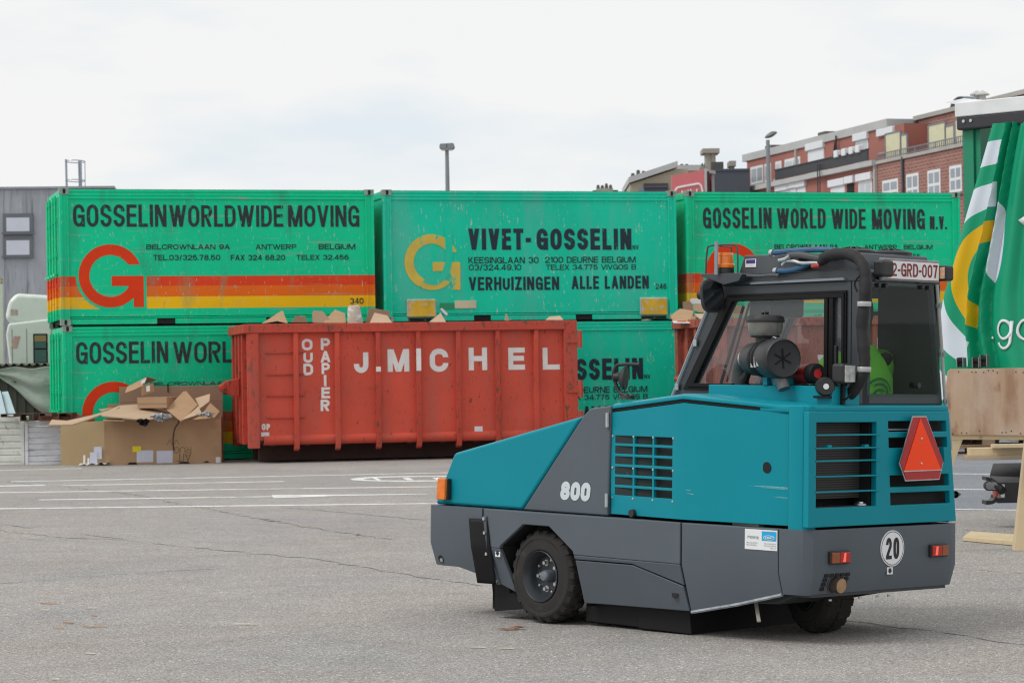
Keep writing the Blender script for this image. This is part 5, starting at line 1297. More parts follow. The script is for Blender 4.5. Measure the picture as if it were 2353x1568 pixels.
o = MB().lathe([(.0, 0), (.15, 0), (.145, .15), (.11, .42), (.10, .44), (.06, .45)], (0, 0, 0), (0, 0, 1), 20).build('carpet_roll', pm('cream carpet roll', (.52, .46, .38), .9, var=.12, vs=12, marks=[((.7, .72, .75), 3, .55, .05, (1, 1, 3))]))
o.location = at(*[q_ * K for q_ in zc(855, 128)], 46.6); o.rotation_euler = (.1, -.08, 0); tag(o, 'cream rolled carpet standing up out of the red skip', 'carpet roll')
pile([(920, 85), (1075, 85), (1072, 20), (960, 0), (935, 10)], 46.8, 'upright brown cardboard panel in the red skip next to a carpet roll', mat=CARD3)
pile([(945, 85, 46.3), (1090, 85, 46.3), (1060, 48, 46.5), (975, 30, 46.5)], 46.3, 'pale flap in front of the upright panel on the red skip', mat=CARD2)
pile([(1330, 80, 46.5), (1440, 82, 46.5), (1405, 30, 46.7)], 46.5, 'pointed cardboard corner poking out of the red skip', mat=CARD2)
pile([(1400, 5), (1415, 0), (1455, 42), (1440, 50)], 46.9, 'short white plastic tube on the red skip heap', mat=PAPER, name='plastic_tube', cat='tube', th=.05)
pile([(1820, 72), (1850, 72), (1835, 40), (1825, 42)], 46.9, 'small wooden offcut on the red skip heap', mat=CARD2, name='wood_offcut', cat='offcut')
pile([(2085, 66, 46.6), (2200, 66, 46.6), (2180, 50, 46.9), (2110, 56, 46.9)], 46.6, 'white-edged cardboard sheet at the right end of the red skip', mat=CARD2)
# fill inside both skips, so that nothing hangs in the air
for M_, t_, lb in ((MS, sk, 'red'), (MS2, sk2, 'brown')):
    f = MB().grid(lambda a, b: (.2 + a * (SL - .45), .18 + b * (SD - .36), 2.22 + .16 * sin(a * 23 + 3 * b) * sin(b * 9 + a * 5) + random.uniform(-.06, .06)), 40, 14, False)
    o = f.build('cardboard_scraps', CARD3 if lb == 'red' else CARD, None, 0); o.matrix_world = M_
    tag(o, 'mixed cardboard scraps filling the %s skip' % lb, 'cardboard', kind='stuff')
zd = lambda x, y: (2440 + x * 300 / 1568, 1120 + y * 300 / 1568)
def pile2(pts, Y, label, **kw):
    return sheet_px([zd(*p[:2]) + ((p[2],) if len(p) > 2 else ()) for p in pts], Y, label, **kw)
pile2([(385, 330, 47.8), (440, 450, 47.4), (770, 470, 47.4), (840, 240, 48.0), (760, 220, 48.1), (570, 190, 48.2)], 47.8, 'opened carton with red and white print on the brown skip', mat=CARD)
pile2([(420, 430, 47.35), (450, 470, 47.3), (770, 475, 47.3), (760, 455, 47.33)], 47.3, 'white folded edge of a carton on the brown skip rim', mat=PAPER)
pile2([(520, 425, 47.34), (690, 420, 47.34), (690, 445, 47.32), (520, 445, 47.32)], 47.34, 'orange printed strip on a carton on the brown skip', mat=pm('orange print', (.5, .12, .05), .8), name='printed_strip')
pile2([(625, 60), (630, 215), (830, 220), (810, 95), (760, 40)], 48.6, 'dark upright cardboard square at the back of the brown skip', mat=CARD3)
pile2([(770, 30), (765, 105), (1000, 95), (1000, 0), (790, -10)], 48.7, 'cream carton lid on top of the brown skip heap', mat=PAPER)
pile2([(830, 120), (835, 230), (1180, 310), (1260, 180), (1040, 90)], 48.2, 'big tan carton side leaning in the brown skip', mat=CARD2)
pile2([(740, 410), (800, 470), (860, 460), (880, 350), (820, 330)], 47.6, 'crumpled pale paper between cartons on the brown skip', mat=CARD2, name='crumpled_paper', cat='paper')
pile2([(835, 290, 48.0), (1030, 445, 47.4), (1215, 430, 47.4), (1190, 335, 47.9), (1050, 290, 48.1)], 47.8, 'light flat cardboard sheet sloping down to the brown skip rim', mat=CARD2)
pile2([(1175, 265), (1215, 430), (1270, 415), (1230, 250)], 47.7, 'narrow brown board standing on edge in the brown skip', mat=CARD3)
pile2([(1245, 255), (1290, 350), (1360, 300), (1330, 190), (1250, 230)], 47.9, 'small brown carton beside the sweeper pillar on the brown skip', mat=CARD)
pile2([(1300, 80), (1290, 180), (1560, 190), (1600, 60), (1450, 40)], 48.6, 'pale cardboard sheet at the top right of the brown skip heap', mat=CARD2)
pile2([(1500, 120), (1480, 330), (1900, 340), (1950, 150)], 48.0, 'wide brown cardboard seen through the sweeper side window', mat=CARD)

# ---- the big carton with its heap
zb = lambda x, y: (x * 1140 / 2352, 1240 + y * 1140 / 2352)
def box_px(pts, Y, label, **kw):
    return sheet_px([zb(*p[:2]) + ((p[2],) if len(p) > 2 else ()) for p in pts], Y, label, **kw)
MC = yawframe(gnd(*[q_ * K for q_ in zb(808, 1038)]), 6)
def lc(x, y, dep=0): return on(MC, *[q_ * K for q_ in zb(x, y)], 1, dep)
big = thing('carton', 'huge long brown carton on the asphalt with papers stuck to its front', 'carton', MC)
L0, L1 = lc(808, 1038).x, lc(1715, 1015).x
HB = lc(900, 695).z
MB().box((L0, 0, .0), (L1, .02, HB)).build('front_wall', CARD, big, .004)
MB().box((L0, 1.25, .0), (L1, 1.27, HB + .30)).build('back_wall', CARD, big, .004)
MB().box((L1 - .02, 0.02, .0), (L1, 1.25, HB + .05)).build('side_wall', CARD, big, .004)
MB().box((L0, .02, .012), (L1, 1.25, .03)).build('bottom', CARD3, big)
sp = lc(603, 1040)
xA = -.82
MB().add([(L0, .004, .0), (xA, .42, .0), (xA, .42, HB - .01), (L0, .004, HB), (L0 + .01, .02, 0), (xA + .01, .44, 0), (xA + .01, .44, HB - .01), (L0 + .01, .02, HB)],
         [(0, 1, 2, 3), (7, 6, 5, 4), (0, 4, 5, 1), (1, 5, 6, 2), (2, 6, 7, 3), (3, 7, 4, 0)]).build('slanting_wall', pm('yellowish cardboard', (.37, .27, .145), .85, var=.06, vs=2), big)
pa = MB().box((0, 0, 0), (1, 1, 1))
def note(x0, y0, x1, y1, mat, nm, dep=-.004, lines=True):
    a, b = lc(x0, y1, dep), lc(x1, y0, dep)
    o = MB().box((a.x, dep, a.z), (b.x, dep + .003, b.z)).build(nm, mat, big)
    return o
NOTE = pm('printed note', (.60, .62, .74), .7, var=.04, marks=[((.10, .12, .22), 70, .60, .03, (1, 1, 6))])
note(1058, 922, 1185, 1016, NOTE, 'paper_note'); note(1212, 925, 1335, 1022, NOTE, 'paper_note')
note(1025, 890, 1090, 936, pm('yellow label', (.75, .62, .01), .6, var=.05, marks=[((.1, .08, .01), 60, .62, .03, (1, 1, 5))]), 'yellow_label', -.006)
MB().box((lc(1670, 1018).x, -.004, .005), (lc(1705, 1018).x, .0, lc(1690, 975).z)).build('tape_patch', PAPER, big)
SCR = pm('marker pen scrawl', (.16, .10, .055), .9, var=.2)
for tx, x0, y0, x1, y1 in (('AIT', 1370, 945, 1480, 1008), ('RUG', 1345, 895, 1480, 945), ('VV', 1290, 840, 1390, 880)):
    a, b = lc(x0, y1), lc(x1, y0)
    word(tx, b.x - a.x, b.z - a.z, lambda p, q_, l: (b.x - p, -.0015 - l, b.z - q_), SCR, big, .10, .05, 'handwriting', .9)
for x0, y0, x1, y1 in ((980, 1015, 1065, 1034), (1375, 1010, 1470, 1026), (1570, 1005, 1620, 1018)):
    a, b = lc(x0, y1), lc(x1, y0)
    MB().prism([(a.x, max(.001, a.z)), (b.x, max(.001, a.z)), (b.x - .03, b.z), (a.x + .05, b.z)], 1, -.003, .001).build('torn_hole', BLACKV, big)
# strap hanging over the edge
MB().tube(smooth_path([lc(1265, 600, .1), lc(1330, 625, -.02), lc(1385, 690, -.02), lc(1350, 760, -.012), lc(1338, 850, -.012), lc(1345, 925, -.012)], 5), .008, 5).build('packing_strap', BLK, big)
# leaning papers and scraps at the left corner
for k, (x0, y0, x1, y1, dp, lb) in enumerate(((695, 938, 750, 1036, -.10, 'front one of two white papers leaning on the huge carton'), (725, 895, 785, 990, -.06, 'rear one of two white papers leaning on the huge carton'))):
    a, b = lc(x0, y1, dp), lc(x1, y0, dp)
    o = MB().sheet([(a.x, dp, max(.006, a.z)), (b.x, dp + .02, max(.006, a.z)), (b.x, dp + .06, b.z), (a.x, dp + .05, b.z)], .004, (0, 1, 0)).build('paper_sheet', NOTE); o.matrix_world = MC; tag(o, lb, 'paper')
for x0, x1, y0, lb in ((650, 662, 962, 'taller white stick leaning on the corner of the huge carton'), (682, 692, 985, 'shorter white stick leaning on the corner of the huge carton')):
    a = lc(x0, 1036, -.15); b = lc(x0, y0, -.05)
    o = MB().bar((a.x, -.12, .01), (a.x, .02 if False else -.03, b.z), .035, .02).build('wooden_stick', PAPER); o.matrix_world = MC; tag(o, lb, 'stick')
a = lc(610, 1040, -.2); b = lc(845, 1030, -.2)
o = MB().grid(lambda p, q_: (a.x + (b.x - a.x) * p, -.2 + .25 * q_, .012 + .05 * abs(sin(p * 11)) * (1 - q_) * (.4 + p) + .03 * q_), 18, 4, False).build('crumpled_paper', PAPER, solid=.004); o.matrix_world = MC; tag(o, 'crumpled white paper on the ground at the huge carton corner', 'paper')
# second carton wall standing behind, small box on top, loose sheets
MB2 = yawframe(at(*[q_ * K for q_ in zb(925, 690)], 47.0), 8); MB2.translation.z = 0
def lb2(x, y, dep=0): return on(MB2, *[q_ * K for q_ in zb(x, y)], 1, dep)
bk = thing('carton', 'open brown carton standing behind the heap, top fold creased', 'carton', MB2)
a, b = lb2(925, 690), lb2(1722, 420)
MB().box((a.x, 0, 0), (b.x, .02, b.z)).build('front_wall', CARD3, bk, .004)
MB().box((a.x, -.004, b.z - .27), (b.x, .0, b.z - .255)).build('crease', CARD, bk)
MB().box((a.x, .02, 0), (a.x + .02, .5, b.z)).build('side_wall', CARD3, bk)
MB().box((b.x - .02, .02, 0), (b.x, .5, b.z)).build('side_wall', CARD3, bk)
MB().box((a.x, .5, 0), (b.x, .52, b.z - .1)).build('back_wall', CARD3, bk)
MB().tube([lb2(1298, 405, -.008), lb2(1300, 475, -.008)], .012, 5).build('packing_strap', BLK, bk)
MX = yawframe(at(*[q_ * K for q_ in zb(1062, 600)], 46.2), -14)
def l3(x, y, dep=0): return on(MX, *[q_ * K for q_ in zb(x, y)], 1, dep)
sb_ = thing('carton', 'small closed tan carton on top of the cardboard heap', 'carton', MX)
a, b = l3(1062, 600), l3(1290, 515)
MB().box((0, 0, a.z), (b.x - a.x, .5, b.z)).build('body', CARD, sb_, .01)
MB().box((-.004, -.004, b.z - .004), (b.x - a.x + .004, .50, b.z + .006)).build('lid', CARD2, sb_, .004)
MB().box((0, -.003, a.z + .07), (b.x - a.x, .0, a.z + .10)).build('tape', CARD3, sb_)
HP = 'loose cardboard on the heap'
box_px([(375, 725, 44.9), (400, 685, 45.2), (545, 695, 45.3), (770, 635, 45.9), (925, 585, 46.2), (890, 612, 46.0), (560, 722, 45.1)], 45.6, 'long folded cardboard strip jutting out left over the white crates', mat=CARD2, th=.03, group=HP)
box_px([(770, 640, 45.6), (925, 575, 46.4), (1065, 565, 46.6), (1330, 640, 46.2), (1270, 660, 45.8), (1130, 688, 45.5), (800, 655, 45.5)], 46.0, 'broad flat cardboard sheet lying across the huge carton', mat=CARD2, th=.02, group=HP)
box_px([(797, 690, 45.5), (960, 692, 45.5), (945, 675, 45.8), (800, 678, 45.8)], 45.6, 'thin cardboard edge under the broad flat sheet', mat=CARD2, group=HP)
box_px([(765, 605, 46.2), (880, 590, 46.2), (790, 622, 46.0)], 46.1, 'small cardboard point beside the jutting strip', mat=CARD, group=HP)
box_px([(965, 480, 46.6), (985, 430, 46.7), (1135, 355, 46.7), (1110, 420, 46.5), (1020, 460, 46.5)], 46.6, 'carton flap tilted up at the top left of the heap', mat=CARD, group=HP)
box_px([(1135, 355, 46.65), (1215, 380, 46.9), (1150, 400, 46.9), (1105, 415, 46.5)], 46.7, 'folded carton end at the very top of the heap', mat=CARD3, group=HP)
box_px([(1100, 425, 46.5), (1185, 400, 46.6), (1195, 470, 46.6), (1095, 500, 46.5)], 46.55, 'carton side with white labels above the small tan carton', mat=CARD, group=HP)
box_px([(1130, 428, 46.45), (1160, 420, 46.45), (1160, 465, 46.45), (1132, 470, 46.45)], 46.45, 'white label on the carton side above the small tan carton', mat=PAPER, name='paper_label', cat='label')
box_px([(1095, 385, 46.45), (1135, 360, 46.5), (1120, 400, 46.45), (1090, 412, 46.42)], 46.45, 'white label on the tilted flap at the heap top', mat=PAPER, name='paper_label', cat='label')
box_px([(1285, 605, 46.1), (1415, 470, 46.5), (1440, 465, 46.5), (1530, 570, 46.2), (1400, 700, 45.7)], 46.1, 'square cardboard sheet leaning right of the small tan carton', mat=CARD, group=HP)
box_px([(1410, 695, 45.6), (1620, 545, 46.3), (1625, 485, 46.5), (1510, 520, 46.5), (1540, 580, 46.2)], 46.1, 'pale bent cardboard flap near the right end of the heap', mat=CARD2, group=HP)
box_px([(1395, 690, 45.5), (1560, 635, 45.8), (1535, 580, 46.1), (1450, 660, 45.8)], 45.7, 'pale cardboard wedge in front of the bent flap', mat=CARD2, group=HP)
box_px([(1490, 685, 45.6), (1560, 650, 45.8), (1625, 555, 46.2), (1700, 620, 46.0), (1660, 670, 45.8)], 45.9, 'tan open carton end at the right end of the heap', mat=CARD, group=HP)
pl = zb(1230, 670); P = at(pl[0] * K, pl[1] * K, 45.5)
for (x, y, rx, lb, Y) in ((1240, 670, .20, 'crumpled clear plastic film hanging over the carton front edge', 45.45), (1590, 655, .16, 'grey plastic wrap bulging at the right end of the heap', 45.75), (1110, 705, .14, 'dark crumpled film under the broad cardboard sheet', 45.4)):
    pl = zb(x, y); P = at(pl[0] * K, pl[1] * K, Y)
    rq = random.Random(x)
    m = MB().grid(lambda a_, b_: (rx * (a_ - .5) * 2 * (1 - .5 * b_) + rq.uniform(-.03, .03), .05 * b_ + rq.uniform(-.04, .04), -.07 * (b_ - .5) * 2 * sin(pi * (.15 + .7 * a_)) + rq.uniform(-.02, .02)), 12, 6, False)
    o = m.build('plastic_film', PLAST if 'dark' not in lb else BLK, solid=.004); o.location = P; tag(o, lb, 'plastic film')

# ================================================================== crates on the left
WCR = pm('flaking white crate paint', (.74, .76, .80), .65, var=.08, vs=3, marks=[((.25, .20, .17), 14, .66, .05, (1, 1, .6)), ((.40, .42, .46), 3, .55, .2, (1, 1, 4))], bump=.1, bs=20)
CCR = pm('cream rusty crate paint', (.66, .68, .63), .65, var=.10, vs=3, marks=[((.24, .12, .06), 8, .60, .06, (1, 1, .6)), ((.30, .27, .2), 24, .63, .05, (1, 1, 1))], bump=.1, bs=20)
def crate(label, x0, x1, y0, y1, mat, Y, nslat):
    A = gnd(*[q_ * K for q_ in zb(x0, y1)])
    M_ = yawframe(A, 4)
    f_ = lambda x, y: on(M_, *[q_ * K for q_ in zb(x, y)], 1, 0)
    wd, hh = f_(x1, y1).x, f_(x0, y0).z
    t = thing('steel_crate', label, 'crate', M_, 'stacked steel crates')
    for xx in (0, wd - .06):
        for yy in (0, .74):
            MB().box((xx, yy, 0), (xx + .06, yy + .06, hh)).build('corner_post', mat, t, .006)
    for yy in (.01, .76):
        MB().box((.06, yy, hh - .09), (wd - .06, yy + .03, hh - .005)).build('top_rail', mat, t, .005)
        MB().box((.06, yy, .0), (wd - .06, yy + .03, .05)).build('bottom_rail', mat, t, .005)
    for xx in (.0, wd - .04):
        MB().box((xx, .06, .03), (xx + .03, .74, hh - .02)).build('side_wall', mat, t)
    for yy, s_ in ((.03, 1), (.75, 0)):
        for k in range(nslat):
            z0 = .055 + k * (hh - .15) / nslat; z1 = z0 + (hh - .15) / nslat
            MB().prism([(yy + .014, z0), (yy, z0 + .014), (yy, z1 - .03), (yy + .018, z1 - .006), (yy + .03, z1 - .006), (yy + .03, z0)], 0, .06, wd - .06).build('slat', mat, t, .003)
    MB().box((.06, .08, .05), (wd - .06, .74, .08)).build('bottom', mat, t)
    return t, M_, wd, hh
crate('white ribbed steel crate next to the huge carton', 195, 560, 698, 1036, WCR, 46, 6)
crate('cream rust-stained steel crate at the left picture edge', -190, 190, 668, 1040, CCR, 46, 6)
RBR = pm('rust brown steel', (.10, .045, .032), .8, var=.2, vs=8)
for k, (x0, x1, y0, y1, lb) in enumerate(((155, 258, 638, 698, 'rusty square tube lying on the cream and white crates, middle one'), (4, 108, 640, 668, 'rusty square tube end at the far left on the cream crate'), (452, 556, 632, 692, 'rusty square tube at the right edge of the white crate'), (300, 402, 632, 665, 'rusty square tube on a flat bar on the white crate'))):
    a = at(*[q_ * K for q_ in zb(x0, y1)], 46.55); b = at(*[q_ * K for q_ in zb(x1, y0)], 46.55)
    W_, H_ = b.x - a.x, min(.17, b.z - a.z)
    m = MB(); t_ = .015
    a = Vector((a.x, 46.5, gnd(*[q_ * K for q_ in zb(300, 1036)]).z + .885 if k in (2, 3) else .93))
    m.box((0, 0, 0), (W_, .55, t_)); m.box((0, 0, H_ - t_), (W_, .55, H_)); m.box((0, 0, t_), (t_, .55, H_ - t_)); m.box((W_ - t_, 0, t_), (W_, .55, H_ - t_))
    o = m.build('steel_tube', RBR, None, .002); o.location = at(*[q_ * K for q_ in zb(x0, y1)], 46.55); tag(o, lb, 'steel tube', 'steel tubes on the crates')
o = MB().box((0, 0, 0), (.95, .5, .08)).build('steel_bar', pm('brown plate', (.19, .075, .045), .75, var=.15)); o.location = at(*[q_ * K for q_ in zb(298, 697)], 46.7); tag(o, 'flat rust-brown bar lying on the white crate', 'steel bar')
# pale blue sheets leaning behind the cream crate
PBL = pm('pale blue sheet metal', (.45, .56, .62), .5, var=.06)
for pts, lb in (([(-60, 690, 47.6), (60, 690, 47.6), (5, 462, 48.2), (-90, 462, 48.2)], 'left pale blue panel leaning behind the crates'), ([(62, 690, 47.7), (138, 690, 47.7), (62, 466, 48.3), (14, 470, 48.3)], 'right pale blue panel leaning behind the crates')):
    sheet_px([zb(*p[:2]) + (p[2],) for p in pts], 48, lb, cat='panel', name='metal_panel', mat=PBL, th=.03, group='leaning panels')
# dark green low container with a tarp hanging over it
MD = yawframe(Vector((at(-60, 900, 49.2).x, 49.2, 0)), 6)
DG = pm('dark olive steel', (.055, .062, .048), .7, var=.12, vs=3)
lo = thing('low_container', 'dark olive low steel container under a pale tarp', 'container', MD)
fD = lambda x, y, dep=0: on(MD, *[q_ * K for q_ in zb(x, y)], 1, dep)
W_ = fD(412, 300).x; H_ = fD(200, 245).z
MB().box((0, .03, 0), (W_, .06, H_ - .06)).build('side_wall', DG, lo)
for k in range(9):
    x = .1 + k * (W_ - .2) / 8
    MB().box((x, .0, .05), (x + .05, .03, H_ - .06)).build('rib', DG, lo)
MB().box((0, 2.2, 0), (W_, 2.23, H_ - .06)).build('side_wall', DG, lo)
MB().box((0, .06, 0), (.03, 2.2, H_ - .06)).build('end_wall', DG, lo); MB().box((W_ - .03, .06, 0), (W_, 2.2, H_ - .06)).build('end_wall', DG, lo)
rm_ = MB().grid(lambda a, b: (W_ * a, -.04 + b * 2.3, H_ - .03 + .022 * sin(a * W_ * 42)), 160, 1)
rm_.build('corrugated_cover', pm('rusty corrugated sheet', (.16, .13, .10), .8, var=.25, vs=6, marks=[((.25, .27, .26), 6, .5, .1, (1, 1, 1))]), lo, solid=.012)
TARP = pm('weathered pale tarp', (.36, .39, .36), .7, var=.10, vs=3, marks=[((.22, .25, .20), 4, .52, .2, (1, 1, 2)), ((.17, .16, .13), 10, .62, .08, (.3, 1, 5))], bump=.15, bs=8)
pA_, pB_ = fD(0, 355, -.06), fD(330, 640, -.06)
def tarp(a, b):
    # diagonal lower edge from upper left to lower right
    x = W_ * a
    low = pA_.z + (pB_.z - pA_.z) * (x - pA_.x) / (pB_.x - pA_.x)
    low = max(.05, min(H_ - .25, low))
    z = H_ - .10 - (H_ - .10 - low) * b
    return (x, -.06 - .035 * sin(b * 13 + a * 4) * (.3 + b) - .03 * sin(a * 9), z + .02 * sin(a * 15))
o = MB().grid(tarp, 50, 40).build('tarp', TARP, solid=.006); o.matrix_world = MD; tag(o, 'pale grey-green tarp hanging slanted over the olive container', 'tarp')
# ================================================================== white lorry cab and post behind
WTR = pm('off white truck paint', (.70, .75, .71), .4, var=.04, vs=1, coat=.2, marks=[((.5, .6, .5), 1.5, .5, .3, (1, 1, 1))])
MT = yawframe(Vector((at(40, 880, 52.5).x, 52.5, 0)), 8)
fT = lambda u, v, dep=0: on(MT, u, v, 1, dep)
tk = thing('lorry', 'old white lorry cab with roof spoiler beyond the tarp', 'lorry', MT)
x0, x1 = fT(14, 800).x, fT(130, 800).x
z2, z3, z4 = fT(60, 768).z, fT(60, 742).z, fT(60, 673).z
def lorry_profile(z0, z1, inset): pass
m = MB().prism([(x0 + .12, z2 - 1.1), (x0, z2 + .0), (x0 + .05, z3 - .0), (x1, z3 + .10), (x1, .9), (x0 + .2, .9)], 1, 0, 2.2); m.build('cab_body', WTR, tk, .05, 3)
m = MB().prism([(x0 + .12, z3 - .02), (x0 - .02, z3 + .10), (x0 + .06, z4 - .16), (x0 + .22, z4), (x1, z4 - .06), (x1, z3 - .02)], 1, .05, 2.1); m.build('roof_spoiler', WTR, tk, .10, 4)
a, b = fT(80, 832), fT(106, 769)
w_ = MB().box((a.x - .03, -.012, a.z - .03), (b.x + .03, .02, b.z + .03)).build('side_window', BLK, tk, .05, 3)
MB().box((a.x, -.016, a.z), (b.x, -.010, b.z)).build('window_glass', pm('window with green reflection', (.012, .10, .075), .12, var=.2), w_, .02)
MB().box((a.x, -.018, b.z - .13), (b.x, -.0155, b.z - .01)).build('window_glass_top', pm('amber tint', (.30, .20, .05), .2), w_)
MB().box((a.x, -.019, (a.z + b.z) / 2 - .02), (b.x, -.0155, (a.z + b.z) / 2 + .01)).build('window_bar', BLK, w_)
for dx in (.12, .42):
    MB().box((x0 + dx, -.003, z2 - .9), (x0 + dx + .012, .0, z2 + .12)).build('door_gap', pm('panel gap', (.18, .2, .18), .8), tk)
PINK = pm('faded red print', (.55, .36, .32), .6, var=.2)
a, b = fT(24, 724), fT(40, 710)
word('VK40', b.x - a.x, b.z - a.z, lambda p, q_, l: (a.x + p, .046 - l, a.z + q_), PINK, tk, .14)
MB().prism([(fT(25, 790).x, fT(25, 800).z), (fT(25, 790).x + .13, fT(25, 800).z), (fT(25, 790).x + .2, fT(25, 772).z), (fT(25, 790).x + .06, fT(25, 772).z)], 1, -.004, .0).build('faded_mark', PINK, tk)
for xx in (x0 + .5, x0 + 2.0):
    MB().lathe([(0, 0), (.25, 0), (.48, .02), (.5, .08), (.5, .25), (.45, .3), (0, .3)], (xx + .2, .05, .5), (0, 1, 0), 24).build('wheel', TYRE, tk)
MB().box((x0 + .3, .1, .5), (x1, 2.1, .92)).build('chassis', BLK, tk)
wc_ = thing('storage_container', 'cream container corner post at the left picture edge', 'container', yawframe(Vector((at(9, 880, 50.5).x, 50.5, 0)), 6))
zt = on(wc_.matrix_world, 5, 637, 1, 0).z
CRM = pm('cream container paint', (.60, .64, .57), .5, var=.05, marks=[((.2, .14, .09), 12, .68, .05, (1, 1, .4))])
MB().box((-.16, 0, .1), (0, .12, zt - .12)).build('corner_post', CRM, wc_, .006)
MB().box((-.18, -.01, zt - .12), (.005, .16, zt)).build('corner_casting', pm('rusty casting', (.45, .43, .33), .6, var=.2, marks=[((.2, .1, .05), 20, .55, .08, (1, 1, 1))]), wc_, .008)
MB().box((-2.4, .03, .1), (-.16, .08, zt - .04)).build('side_panel', CRM, wc_)

# ================================================================== buildings behind
ZINC = pm('zinc cladding', (.335, .35, .395), .55, .2, var=.16, vs=.5, marks=[((.45, .46, .49), 1.2, .52, .2, (2.5, 1, .35)), ((.17, .175, .19), 2.0, .54, .15, (3, 1, .3))])
MZ = yawframe(Vector((at(-40, 880, 70).x, 70, 0)), 6)
fZ = lambda u, v, dep=0: on(MZ, u, v, 1, dep)
zb_ = thing('clad_building', 'grey zinc-clad building with two stacked windows at the left edge', 'building', MZ)
Wz = fZ(260, 500).x; Hz = fZ(60, 429).z
MB().box((0, .02, 0), (Wz, 9, Hz - .06)).build('wall', ZINC, zb_)
for k in range(1, 40):
    x = k * .62
    if x > Wz: break
    MB().box((x - .015, -.012, 0), (x + .015, .02, Hz - .05)).build('cladding_seam', ZINC, zb_)
MB().box((-.1, -.05, Hz - .06), (Wz + .05, 9.05, Hz)).build('roof_edge', pm('zinc edge', (.30, .32, .35), .5, .3), zb_)
WFR = pm('dark grey window frame', (.13, .14, .16), .5)
WPA = pm('pale blind behind glass', (.55, .58, .68), .2, var=.03, coat=.5)
for v0, v1 in ((490, 537), (542, 591)):
    a, b = fZ(7, v1), fZ(76, v0)
    f = MB().box((a.x, -.06, a.z), (b.x, .03, b.z)).build('window', WFR, zb_, .01)
    MB().box((a.x + .10, -.066, a.z + .06), (b.x - .10, -.058, b.z - .12)).build('pane', WPA, f)
    MB().box((a.x - .03, -.11, a.z - .02), (b.x + .03, -.05, a.z + .03)).build('sill', WFR, f)
# caged ladder on its roof
LAD = pm('galvanised steel', (.33, .37, .43), .4, .6, var=.1)
pz = lambda u, v: at(u, v, 72)
ld = thing('caged_ladder', 'thin galvanised ladder cage rising above the clad building', 'ladder', Matrix.Translation(at(165, 440, 72)))
o0 = at(165, 440, 72)
def lad(u, v, dy=0): return at(u, v, 72) - o0 + Vector((0, dy, 0))
MB().tube([lad(153.5, 440), lad(151.5, 366)], .035, 6).build('stile', LAD, ld)
MB().tube([lad(183, 440), lad(181, 370)], .03, 6).build('stile', LAD, ld)
MB().tube([lad(187, 440), lad(185.5, 370)], .03, 6).build('stile', LAD, ld)
for v in (371, 415):
    c = lad(173, v); c.z += 0
    MB().tube([c + Vector((.27 * cos(t), .45 * sin(t), 0)) for t in [2 * pi * k / 24 for k in range(25)]], .014, 5, False).build('cage_hoop', LAD, ld)
MB().tube([lad(196, 440), lad(195, 372)], .012, 5).build('cage_bar', LAD, ld)
MB().tube([lad(183, 440), lad(180, 378, .3)], .012, 5).build('cage_bar', LAD, ld)
# street lamps
LGR = pm('lamp grey', (.22, .25, .27), .45, .3, var=.06)
def lamp_post(label, u, v, Y, dbl):
    b = at(u, v, Y); b0 = Vector((b.x, Y, 0))
    t = thing('street_lamp', label, 'street lamp', Matrix.Translation(b0), 'tall street lamps')
    h = b.z
    MB().tube([(.03 * 0, 0, 0), (0, 0, h * .55), (0, 0, h)], [.13, .11, .075], 12).build('mast', LGR, t)
    if dbl:
        hd = MB().prism([(-.30, h + .02), (-.27, h + .17), (.27, h + .19), (.32, h + .04), (.25, h - .05), (-.22, h - .05)], 1, -.3, .3).build('lamp_head', LGR, t, .03)
        MB().box((-.2, -.25, h - .075), (.22, .25, h - .05)).build('diffuser', pm('lamp glass', (.62, .56, .45), .2), hd)
        MB().box((-.01, -.31, h + .0), (.01, -.298, h + .16)).build('head_seam', BLK, hd)
    else:
        m = MB().grid(lambda a, b_: (-.13 + .52 * a, .17 * sin(pi * a) ** .6 * cos(2 * pi * b_), h + .10 + .20 * a + (.13 if sin(2 * pi * b_) > 0 else .10) * sin(pi * a) ** .7 * sin(2 * pi * b_)), 14, 14)
        m.build('lamp_head', pm('dull lamp shell', (.16, .17, .165), .5, .2), t)
    return t
lamp_post('street lamp with a wide flat head above the middle container', 1026.5, 341, 99, True)
lamp_post('street lamp with an egg-shaped tilted head before the red flats', 1763.5, 322, 100, False)

# ---- long row of flats on the right, seen along its front
Z0 = 110.0
B0_ = at(2352, 800, Z0); B0_.z = 0
FD = Vector((-.269, .963, 0)).normalized()              # along the street, away from the viewer
MF = frame(B0_, FD, (FD.y, -FD.x, 0))                   # x away along the front, y into the building (to the right)
fF = lambda u, v, dep=0: on(MF, u, v, 1, dep)
BRK = pm('weathered red brick', (.285, .145, .12), .85, var=.18, vs=.6, marks=[((.36, .17, .13), 3, .5, .2, (1, 1, 3)), ((.20, .075, .055), 30, .55, .06, (.4, .4, 5))])  # base tone lightened and greyed a little as painted-in distance haze
_t = BRK.node_tree; _b = _t.nodes['Principled BSDF']
_tc = _t.nodes.new('ShaderNodeTexCoord'); _mp = _t.nodes.new('ShaderNodeMapping'); _mp.inputs['Rotation'].default_value = (radians(90), 0, 0)
_bk = _t.nodes.new('ShaderNodeTexBrick'); _bk.inputs['Scale'].default_value = 1.0; _bk.inputs['Brick Width'].default_value = .44; _bk.inputs['Row Height'].default_value = .16; _bk.inputs['Mortar Size'].default_value = .022
_bk.inputs['Color1'].default_value = (1, 1, 1, 1); _bk.inputs['Color2'].default_value = (.78, .78, .78, 1); _bk.inputs['Mortar'].default_value = (1.45, 1.6, 1.7, 1)
_t.links.new(_tc.outputs['Object'], _mp.inputs[0]); _t.links.new(_mp.outputs[0], _bk.inputs['Vector'])
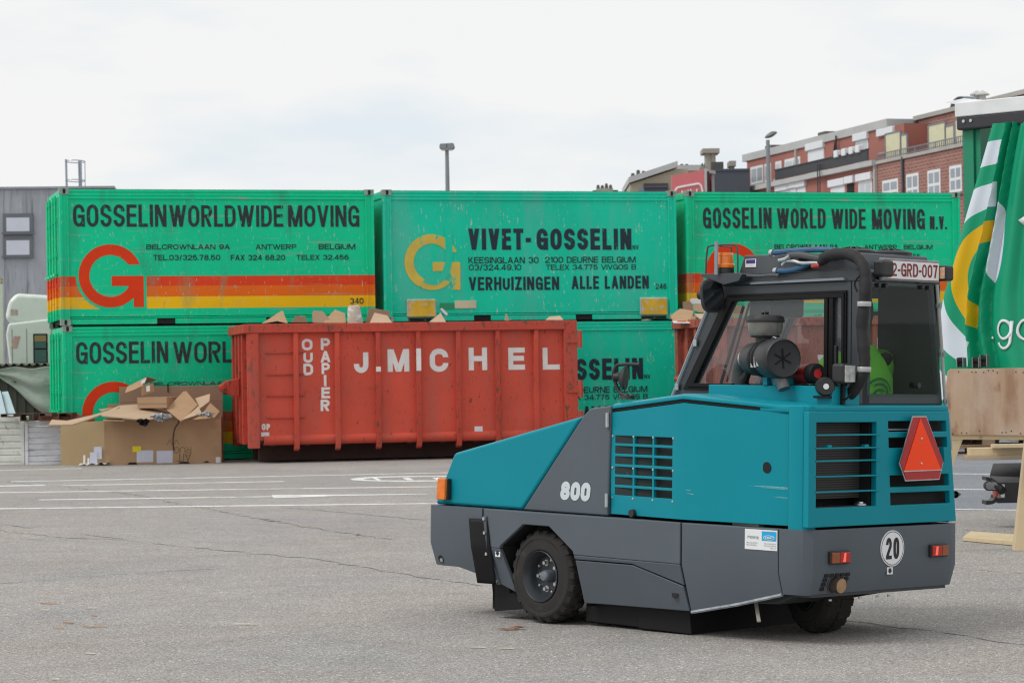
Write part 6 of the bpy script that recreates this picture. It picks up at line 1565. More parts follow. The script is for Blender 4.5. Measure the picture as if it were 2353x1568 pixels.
_mm = _t.nodes.new('ShaderNodeMix'); _mm.data_type = 'RGBA'; _mm.blend_type = 'MULTIPLY'; _mm.inputs[0].default_value = 1
_src = _b.inputs['Base Color'].links[0].from_socket
_t.links.new(_src, _mm.inputs[6]); _t.links.new(_bk.outputs['Color'], _mm.inputs[7]); _t.links.new(_mm.outputs[2], _b.inputs['Base Color'])
RPL = pm('red painted render', (.345, .135, .108), .8, var=.08, vs=.5)  # slightly paled, distance haze put into the colour
CON = pm('grey concrete', (.40, .39, .37), .85, var=.10, vs=1)
CONL = pm('pale parapet', (.45, .46, .46), .8, var=.06, vs=1)
WFW = pm('white window frame', (.72, .74, .76), .5, var=.02)
PAN = pm('window pane with sky', (.18, .23, .28), .08, var=.15, vs=.6, coat=.8)
CUR = pm('curtained pane', (.40, .45, .50), .12, var=.12, vs=.8, coat=.6)
SHU = pm('white roller shutter', (.72, .74, .78), .6, var=.03)
RAIL = pm('dark balcony metal', (.035, .037, .045), .6, var=.1)
GRAIL = pm('grey railing', (.20, .21, .24), .5, .3)
YPA = pm('pale yellow screen', (.62, .60, .41), .6, var=.05)
# nearer brick block: x from -8 to the corner at picture x 2100
xb_ = fF(2106, 300).x; xn = -14.0
HB_ = fF(2200, 252).z
# the lower storeys step forward; the top storey is set back behind a terrace
zt_ = fF(2200, 418 - 60).z                                # terrace floor level
DEP = 3.0
blk = thing('brick_flats', 'brown brick flats with a roof terrace and yellow screens', 'building', MF)
xt = fF(2016, 400).x
zt_ = fF(2100, 360).z
MB().box((xn, 0, 0), (xt, 12, zt_)).build('wall', BRK, blk)
fS = lambda u, v: on(MF, u, v, 1, DEP)
xs_ = fS(2104, 300).x; hs_ = fS(2200, 254).z
MB().box((xn, DEP, zt_ - .02), (xs_, 12, hs_)).build('wall', BRK, blk)
MB().box((xn, DEP - .12, hs_), (xs_ + .1, 12.1, hs_ + .22)).build('roof_edge', CON, blk)
MB().box((xn, -.10, zt_), (xt + .05, .2, zt_ + .16)).build('terrace_edge', CON, blk)
def window(bld, u0, v0, u1, v1, dep=0, kind='cross', M_=None, pane=PAN):
    a, b = on(MF, u0, v1, 1, dep), on(MF, u1, v0, 1, dep)
    xa, xb2 = min(a.x, b.x), max(a.x, b.x); za, zb2 = min(a.z, b.z), max(a.z, b.z)
    f = MB().box((xa, dep - .02, za), (xb2, dep + .06, zb2)).build('window', BLACKV if kind == 'dark' else WFW, bld)
    wdt, hgt = xb2 - xa, zb2 - za
    t_ = .14
    if kind == 'cross':
        for i in range(2):
            for j in range(2):
                MB().box((xa + t_ + i * (wdt - t_) / 2, dep - .028, za + t_ + j * (hgt - t_) / 2), (xa + (i + 1) * (wdt - t_) / 2, dep - .012, za + (j + 1) * (hgt - t_) / 2)).build('pane', pane, f)
    elif kind == 'two':
        for i in range(2):
            MB().box((xa + t_ + i * (wdt - t_) / 2, dep - .028, za + t_), (xa + (i + 1) * (wdt - t_) / 2, dep - .012, zb2 - t_)).build('pane', pane, f)
    elif kind == 'shutter':
        MB().box((xa + .05, dep - .04, za + .05), (xb2 - .05, dep - .022, zb2 - .05)).build('shutter', SHU, f)
    elif kind == 'one':
        MB().box((xa + t_, dep - .028, za + t_), (xb2 - t_, dep - .012, zb2 - t_)).build('pane', pane, f)
    MB().box((xa - .08, dep - .14, za - .1), (xb2 + .08, dep, za - .0)).build('sill', CONL, f)
    return f, xa, xb2, za, zb2
def hood(f, xa, xb2, zb2, dep=0):
    MB().box((xa - .10, dep - .16, zb2 - .02), (xb2 + .10, dep + .02, zb2 + .36)).build('shutter_box', SHU, f, .03)
for u0, v0, u1, v1 in ((2028, 409, 2063, 470), (2083, 396, 2110, 470), (2132, 387, 2160, 460), (2182, 377, 2209, 444), (2240, 366, 2268, 432)):
    window(blk, u0, v0, u1, v1)
for u in (2072, 2215):
    p = fF(u, 400, -.1)
    MB().box((p.x - .08, -.12, 0), (p.x + .08, -.01, zt_ + (.1 if u < 2100 else .9))).build('downpipe', pm('dark downpipe', (.055, .06, .075), .6), blk)
p = fS(2107, 300); MB().box((p.x - .12, DEP - .15, zt_), (p.x + .12, DEP, hs_ - .1)).build('downpipe', pm('dark downpipe', (.055, .06, .075), .6), blk)
# terrace railing and yellow screens
zr0 = zt_ + .16; zr1 = zr0 + (fF(2150, 322).z - fF(2150, 352).z)
zr1 = fF(2150, 325).z
MB().box((xn, -.06, zr1 - .05), (xt, -.02, zr1)).build('rail_top', GRAIL, blk)
MB().box((xn, -.055, zr0 + .05), (xt, -.025, zr0 + .09)).build('rail_bottom', GRAIL, blk)
nb = 130
for k in range(nb + 1):
    x = xn + (xt - xn) * k / nb
    big_ = k % 10 == 0
    MB().box((x - (.05 if big_ else .014), -.055, zr0), (x + (.05 if big_ else .014), -.025, zr1)).build('baluster', GRAIL, blk)
for (u0, u1, vtop) in ((2034, 2069, 310), (2070, 2084, 312), (2084, 2085, 0), (2133, 2172, 290), (2172, 2192, 292), (2194, 2222, 276), (2222, 2260, 268)):
    if not vtop: continue
    a = on(MF, u0, vtop, 1, .4); b = on(MF, u1, vtop, 1, .4)
    xa, xb2 = min(a.x, b.x), max(a.x, b.x)
    s_ = MB().box((xa, .38, zr0), (xb2, .42, a.z)).build('screen', YPA, blk)
    for x in (xa, xb2):
        MB().box((x - .06, .36, zr0), (x + .06, .44, a.z + .04)).build('screen_frame', GRAIL, s_)
    MB().box((xa, .36, a.z - .02), (xb2, .44, a.z + .06)).build('screen_frame', GRAIL, s_)
# roof cowl and flues
pc_ = on(MF, 2219, 244, 1, DEP + .8)
m = MB().grid(lambda a, b: (pc_.x + 1.05 * cos(pi * a), DEP + .4 + 1.2 * b, pc_.z - .15 + .62 * sin(pi * a)), 14, 1)
o = m.build('roof_cowl', pm('bluish cowl', (.13, .17, .20), .5, .2), blk, solid=.05)
for u in (2244, 2257):
    p = on(MF, u, 235, 1, DEP + .6)
    MB().cyl((p.x, DEP + .6, hs_), (p.x, DEP + .6, on(MF, u, 218, 1, DEP + .6).z), .16, 10).lathe([(.0, .25), (.34, .05), (.34, 0), (0, 0)], (p.x, DEP + .6, on(MF, u, 219, 1, DEP + .6).z), (0, 0, 1), 12).build('flue', pm('pale flue', (.5, .5, .48), .6, .2), blk)
# farther red block with balconies
rb_ = thing('red_flats', 'red rendered flats with dark balcony and white shutters', 'building', MF)
xe = fF(1717, 440).x; xe2 = on(MF, 1716, 400, 1, 1.5).x
ztr = fF(1900, 440).z
hR = on(MF, 1850, 338, 1, 1.5).z
zbal = fF(1900, 404).z                                     # balcony floor
MB().box((xt + .05, .0, 0), (xe, 12, zbal)).build('wall', RPL, rb_)
MB().box((xt + .05, 1.5, zbal - .02), (xe2, 12, hR)).build('wall', RPL, rb_)
MB().box((xs_ + .05, 1.4, hR), (xe2 + .5, 12.3, hR + .42)).build('roof_edge', CONL, rb_)
MB().box((xs_ + .05, 1.6, zbal + .6), (xt + .1, 12, hR)).build('wall', RPL, rb_)
MB().box((xt + .05, -.30, zbal), (xe + .1, 1.5, zbal + .26)).build('balcony_slab', CONL, rb_)
fR = lambda u, v: on(MF, u, v, 1, 1.5)
xbal0, xbal1 = fF(2006, 380).x, fF(1792, 410).x
zb0, zb1 = zbal + .30, fF(1900, 368).z
MB().box((xbal0, -.3, zb0), (xbal1, -.24, zb1)).build('balcony_panel', RAIL, rb_)
MB().box((xbal0, -.34, zb1), (xbal1, -.2, zb1 + .06)).build('rail_top', RAIL, rb_)
for u in (1935, 1953, 1970, 1985):
    p = fF(u, 352); MB().box((p.x - .24, -.42, zb1 - .05), (p.x + .24, -.16, zb1 + .32)).build('flower_box', SHU, rb_, .04)
    pass
for u0, v0, u1, v1, kd, hd_ in ((1725, 378, 1753, 425, 'two', 0), (1757, 374, 1771, 420, 'one', 0), (1782, 369, 1795, 412, 'one', 0), (1803, 359, 1838, 392, 'two', 0), (1857, 338, 1893, 400, 'shutter', 1), (1966, 318, 1994, 372, 'two', 1), (2025, 306, 2058, 352, 'dark', 1)):
    f, xa, xb2, za, zb2 = window(rb_, u0, v0, u1, v1, 1.5 if u0 < 2020 else 1.6, kd, None, CUR)
    if hd_: hood(f, xa, xb2, zb2, 1.5)
for u0, v0, u1, v1, kd in ((1787, 434, 1815, 480, 'shutter'), (1816, 430, 1830, 480, 'shutter'), (1832, 427, 1851, 480, 'shutter'), (1909, 424, 1941, 480, 'shutter'), (1947, 419, 1962, 480, 'dark'), (1973, 411, 2003, 480, 'two')):
    f, xa, xb2, za, zb2 = window(rb_, u0, v0, u1, v1, 0, kd, None, CUR)
    hood(f, xa, xb2, zb2, 0)
p = fF(2013, 410); MB().box((p.x - .08, -.14, 0), (p.x + .08, -.0, zbal)).build('downpipe', CONL, rb_)
p = fF(1774, 400); MB().box((p.x - .08, 1.36, zbal), (p.x + .08, 1.5, hR)).build('downpipe', CON, rb_)
for u in (1884, 1879):
    p = fF(u, 420, -.4); MB().box((p.x - .03, -.44, 0), (p.x + .03, -.40, zb1 - .2)).build('cable_pole', RAIL, rb_)
p = fR(1925, 345); MB().tube([(p.x, 1.4, zbal + .3), (p.x - .2, 1.3, zbal + 2.3)], .05, 5).tube([(p.x + .7, 1.4, zbal + .5), (p.x - .1, 1.3, zbal + 2.0)], .05, 5).build('wall_ornament', RAIL, rb_)
for u, v in ((1728, 366), (1848, 328)):
    p = fR(u, v); MB().box((p.x - .5, 2.5, hR + .4), (p.x + .5, 3.4, hR + .85)).build('roof_vent', pm('dark roof vent', (.10, .10, .10), .8), rb_)
# ---- beige houses, billboard, slate block
def plain(name, label, Y, yaw, pts_base_u, mat): pass
BEI = pm('beige render', (.42, .37, .28), .85, var=.08, vs=.5)
STO = pm('grey chimney', (.33, .31, .27), .85, var=.12, vs=2)
DRK = pm('dark chimney pots', (.085, .085, .08), .8, var=.2)
SLT = pm('slate cladding', (.065, .075, .10), .7, var=.06, vs=1)
YB = 150.0
MBG = yawframe(Vector((0, YB, 0)), 0)
fB = lambda u, v, dep=0: on(MBG, u, v, 1, dep)
hb = thing('beige_house', 'beige gabled house with a dark louvre behind the red billboard', 'house', MBG)
P4 = [fB(*q_) for q_ in ((1447, 440), (1447, 424), (1456, 420), (1555, 388), (1580, 388), (1580, 470), (1447, 470))]
MB().prism([(p.x, p.z) for p in P4[1:5]] + [(P4[4].x, 0), (P4[1].x, 0)], 1, 0, 9).build('wall', BEI, hb)
a, b = fB(1444, 421), fB(1556, 384)
MB().hexa([(a.x, -.3, a.z - .0), (b.x, -.3, b.z), (b.x, 9, b.z), (a.x, 9, a.z)], [(a.x, -.3, a.z + .35), (b.x, -.3, b.z + .35), (b.x, 9, b.z + .35), (a.x, 9, a.z + .35)]).build('roof_edge', CONL, hb)
a, b = fB(1491, 470, -.1), fB(1519, 421, -.1)
lv = MB().box((a.x - .3, -.12, a.z), (b.x + .4, -.02, b.z)).build('louvre', pm('dark louvre', (.055, .055, .075), .7), hb)
for k in range(5):
    z = b.z - .25 - k * .28
    MB().box((a.x - .3, -.17, z), (b.x + .4, -.11, z + .09)).build('louvre_blade', pm('louvre blade', (.09, .09, .115), .6), lv)
a, b = fB(1470, 470), fB(1490, 433)
MB().box((a.x, -.1, a.z), (b.x, 0, b.z)).build('poster', pm('blue and white poster', (.2, .26, .38), .6, var=.5, vs=4), hb)
h2 = thing('rear_house', 'grey-beige house with rounded chimney pots above the billboard', 'house', yawframe(Vector((0, YB + 25, 0)), 0))
f2 = lambda u, v: on(h2.matrix_world, u, v, 1, 0)
a, b = f2(1535, 470), f2(1640, 392)
MB().box((a.x, 0, 0), (b.x, 8, b.z)).build('wall', BEI, h2)
MB().box((a.x - .3, -.3, b.z), (b.x + .2, 8.2, b.z + .4)).build('roof_edge', CONL, h2)
def pots(t, fr, u0, u1, vtop, vbot, n, dep=2.0):
    a, b = on(fr, u0, vbot, 1, dep), on(fr, u1, vtop, 1, dep)
    wd = (b.x - a.x)
    MB().box((a.x, dep, a.z - 1.5), (b.x, dep + 1.6, a.z + (b.z - a.z) * .35)).build('chimney', STO, t)
    for k in range(n):
        x = a.x + wd * (k + .5) / n; r = wd / n * .42
        hh = (b.z - a.z) * (.62 + .38 * random.random()); z0 = a.z + (b.z - a.z) * .3
        MB().lathe([(r, 0), (r * 1.05, hh * .35), (r * .8, hh * .55), (r * .85, hh * .68), (r * .4, hh * .75), (0, hh * .76)], (x, dep + .8, z0), (0, 0, 1), 12).build('chimney_pot', DRK, t)
pots(h2, h2.matrix_world, 1551, 1596, 374, 390, 4)
pots(hb, MBG, 1449, 1486, 388, 420, 3, 5)
pots(hb, MBG, 1512, 1524, 384, 402, 1, 4)
h3 = thing('chimney_stack', 'row of squat dark chimneys over the middle container, far off', 'chimney', yawframe(Vector((0, YB + 40, 0)), 0))
pots(h3, h3.matrix_world, 1370, 1408, 419, 440, 4, 0)
a, b = on(h3.matrix_world, 1362, 470, 1, 0), on(h3.matrix_world, 1420, 436, 1, 0)
MB().box((a.x, .2, 0), (b.x, 6, b.z)).build('roof_block', DRK, h3)
h4 = thing('tall_chimney', 'tall square grey chimney with a flat cap behind the billboard', 'chimney', yawframe(Vector((0, YB + 15, 0)), 0))
a, b = on(h4.matrix_world, 1624, 470, 1, 0), on(h4.matrix_world, 1644, 371, 1, 0)
MB().box((a.x, 0, 0), (b.x, 1.6, b.z)).build('shaft', STO, h4)
for xx in (a.x, b.x - .3):
    MB().box((xx, 0, b.z), (xx + .3, 1.6, b.z + .55)).build('cap_leg', STO, h4)
MB().box((a.x - .25, -.25, b.z + .55), (b.x + .25, 1.85, b.z + .85)).build('cap', STO, h4)
a, b = on(h4.matrix_world, 1608, 470, 1, .5), on(h4.matrix_world, 1624, 384, 1, .5)
MB().box((a.x, .5, 0), (b.x, 2, b.z)).build('side_shaft', STO, h4)
pots(h4, h4.matrix_world, 1612, 1624, 373, 386, 2, .6)
# billboard
bb = thing('billboard', 'pink-red billboard with a white rounded outline over the containers', 'billboard', yawframe(Vector((0, 120, 0)), 0))
fBB = lambda u, v, d=0: on(bb.matrix_world, u, v, 1, d)
q4 = [fBB(*q_) for q_ in ((1543, 404), (1619, 389), (1619, 470), (1543, 470))]
PNK = pm('faded red board', (.60, .16, .175), .6, var=.03)
MB().prism([(p.x, p.z) for p in q4], 1, 0, .25).build('board', PNK, bb)
a, b = fBB(1619, 470), fBB(1623, 388)
MB().box((a.x, -.06, a.z), (b.x, .3, b.z)).build('frame_post', CONL, bb)
a, b = fBB(1624, 470), fBB(1643, 392)
MB().box((a.x, 2.2, a.z), (b.x, 2.4, b.z)).build('red_return', pm('deep red return', (.45, .02, .02), .5), bb)
MB().box((a.x - .02, .4, a.z), (a.x + .16, 2.2, b.z)).build('dark_return', pm('dark return', (.04, .04, .05), .7), bb)
a, b = fBB(1643, 470), fBB(1645.5, 388)
MB().box((a.x, 1.9, a.z), (b.x + .05, 2.5, b.z)).build('frame_post', CONL, bb)
a, b = fBB(1620, 391), fBB(1645, 388)
MB().bar((a.x, .5, a.z), (b.x, 2.2, b.z), .3, .15).build('frame_top', CONL, bb)
pts = [fBB(*q_) for q_ in ((1550, 452), (1551, 440), (1554, 434), (1560, 430.5), (1600, 423), (1606, 423), (1610, 427), (1613, 436), (1615, 452))]
MB().tube([(p.x, -.02, p.z) for p in smooth_path([(p.x, 0, p.z) for p in pts], 4)], .05, 6).build('outline', WHT, bb)
for u, v0 in ((1566, 438), (1580, 436), (1586, 434.5), (1600, 434)):
    p0_, p1_ = fBB(u, 455), fBB(u + .5, v0)
    MB().bar((p0_.x, -.03, p0_.z), (p1_.x, -.03, p1_.z), .05, .13, (0, 1, 0)).build('lettering', WHT, bb)
sb2 = thing('slate_block', 'dark slate-clad block between the billboard and the red flats', 'building', yawframe(Vector((0, 140, 0)), 0))
a, b = on(sb2.matrix_world, 1638, 470, 1, 0), on(sb2.matrix_world, 1722, 392, 1, 0)
MB().box((a.x, 0, 0), (b.x, 8, b.z)).build('wall', SLT, sb2)
MB().box((a.x - .05, -.05, b.z), (b.x, 8, b.z + .12)).build('roof_edge', SLT, sb2)
a, b = on(sb2.matrix_world, 1675, 392, 1, 2), on(sb2.matrix_world, 1690, 382, 1, 2)
MB().box((a.x + .3, 2, a.z - .1), (b.x - .3, 3.2, b.z)).build('chimney', STO, sb2)
MB().box((a.x, 1.8, b.z), (b.x, 3.4, b.z + .3)).build('chimney_cap', STO, sb2)
p = on(sb2.matrix_world, 1650, 392, 1, 2); MB().box((p.x - .4, 2, p.z), (p.x + .3, 2.6, p.z + .5)).build('roof_vent', DRK, sb2)

# ================================================================== curtain-sided trailer on the right
TA_ = radians(43)
T0 = at(2222, 820, 24.0); T0.z = 0
MTR = frame(T0, (cos(TA_), -sin(TA_), 0), (sin(TA_), cos(TA_), 0))          # x along the side towards the viewer, y into the trailer
fTr = lambda u, v, dep=0: on(MTR, u, v, 1, dep)
tl = thing('curtain_trailer', 'green curtain-sided lorry trailer with loose curtain and white lettering', 'trailer', MTR)
TGR = pm('green trailer steel', (.008, .23, .125), .4, var=.06)
ztop_ = fTr(2300, 258).z
LEN = 5.0
zt0 = fTr(2245, 292).z
MB().box((-.02, .02, 1.05), (.10, 2.45, zt0)).build('rear_post', TGR, tl, .01)
MB().box((.10, .05, 1.05), (.16, 2.4, zt0)).build('rear_door', TGR, tl)
MB().box((.16, 2.40, 1.05), (LEN, 2.45, zt0)).build('far_curtain', TGR, tl)
MB().box((0.0, .0, 1.0), (LEN, 2.45, 1.15)).build('floor', pm('trailer floor', (.05, .05, .05), .8), tl)
MB().box((-.04, -.06, zt0 - .02), (LEN, .04, zt0 + .11)).build('curtain_track', pm('dark grey track', (.03, .03, .036), .45, var=.1), tl, .02)
MB().box((-.05, -.068, zt0 + .105), (LEN, .35, zt0 + .245)).build('roof_sheet', pm('white roof sheet', (.70, .72, .74), .55, var=.08, vs=5), tl, .012)
MB().sheet([(-.22, .02, zt0 + .27), (.1, .0, zt0 + .20), (.25, .0, zt0 + .25), (.0, .02, zt0 + .29)], .01, (0, 1, 0)).build('roof_flap', pm('white roof flap', (.74, .75, .77), .55), tl)
for x in (.05, .13, 1.0):
    MB().cyl((x, -.055, zt0 + .06), (x, -.072, zt0 + .06), .016, 10).build('rivet', MET, tl)
# the curtain: printed PVC with deep folds, its rear edge pulled loose
fC = lambda u, v: on(MTR, u, v, 1, -.14)
def lmap(u, v): return fC(u, v)
NU, NV = 150, 60
zc0, zc1 = 1.00, zt0 + .01
def edge(z):               # local x of the loose rear edge by height
    pts_ = [(fC(2268, 292).x, fC(2268, 292).z), (fC(2240, 400).x, fC(2240, 400).z), (fC(2200, 560).x, fC(2200, 560).z), (fC(2168, 680).x, fC(2168, 680).z), (fC(2157, 760).x, fC(2157, 760).z), (fC(2160, 840).x, fC(2160, 840).z), (fC(2165, 905).x, .9)]
    for (xa, za), (xb, zb2) in zip(pts_[:-1], pts_[1:]):
        if z >= zb2:
            k = (z - za) / (zb2 - za); return xa + (xb - xa) * k
    return pts_[-1][0]
def fold(s, z):
    h = (z - zc0) / (zc1 - zc0)
    d = 0
    for c0_, wd, am in FOLDS:
        cc = c0_[0] + (c0_[1] - c0_[0]) * h
        q_ = (s - cc) / (wd * (.65 + .7 * (1 - h)))
        d += am * math.exp(-q_ * q_)
    return d + .005 * sin(s * 31 + z * 2.2) * h + .008 * sin(z * 5 + s * 7)
FOLDS = [((.10, .06), .10, .035), ((.405, .235), .030, .085), ((.455, .275), .022, -.05), ((.60, .33), .030, .075), ((.66, .37), .03, -.05), ((.92, .52), .10, .05), ((1.05, .60), .05, -.03), ((1.3, .80), .10, .05)]
def curt(a, b):
    z = zc0 + (zc1 - zc0) * b
    s = 2.0 * a ** 1.25
    e = edge(z)
    x = e + s * (1.0 - .25 * b)
    return (x, -.10 - fold(s, z) * (1.1 - .35 * b) - .10 * (1 - b) * math.exp(-(s / .35) ** 2) + .05 * b, z)
cm = MB().grid(curt, NU, NV)
me = cm.mesh('curtain', 60)
CUM = bpy.data.materials.new('printed curtain'); CUM.use_nodes = True
t_ = CUM.node_tree; b_ = t_.nodes['Principled BSDF']; L_ = t_.links.new
uvn = t_.nodes.new('ShaderNodeUVMap'); uvn.uv_map = 'print'
sx = t_.nodes.new('ShaderNodeSeparateXYZ'); L_(uvn.outputs[0], sx.inputs[0])
def mth(op, a_, b__=None, c__=None):
    n = t_.nodes.new('ShaderNodeMath'); n.operation = op
    for i, q_ in enumerate((a_, b__, c__)):
        if q_ is None: continue
        if isinstance(q_, (int, float)): n.inputs[i].default_value = q_
        else: L_(q_, n.inputs[i])
    return n.outputs[0]
dx = mth('SUBTRACT', sx.outputs[0], .5); dy = mth('SUBTRACT', sx.outputs[1], .5)
rad = mth('SQRT', mth('ADD', mth('MULTIPLY', dx, dx), mth('MULTIPLY', dy, dy)))
def bandm(lo_, hi_): return mth('MULTIPLY', mth('GREATER_THAN', rad, lo_), mth('LESS_THAN', rad, hi_))
def mixc(f_, c_, prev):
    m_ = t_.nodes.new('ShaderNodeMix'); m_.data_type = 'RGBA'; L_(f_, m_.inputs[0])
    if isinstance(prev, tuple): m_.inputs[6].default_value = (*prev, 1)
    else: L_(prev, m_.inputs[6])
    m_.inputs[7].default_value = (*c_, 1); return m_.outputs[2]
WP = (.62, .68, .76)
def uvof(u, v):
    p = fC(u, v); q = fC(2306, 640); k = (fC(2306, 540).z - q.z) / .1
    return (.5 + (p.x - q.x) * 1.02 / k, .5 + (p.z - q.z) / k)
c_ = mixc(bandm(.103, .143), (.66, .40, .004), (.003, .30, .155))
c_ = mixc(bandm(.172, .226), WP, c_)
c_ = mixc(bandm(.268, .322), WP, c_)
q1u, q2u = uvof(2300, 300), uvof(2231, 775)
kk = (q2u[0] - q1u[0]) / (q2u[1] - q1u[1])
side = mth('SUBTRACT', sx.outputs[0], mth('MULTIPLY_ADD', sx.outputs[1], kk, q1u[0] - kk * q1u[1]))
c_ = mixc(mth('GREATER_THAN', side, 0.0), (.003, .30, .155), c_)     # the next fold of the print is plain green
def blob(u, v, ru, rv, tl_):
    cu, cv = uvof(u, v)
    ex_ = mth('SUBTRACT', mth('SUBTRACT', sx.outputs[0], cu), mth('MULTIPLY', mth('SUBTRACT', sx.outputs[1], cv), tl_)); ey_ = mth('SUBTRACT', sx.outputs[1], cv)
    a_, b__ = mth('DIVIDE', ex_, ru), mth('DIVIDE', ey_, rv)
    return mth('LESS_THAN', mth('ADD', mth('MULTIPLY', a_, a_), mth('MULTIPLY', b__, b__)), 1.0)
c_ = mixc(blob(2281, 555, .018, .095, .10), WP, c_)
L_(c_, b_.inputs['Base Color']); b_.inputs['Roughness'].default_value = .42; b_.inputs['Specular IOR Level'].default_value = .3; b_.inputs['Coat Weight'].default_value = .06; b_.inputs['Coat Roughness'].default_value = .15
me.materials.append(CUM)
uv = me.uv_layers.new(name='print')
PS = 1000.0
ctr_ = fC(2306, 640)
sc_ = (fC(2306, 540).z - ctr_.z) / 100 * PS / .72
s0_ = None
vu = []
for v in me.vertices:
    vu.append((.5 + (v.co.x - (ctr_.x + .0)) * 1.02 / ((fC(2306, 540).z - ctr_.z) / .1), .5 + (v.co.z - ctr_.z) / ((fC(2306, 540).z - ctr_.z) / .1)))
for lp in me.loops: uv.data[lp.index].uv = vu[lp.vertex_index]
link('curtain', me, tl)
# big lettering on the curtain
WLT = pm('white curtain lettering', (.70, .74, .78), .5, var=.02)
def cpt(x, z):
    best = None
    e = edge(z); b = (z - zc0) / (zc1 - zc0); s = (x - e) / (1.0 - .25 * b)
    return (x, -.10 - fold(s, z) * (1.1 - .35 * b) - .10 * (1 - b) * math.exp(-(s / .35) ** 2) + .05 * b - .014, z)
def rim2(pts_, T_):
    m = MB(); vs = []
    for i, p in enumerate(pts_):
        a_, b__ = Vector(pts_[max(i - 1, 0)]), Vector(pts_[min(i + 1, len(pts_) - 1)])
        d = (b__ - a_).normalized(); n_ = Vector((-d.y, d.x)) * T_ / 2
        vs += [cpt(p[0] + n_.x, p[1] + n_.y), cpt(p[0] - n_.x, p[1] - n_.y)]
    m.add(vs, [(2 * i, 2 * i + 2, 2 * i + 3, 2 * i + 1) for i in range(len(pts_) - 1)])
    return m.build('lettering', WLT, tl, solid=.002)
def gp(u, v): p = fC(u, v); return (p.x, p.z)
def circ(cu, cv, ru, rv, a0, a1, n=26): return [gp(cu + ru * cos(radians(a0 + (a1 - a0) * i / n)), cv - rv * sin(radians(a0 + (a1 - a0) * i / n))) for i in range(n + 1)]
rim2(circ(2306, 757, 15, 21, 0, 360), .026)
rim2([gp(2321, 737), gp(2321, 780)] + circ(2306, 782, 15, 18, 0, -165), .026)
rim2(circ(2348, 757, 17, 22, 0, 360), .026)
rim2([gp(2272, 773), gp(2272, 779)], .04)
rim2(circ(2372, 757, 8, 22, 0, 360), .026)
rim2([gp(2340, 500), gp(2347, 510), gp(2360, 517)], .07)
# ratchet buckles
BUC = pm('steel buckle', (.30, .31, .32), .35, .7, var=.2)
for u, v, h_ in ((2208, 832, .045), (2244, 832, .05), (2262, 828, .06)):
    p = fTr(u, v, -.24)
    f = MB().box((p.x - .04, -.27, p.z - h_), (p.x - .03, -.21, p.z + h_)).box((p.x + .03, -.27, p.z - h_), (p.x + .04, -.21, p.z + h_)).build('ratchet_buckle', BUC, tl, .004)
    MB().cyl((p.x - .03, -.24, p.z + .02), (p.x + .03, -.24, p.z + .02), .028, 10).box((p.x - .029, -.25, p.z - h_), (p.x + .029, -.23, p.z + h_ * .6)).build('buckle_strap', BLK, f)
# rear underrun guard
MU = frame((0, 0, 0), (1, 0, 0), (0, 1, 0))
BK2 = pm('black guard paint', (.010, .010, .011), .35, var=.1, vs=4)
BK2 = pm('satin black paint', (.012, .012, .013), .42, var=.15, vs=4)
YG = 23.6
def gpx(x, y, dY=0.0):   # zoomed picture (3540,1600) with scale
    return at((3540 + x * 299 / 902) * K, (1600 + y * 299 / 902) * K, YG + dY)
ug = MB().hexa([gpx(595, 860), gpx(1500, 840), gpx(1500, 840, .25), gpx(595, 860, .25)], [gpx(595, 640), gpx(1500, 610), gpx(1500, 610, .25), gpx(595, 640, .25)])
ug.hexa([gpx(510, 560, .2), gpx(1500, 600, .2), gpx(1500, 600, .35), gpx(510, 560, .35)], [gpx(552, 410, .5), gpx(1500, 395, .5), gpx(1500, 395, .65), gpx(552, 410, .65)])
ug.sheet([gpx(510, 562, .2), gpx(1500, 602, .2), gpx(1500, 640, .0), gpx(600, 640, .0)], .01, (0, 0, 1))
MI = MTR.inverted()
ug.v = [tuple(MI @ Vector(v)) for v in ug.v]
ug_ = ug.build('underrun_guard', BK2, tl, .012)
def loc_(m): m.v = [tuple(MI @ Vector(v)) for v in m.v]; return m
loc_(MB().sheet([gpx(472, 560), gpx(505, 565), gpx(590, 605), gpx(596, 640), gpx(560, 618), gpx(530, 607), gpx(476, 606)], .22, (0, 1, 0))).build('guard_end', BK2, ug_, .006)
loc_(MB().sheet([gpx(472, 832), gpx(540, 832), gpx(572, 808), gpx(578, 770), gpx(600, 770), gpx(600, 845), gpx(548, 872), gpx(474, 880)], .22, (0, 1, 0))).build('guard_end', BK2, ug_, .006)
loc_(MB().sheet([gpx(600, 800, -.01), gpx(687, 800, -.01), gpx(687, 645, -.01), gpx(600, 650, -.01)], .008, (0, 1, 0))).build('plate', BUC, ug_)
loc_(MB().tube([gpx(655, 720, -.02), gpx(625, 690, -.06), gpx(560, 665, -.06)], .04, 10)).build('lamp_arm', BK2, ug_)
for x in (514, 560):
    loc_(MB().lathe([(0, .0), (.045, .0), (.05, .01), (.05, .06), (0, .065)], gpx(x, 664, -.09), (0, 1, 0), 16)).build('marker_lamp', BK2, ug_)
    loc_(MB().lathe([(0, -.004), (.038, -.002), (.038, .004)], gpx(x, 664, -.092), (0, 1, 0), 16)).build('lamp_glass', pm('grey lamp glass', (.16, .17, .18), .15), ug_)
loc_(MB().lathe([(0, .02), (.05, .016), (.055, 0)], gpx(585, 735), (-1, -.2, 0), 14)).build('tail_lens', REDL, ug_)
for x, y in ((653, 670), (655, 772)):
    loc_(MB().lathe([(0, -.02), (.02, -.02), (.022, 0)], gpx(x, y, -.012), (0, 1, 0), 8)).build('bolt', MET, ug_)
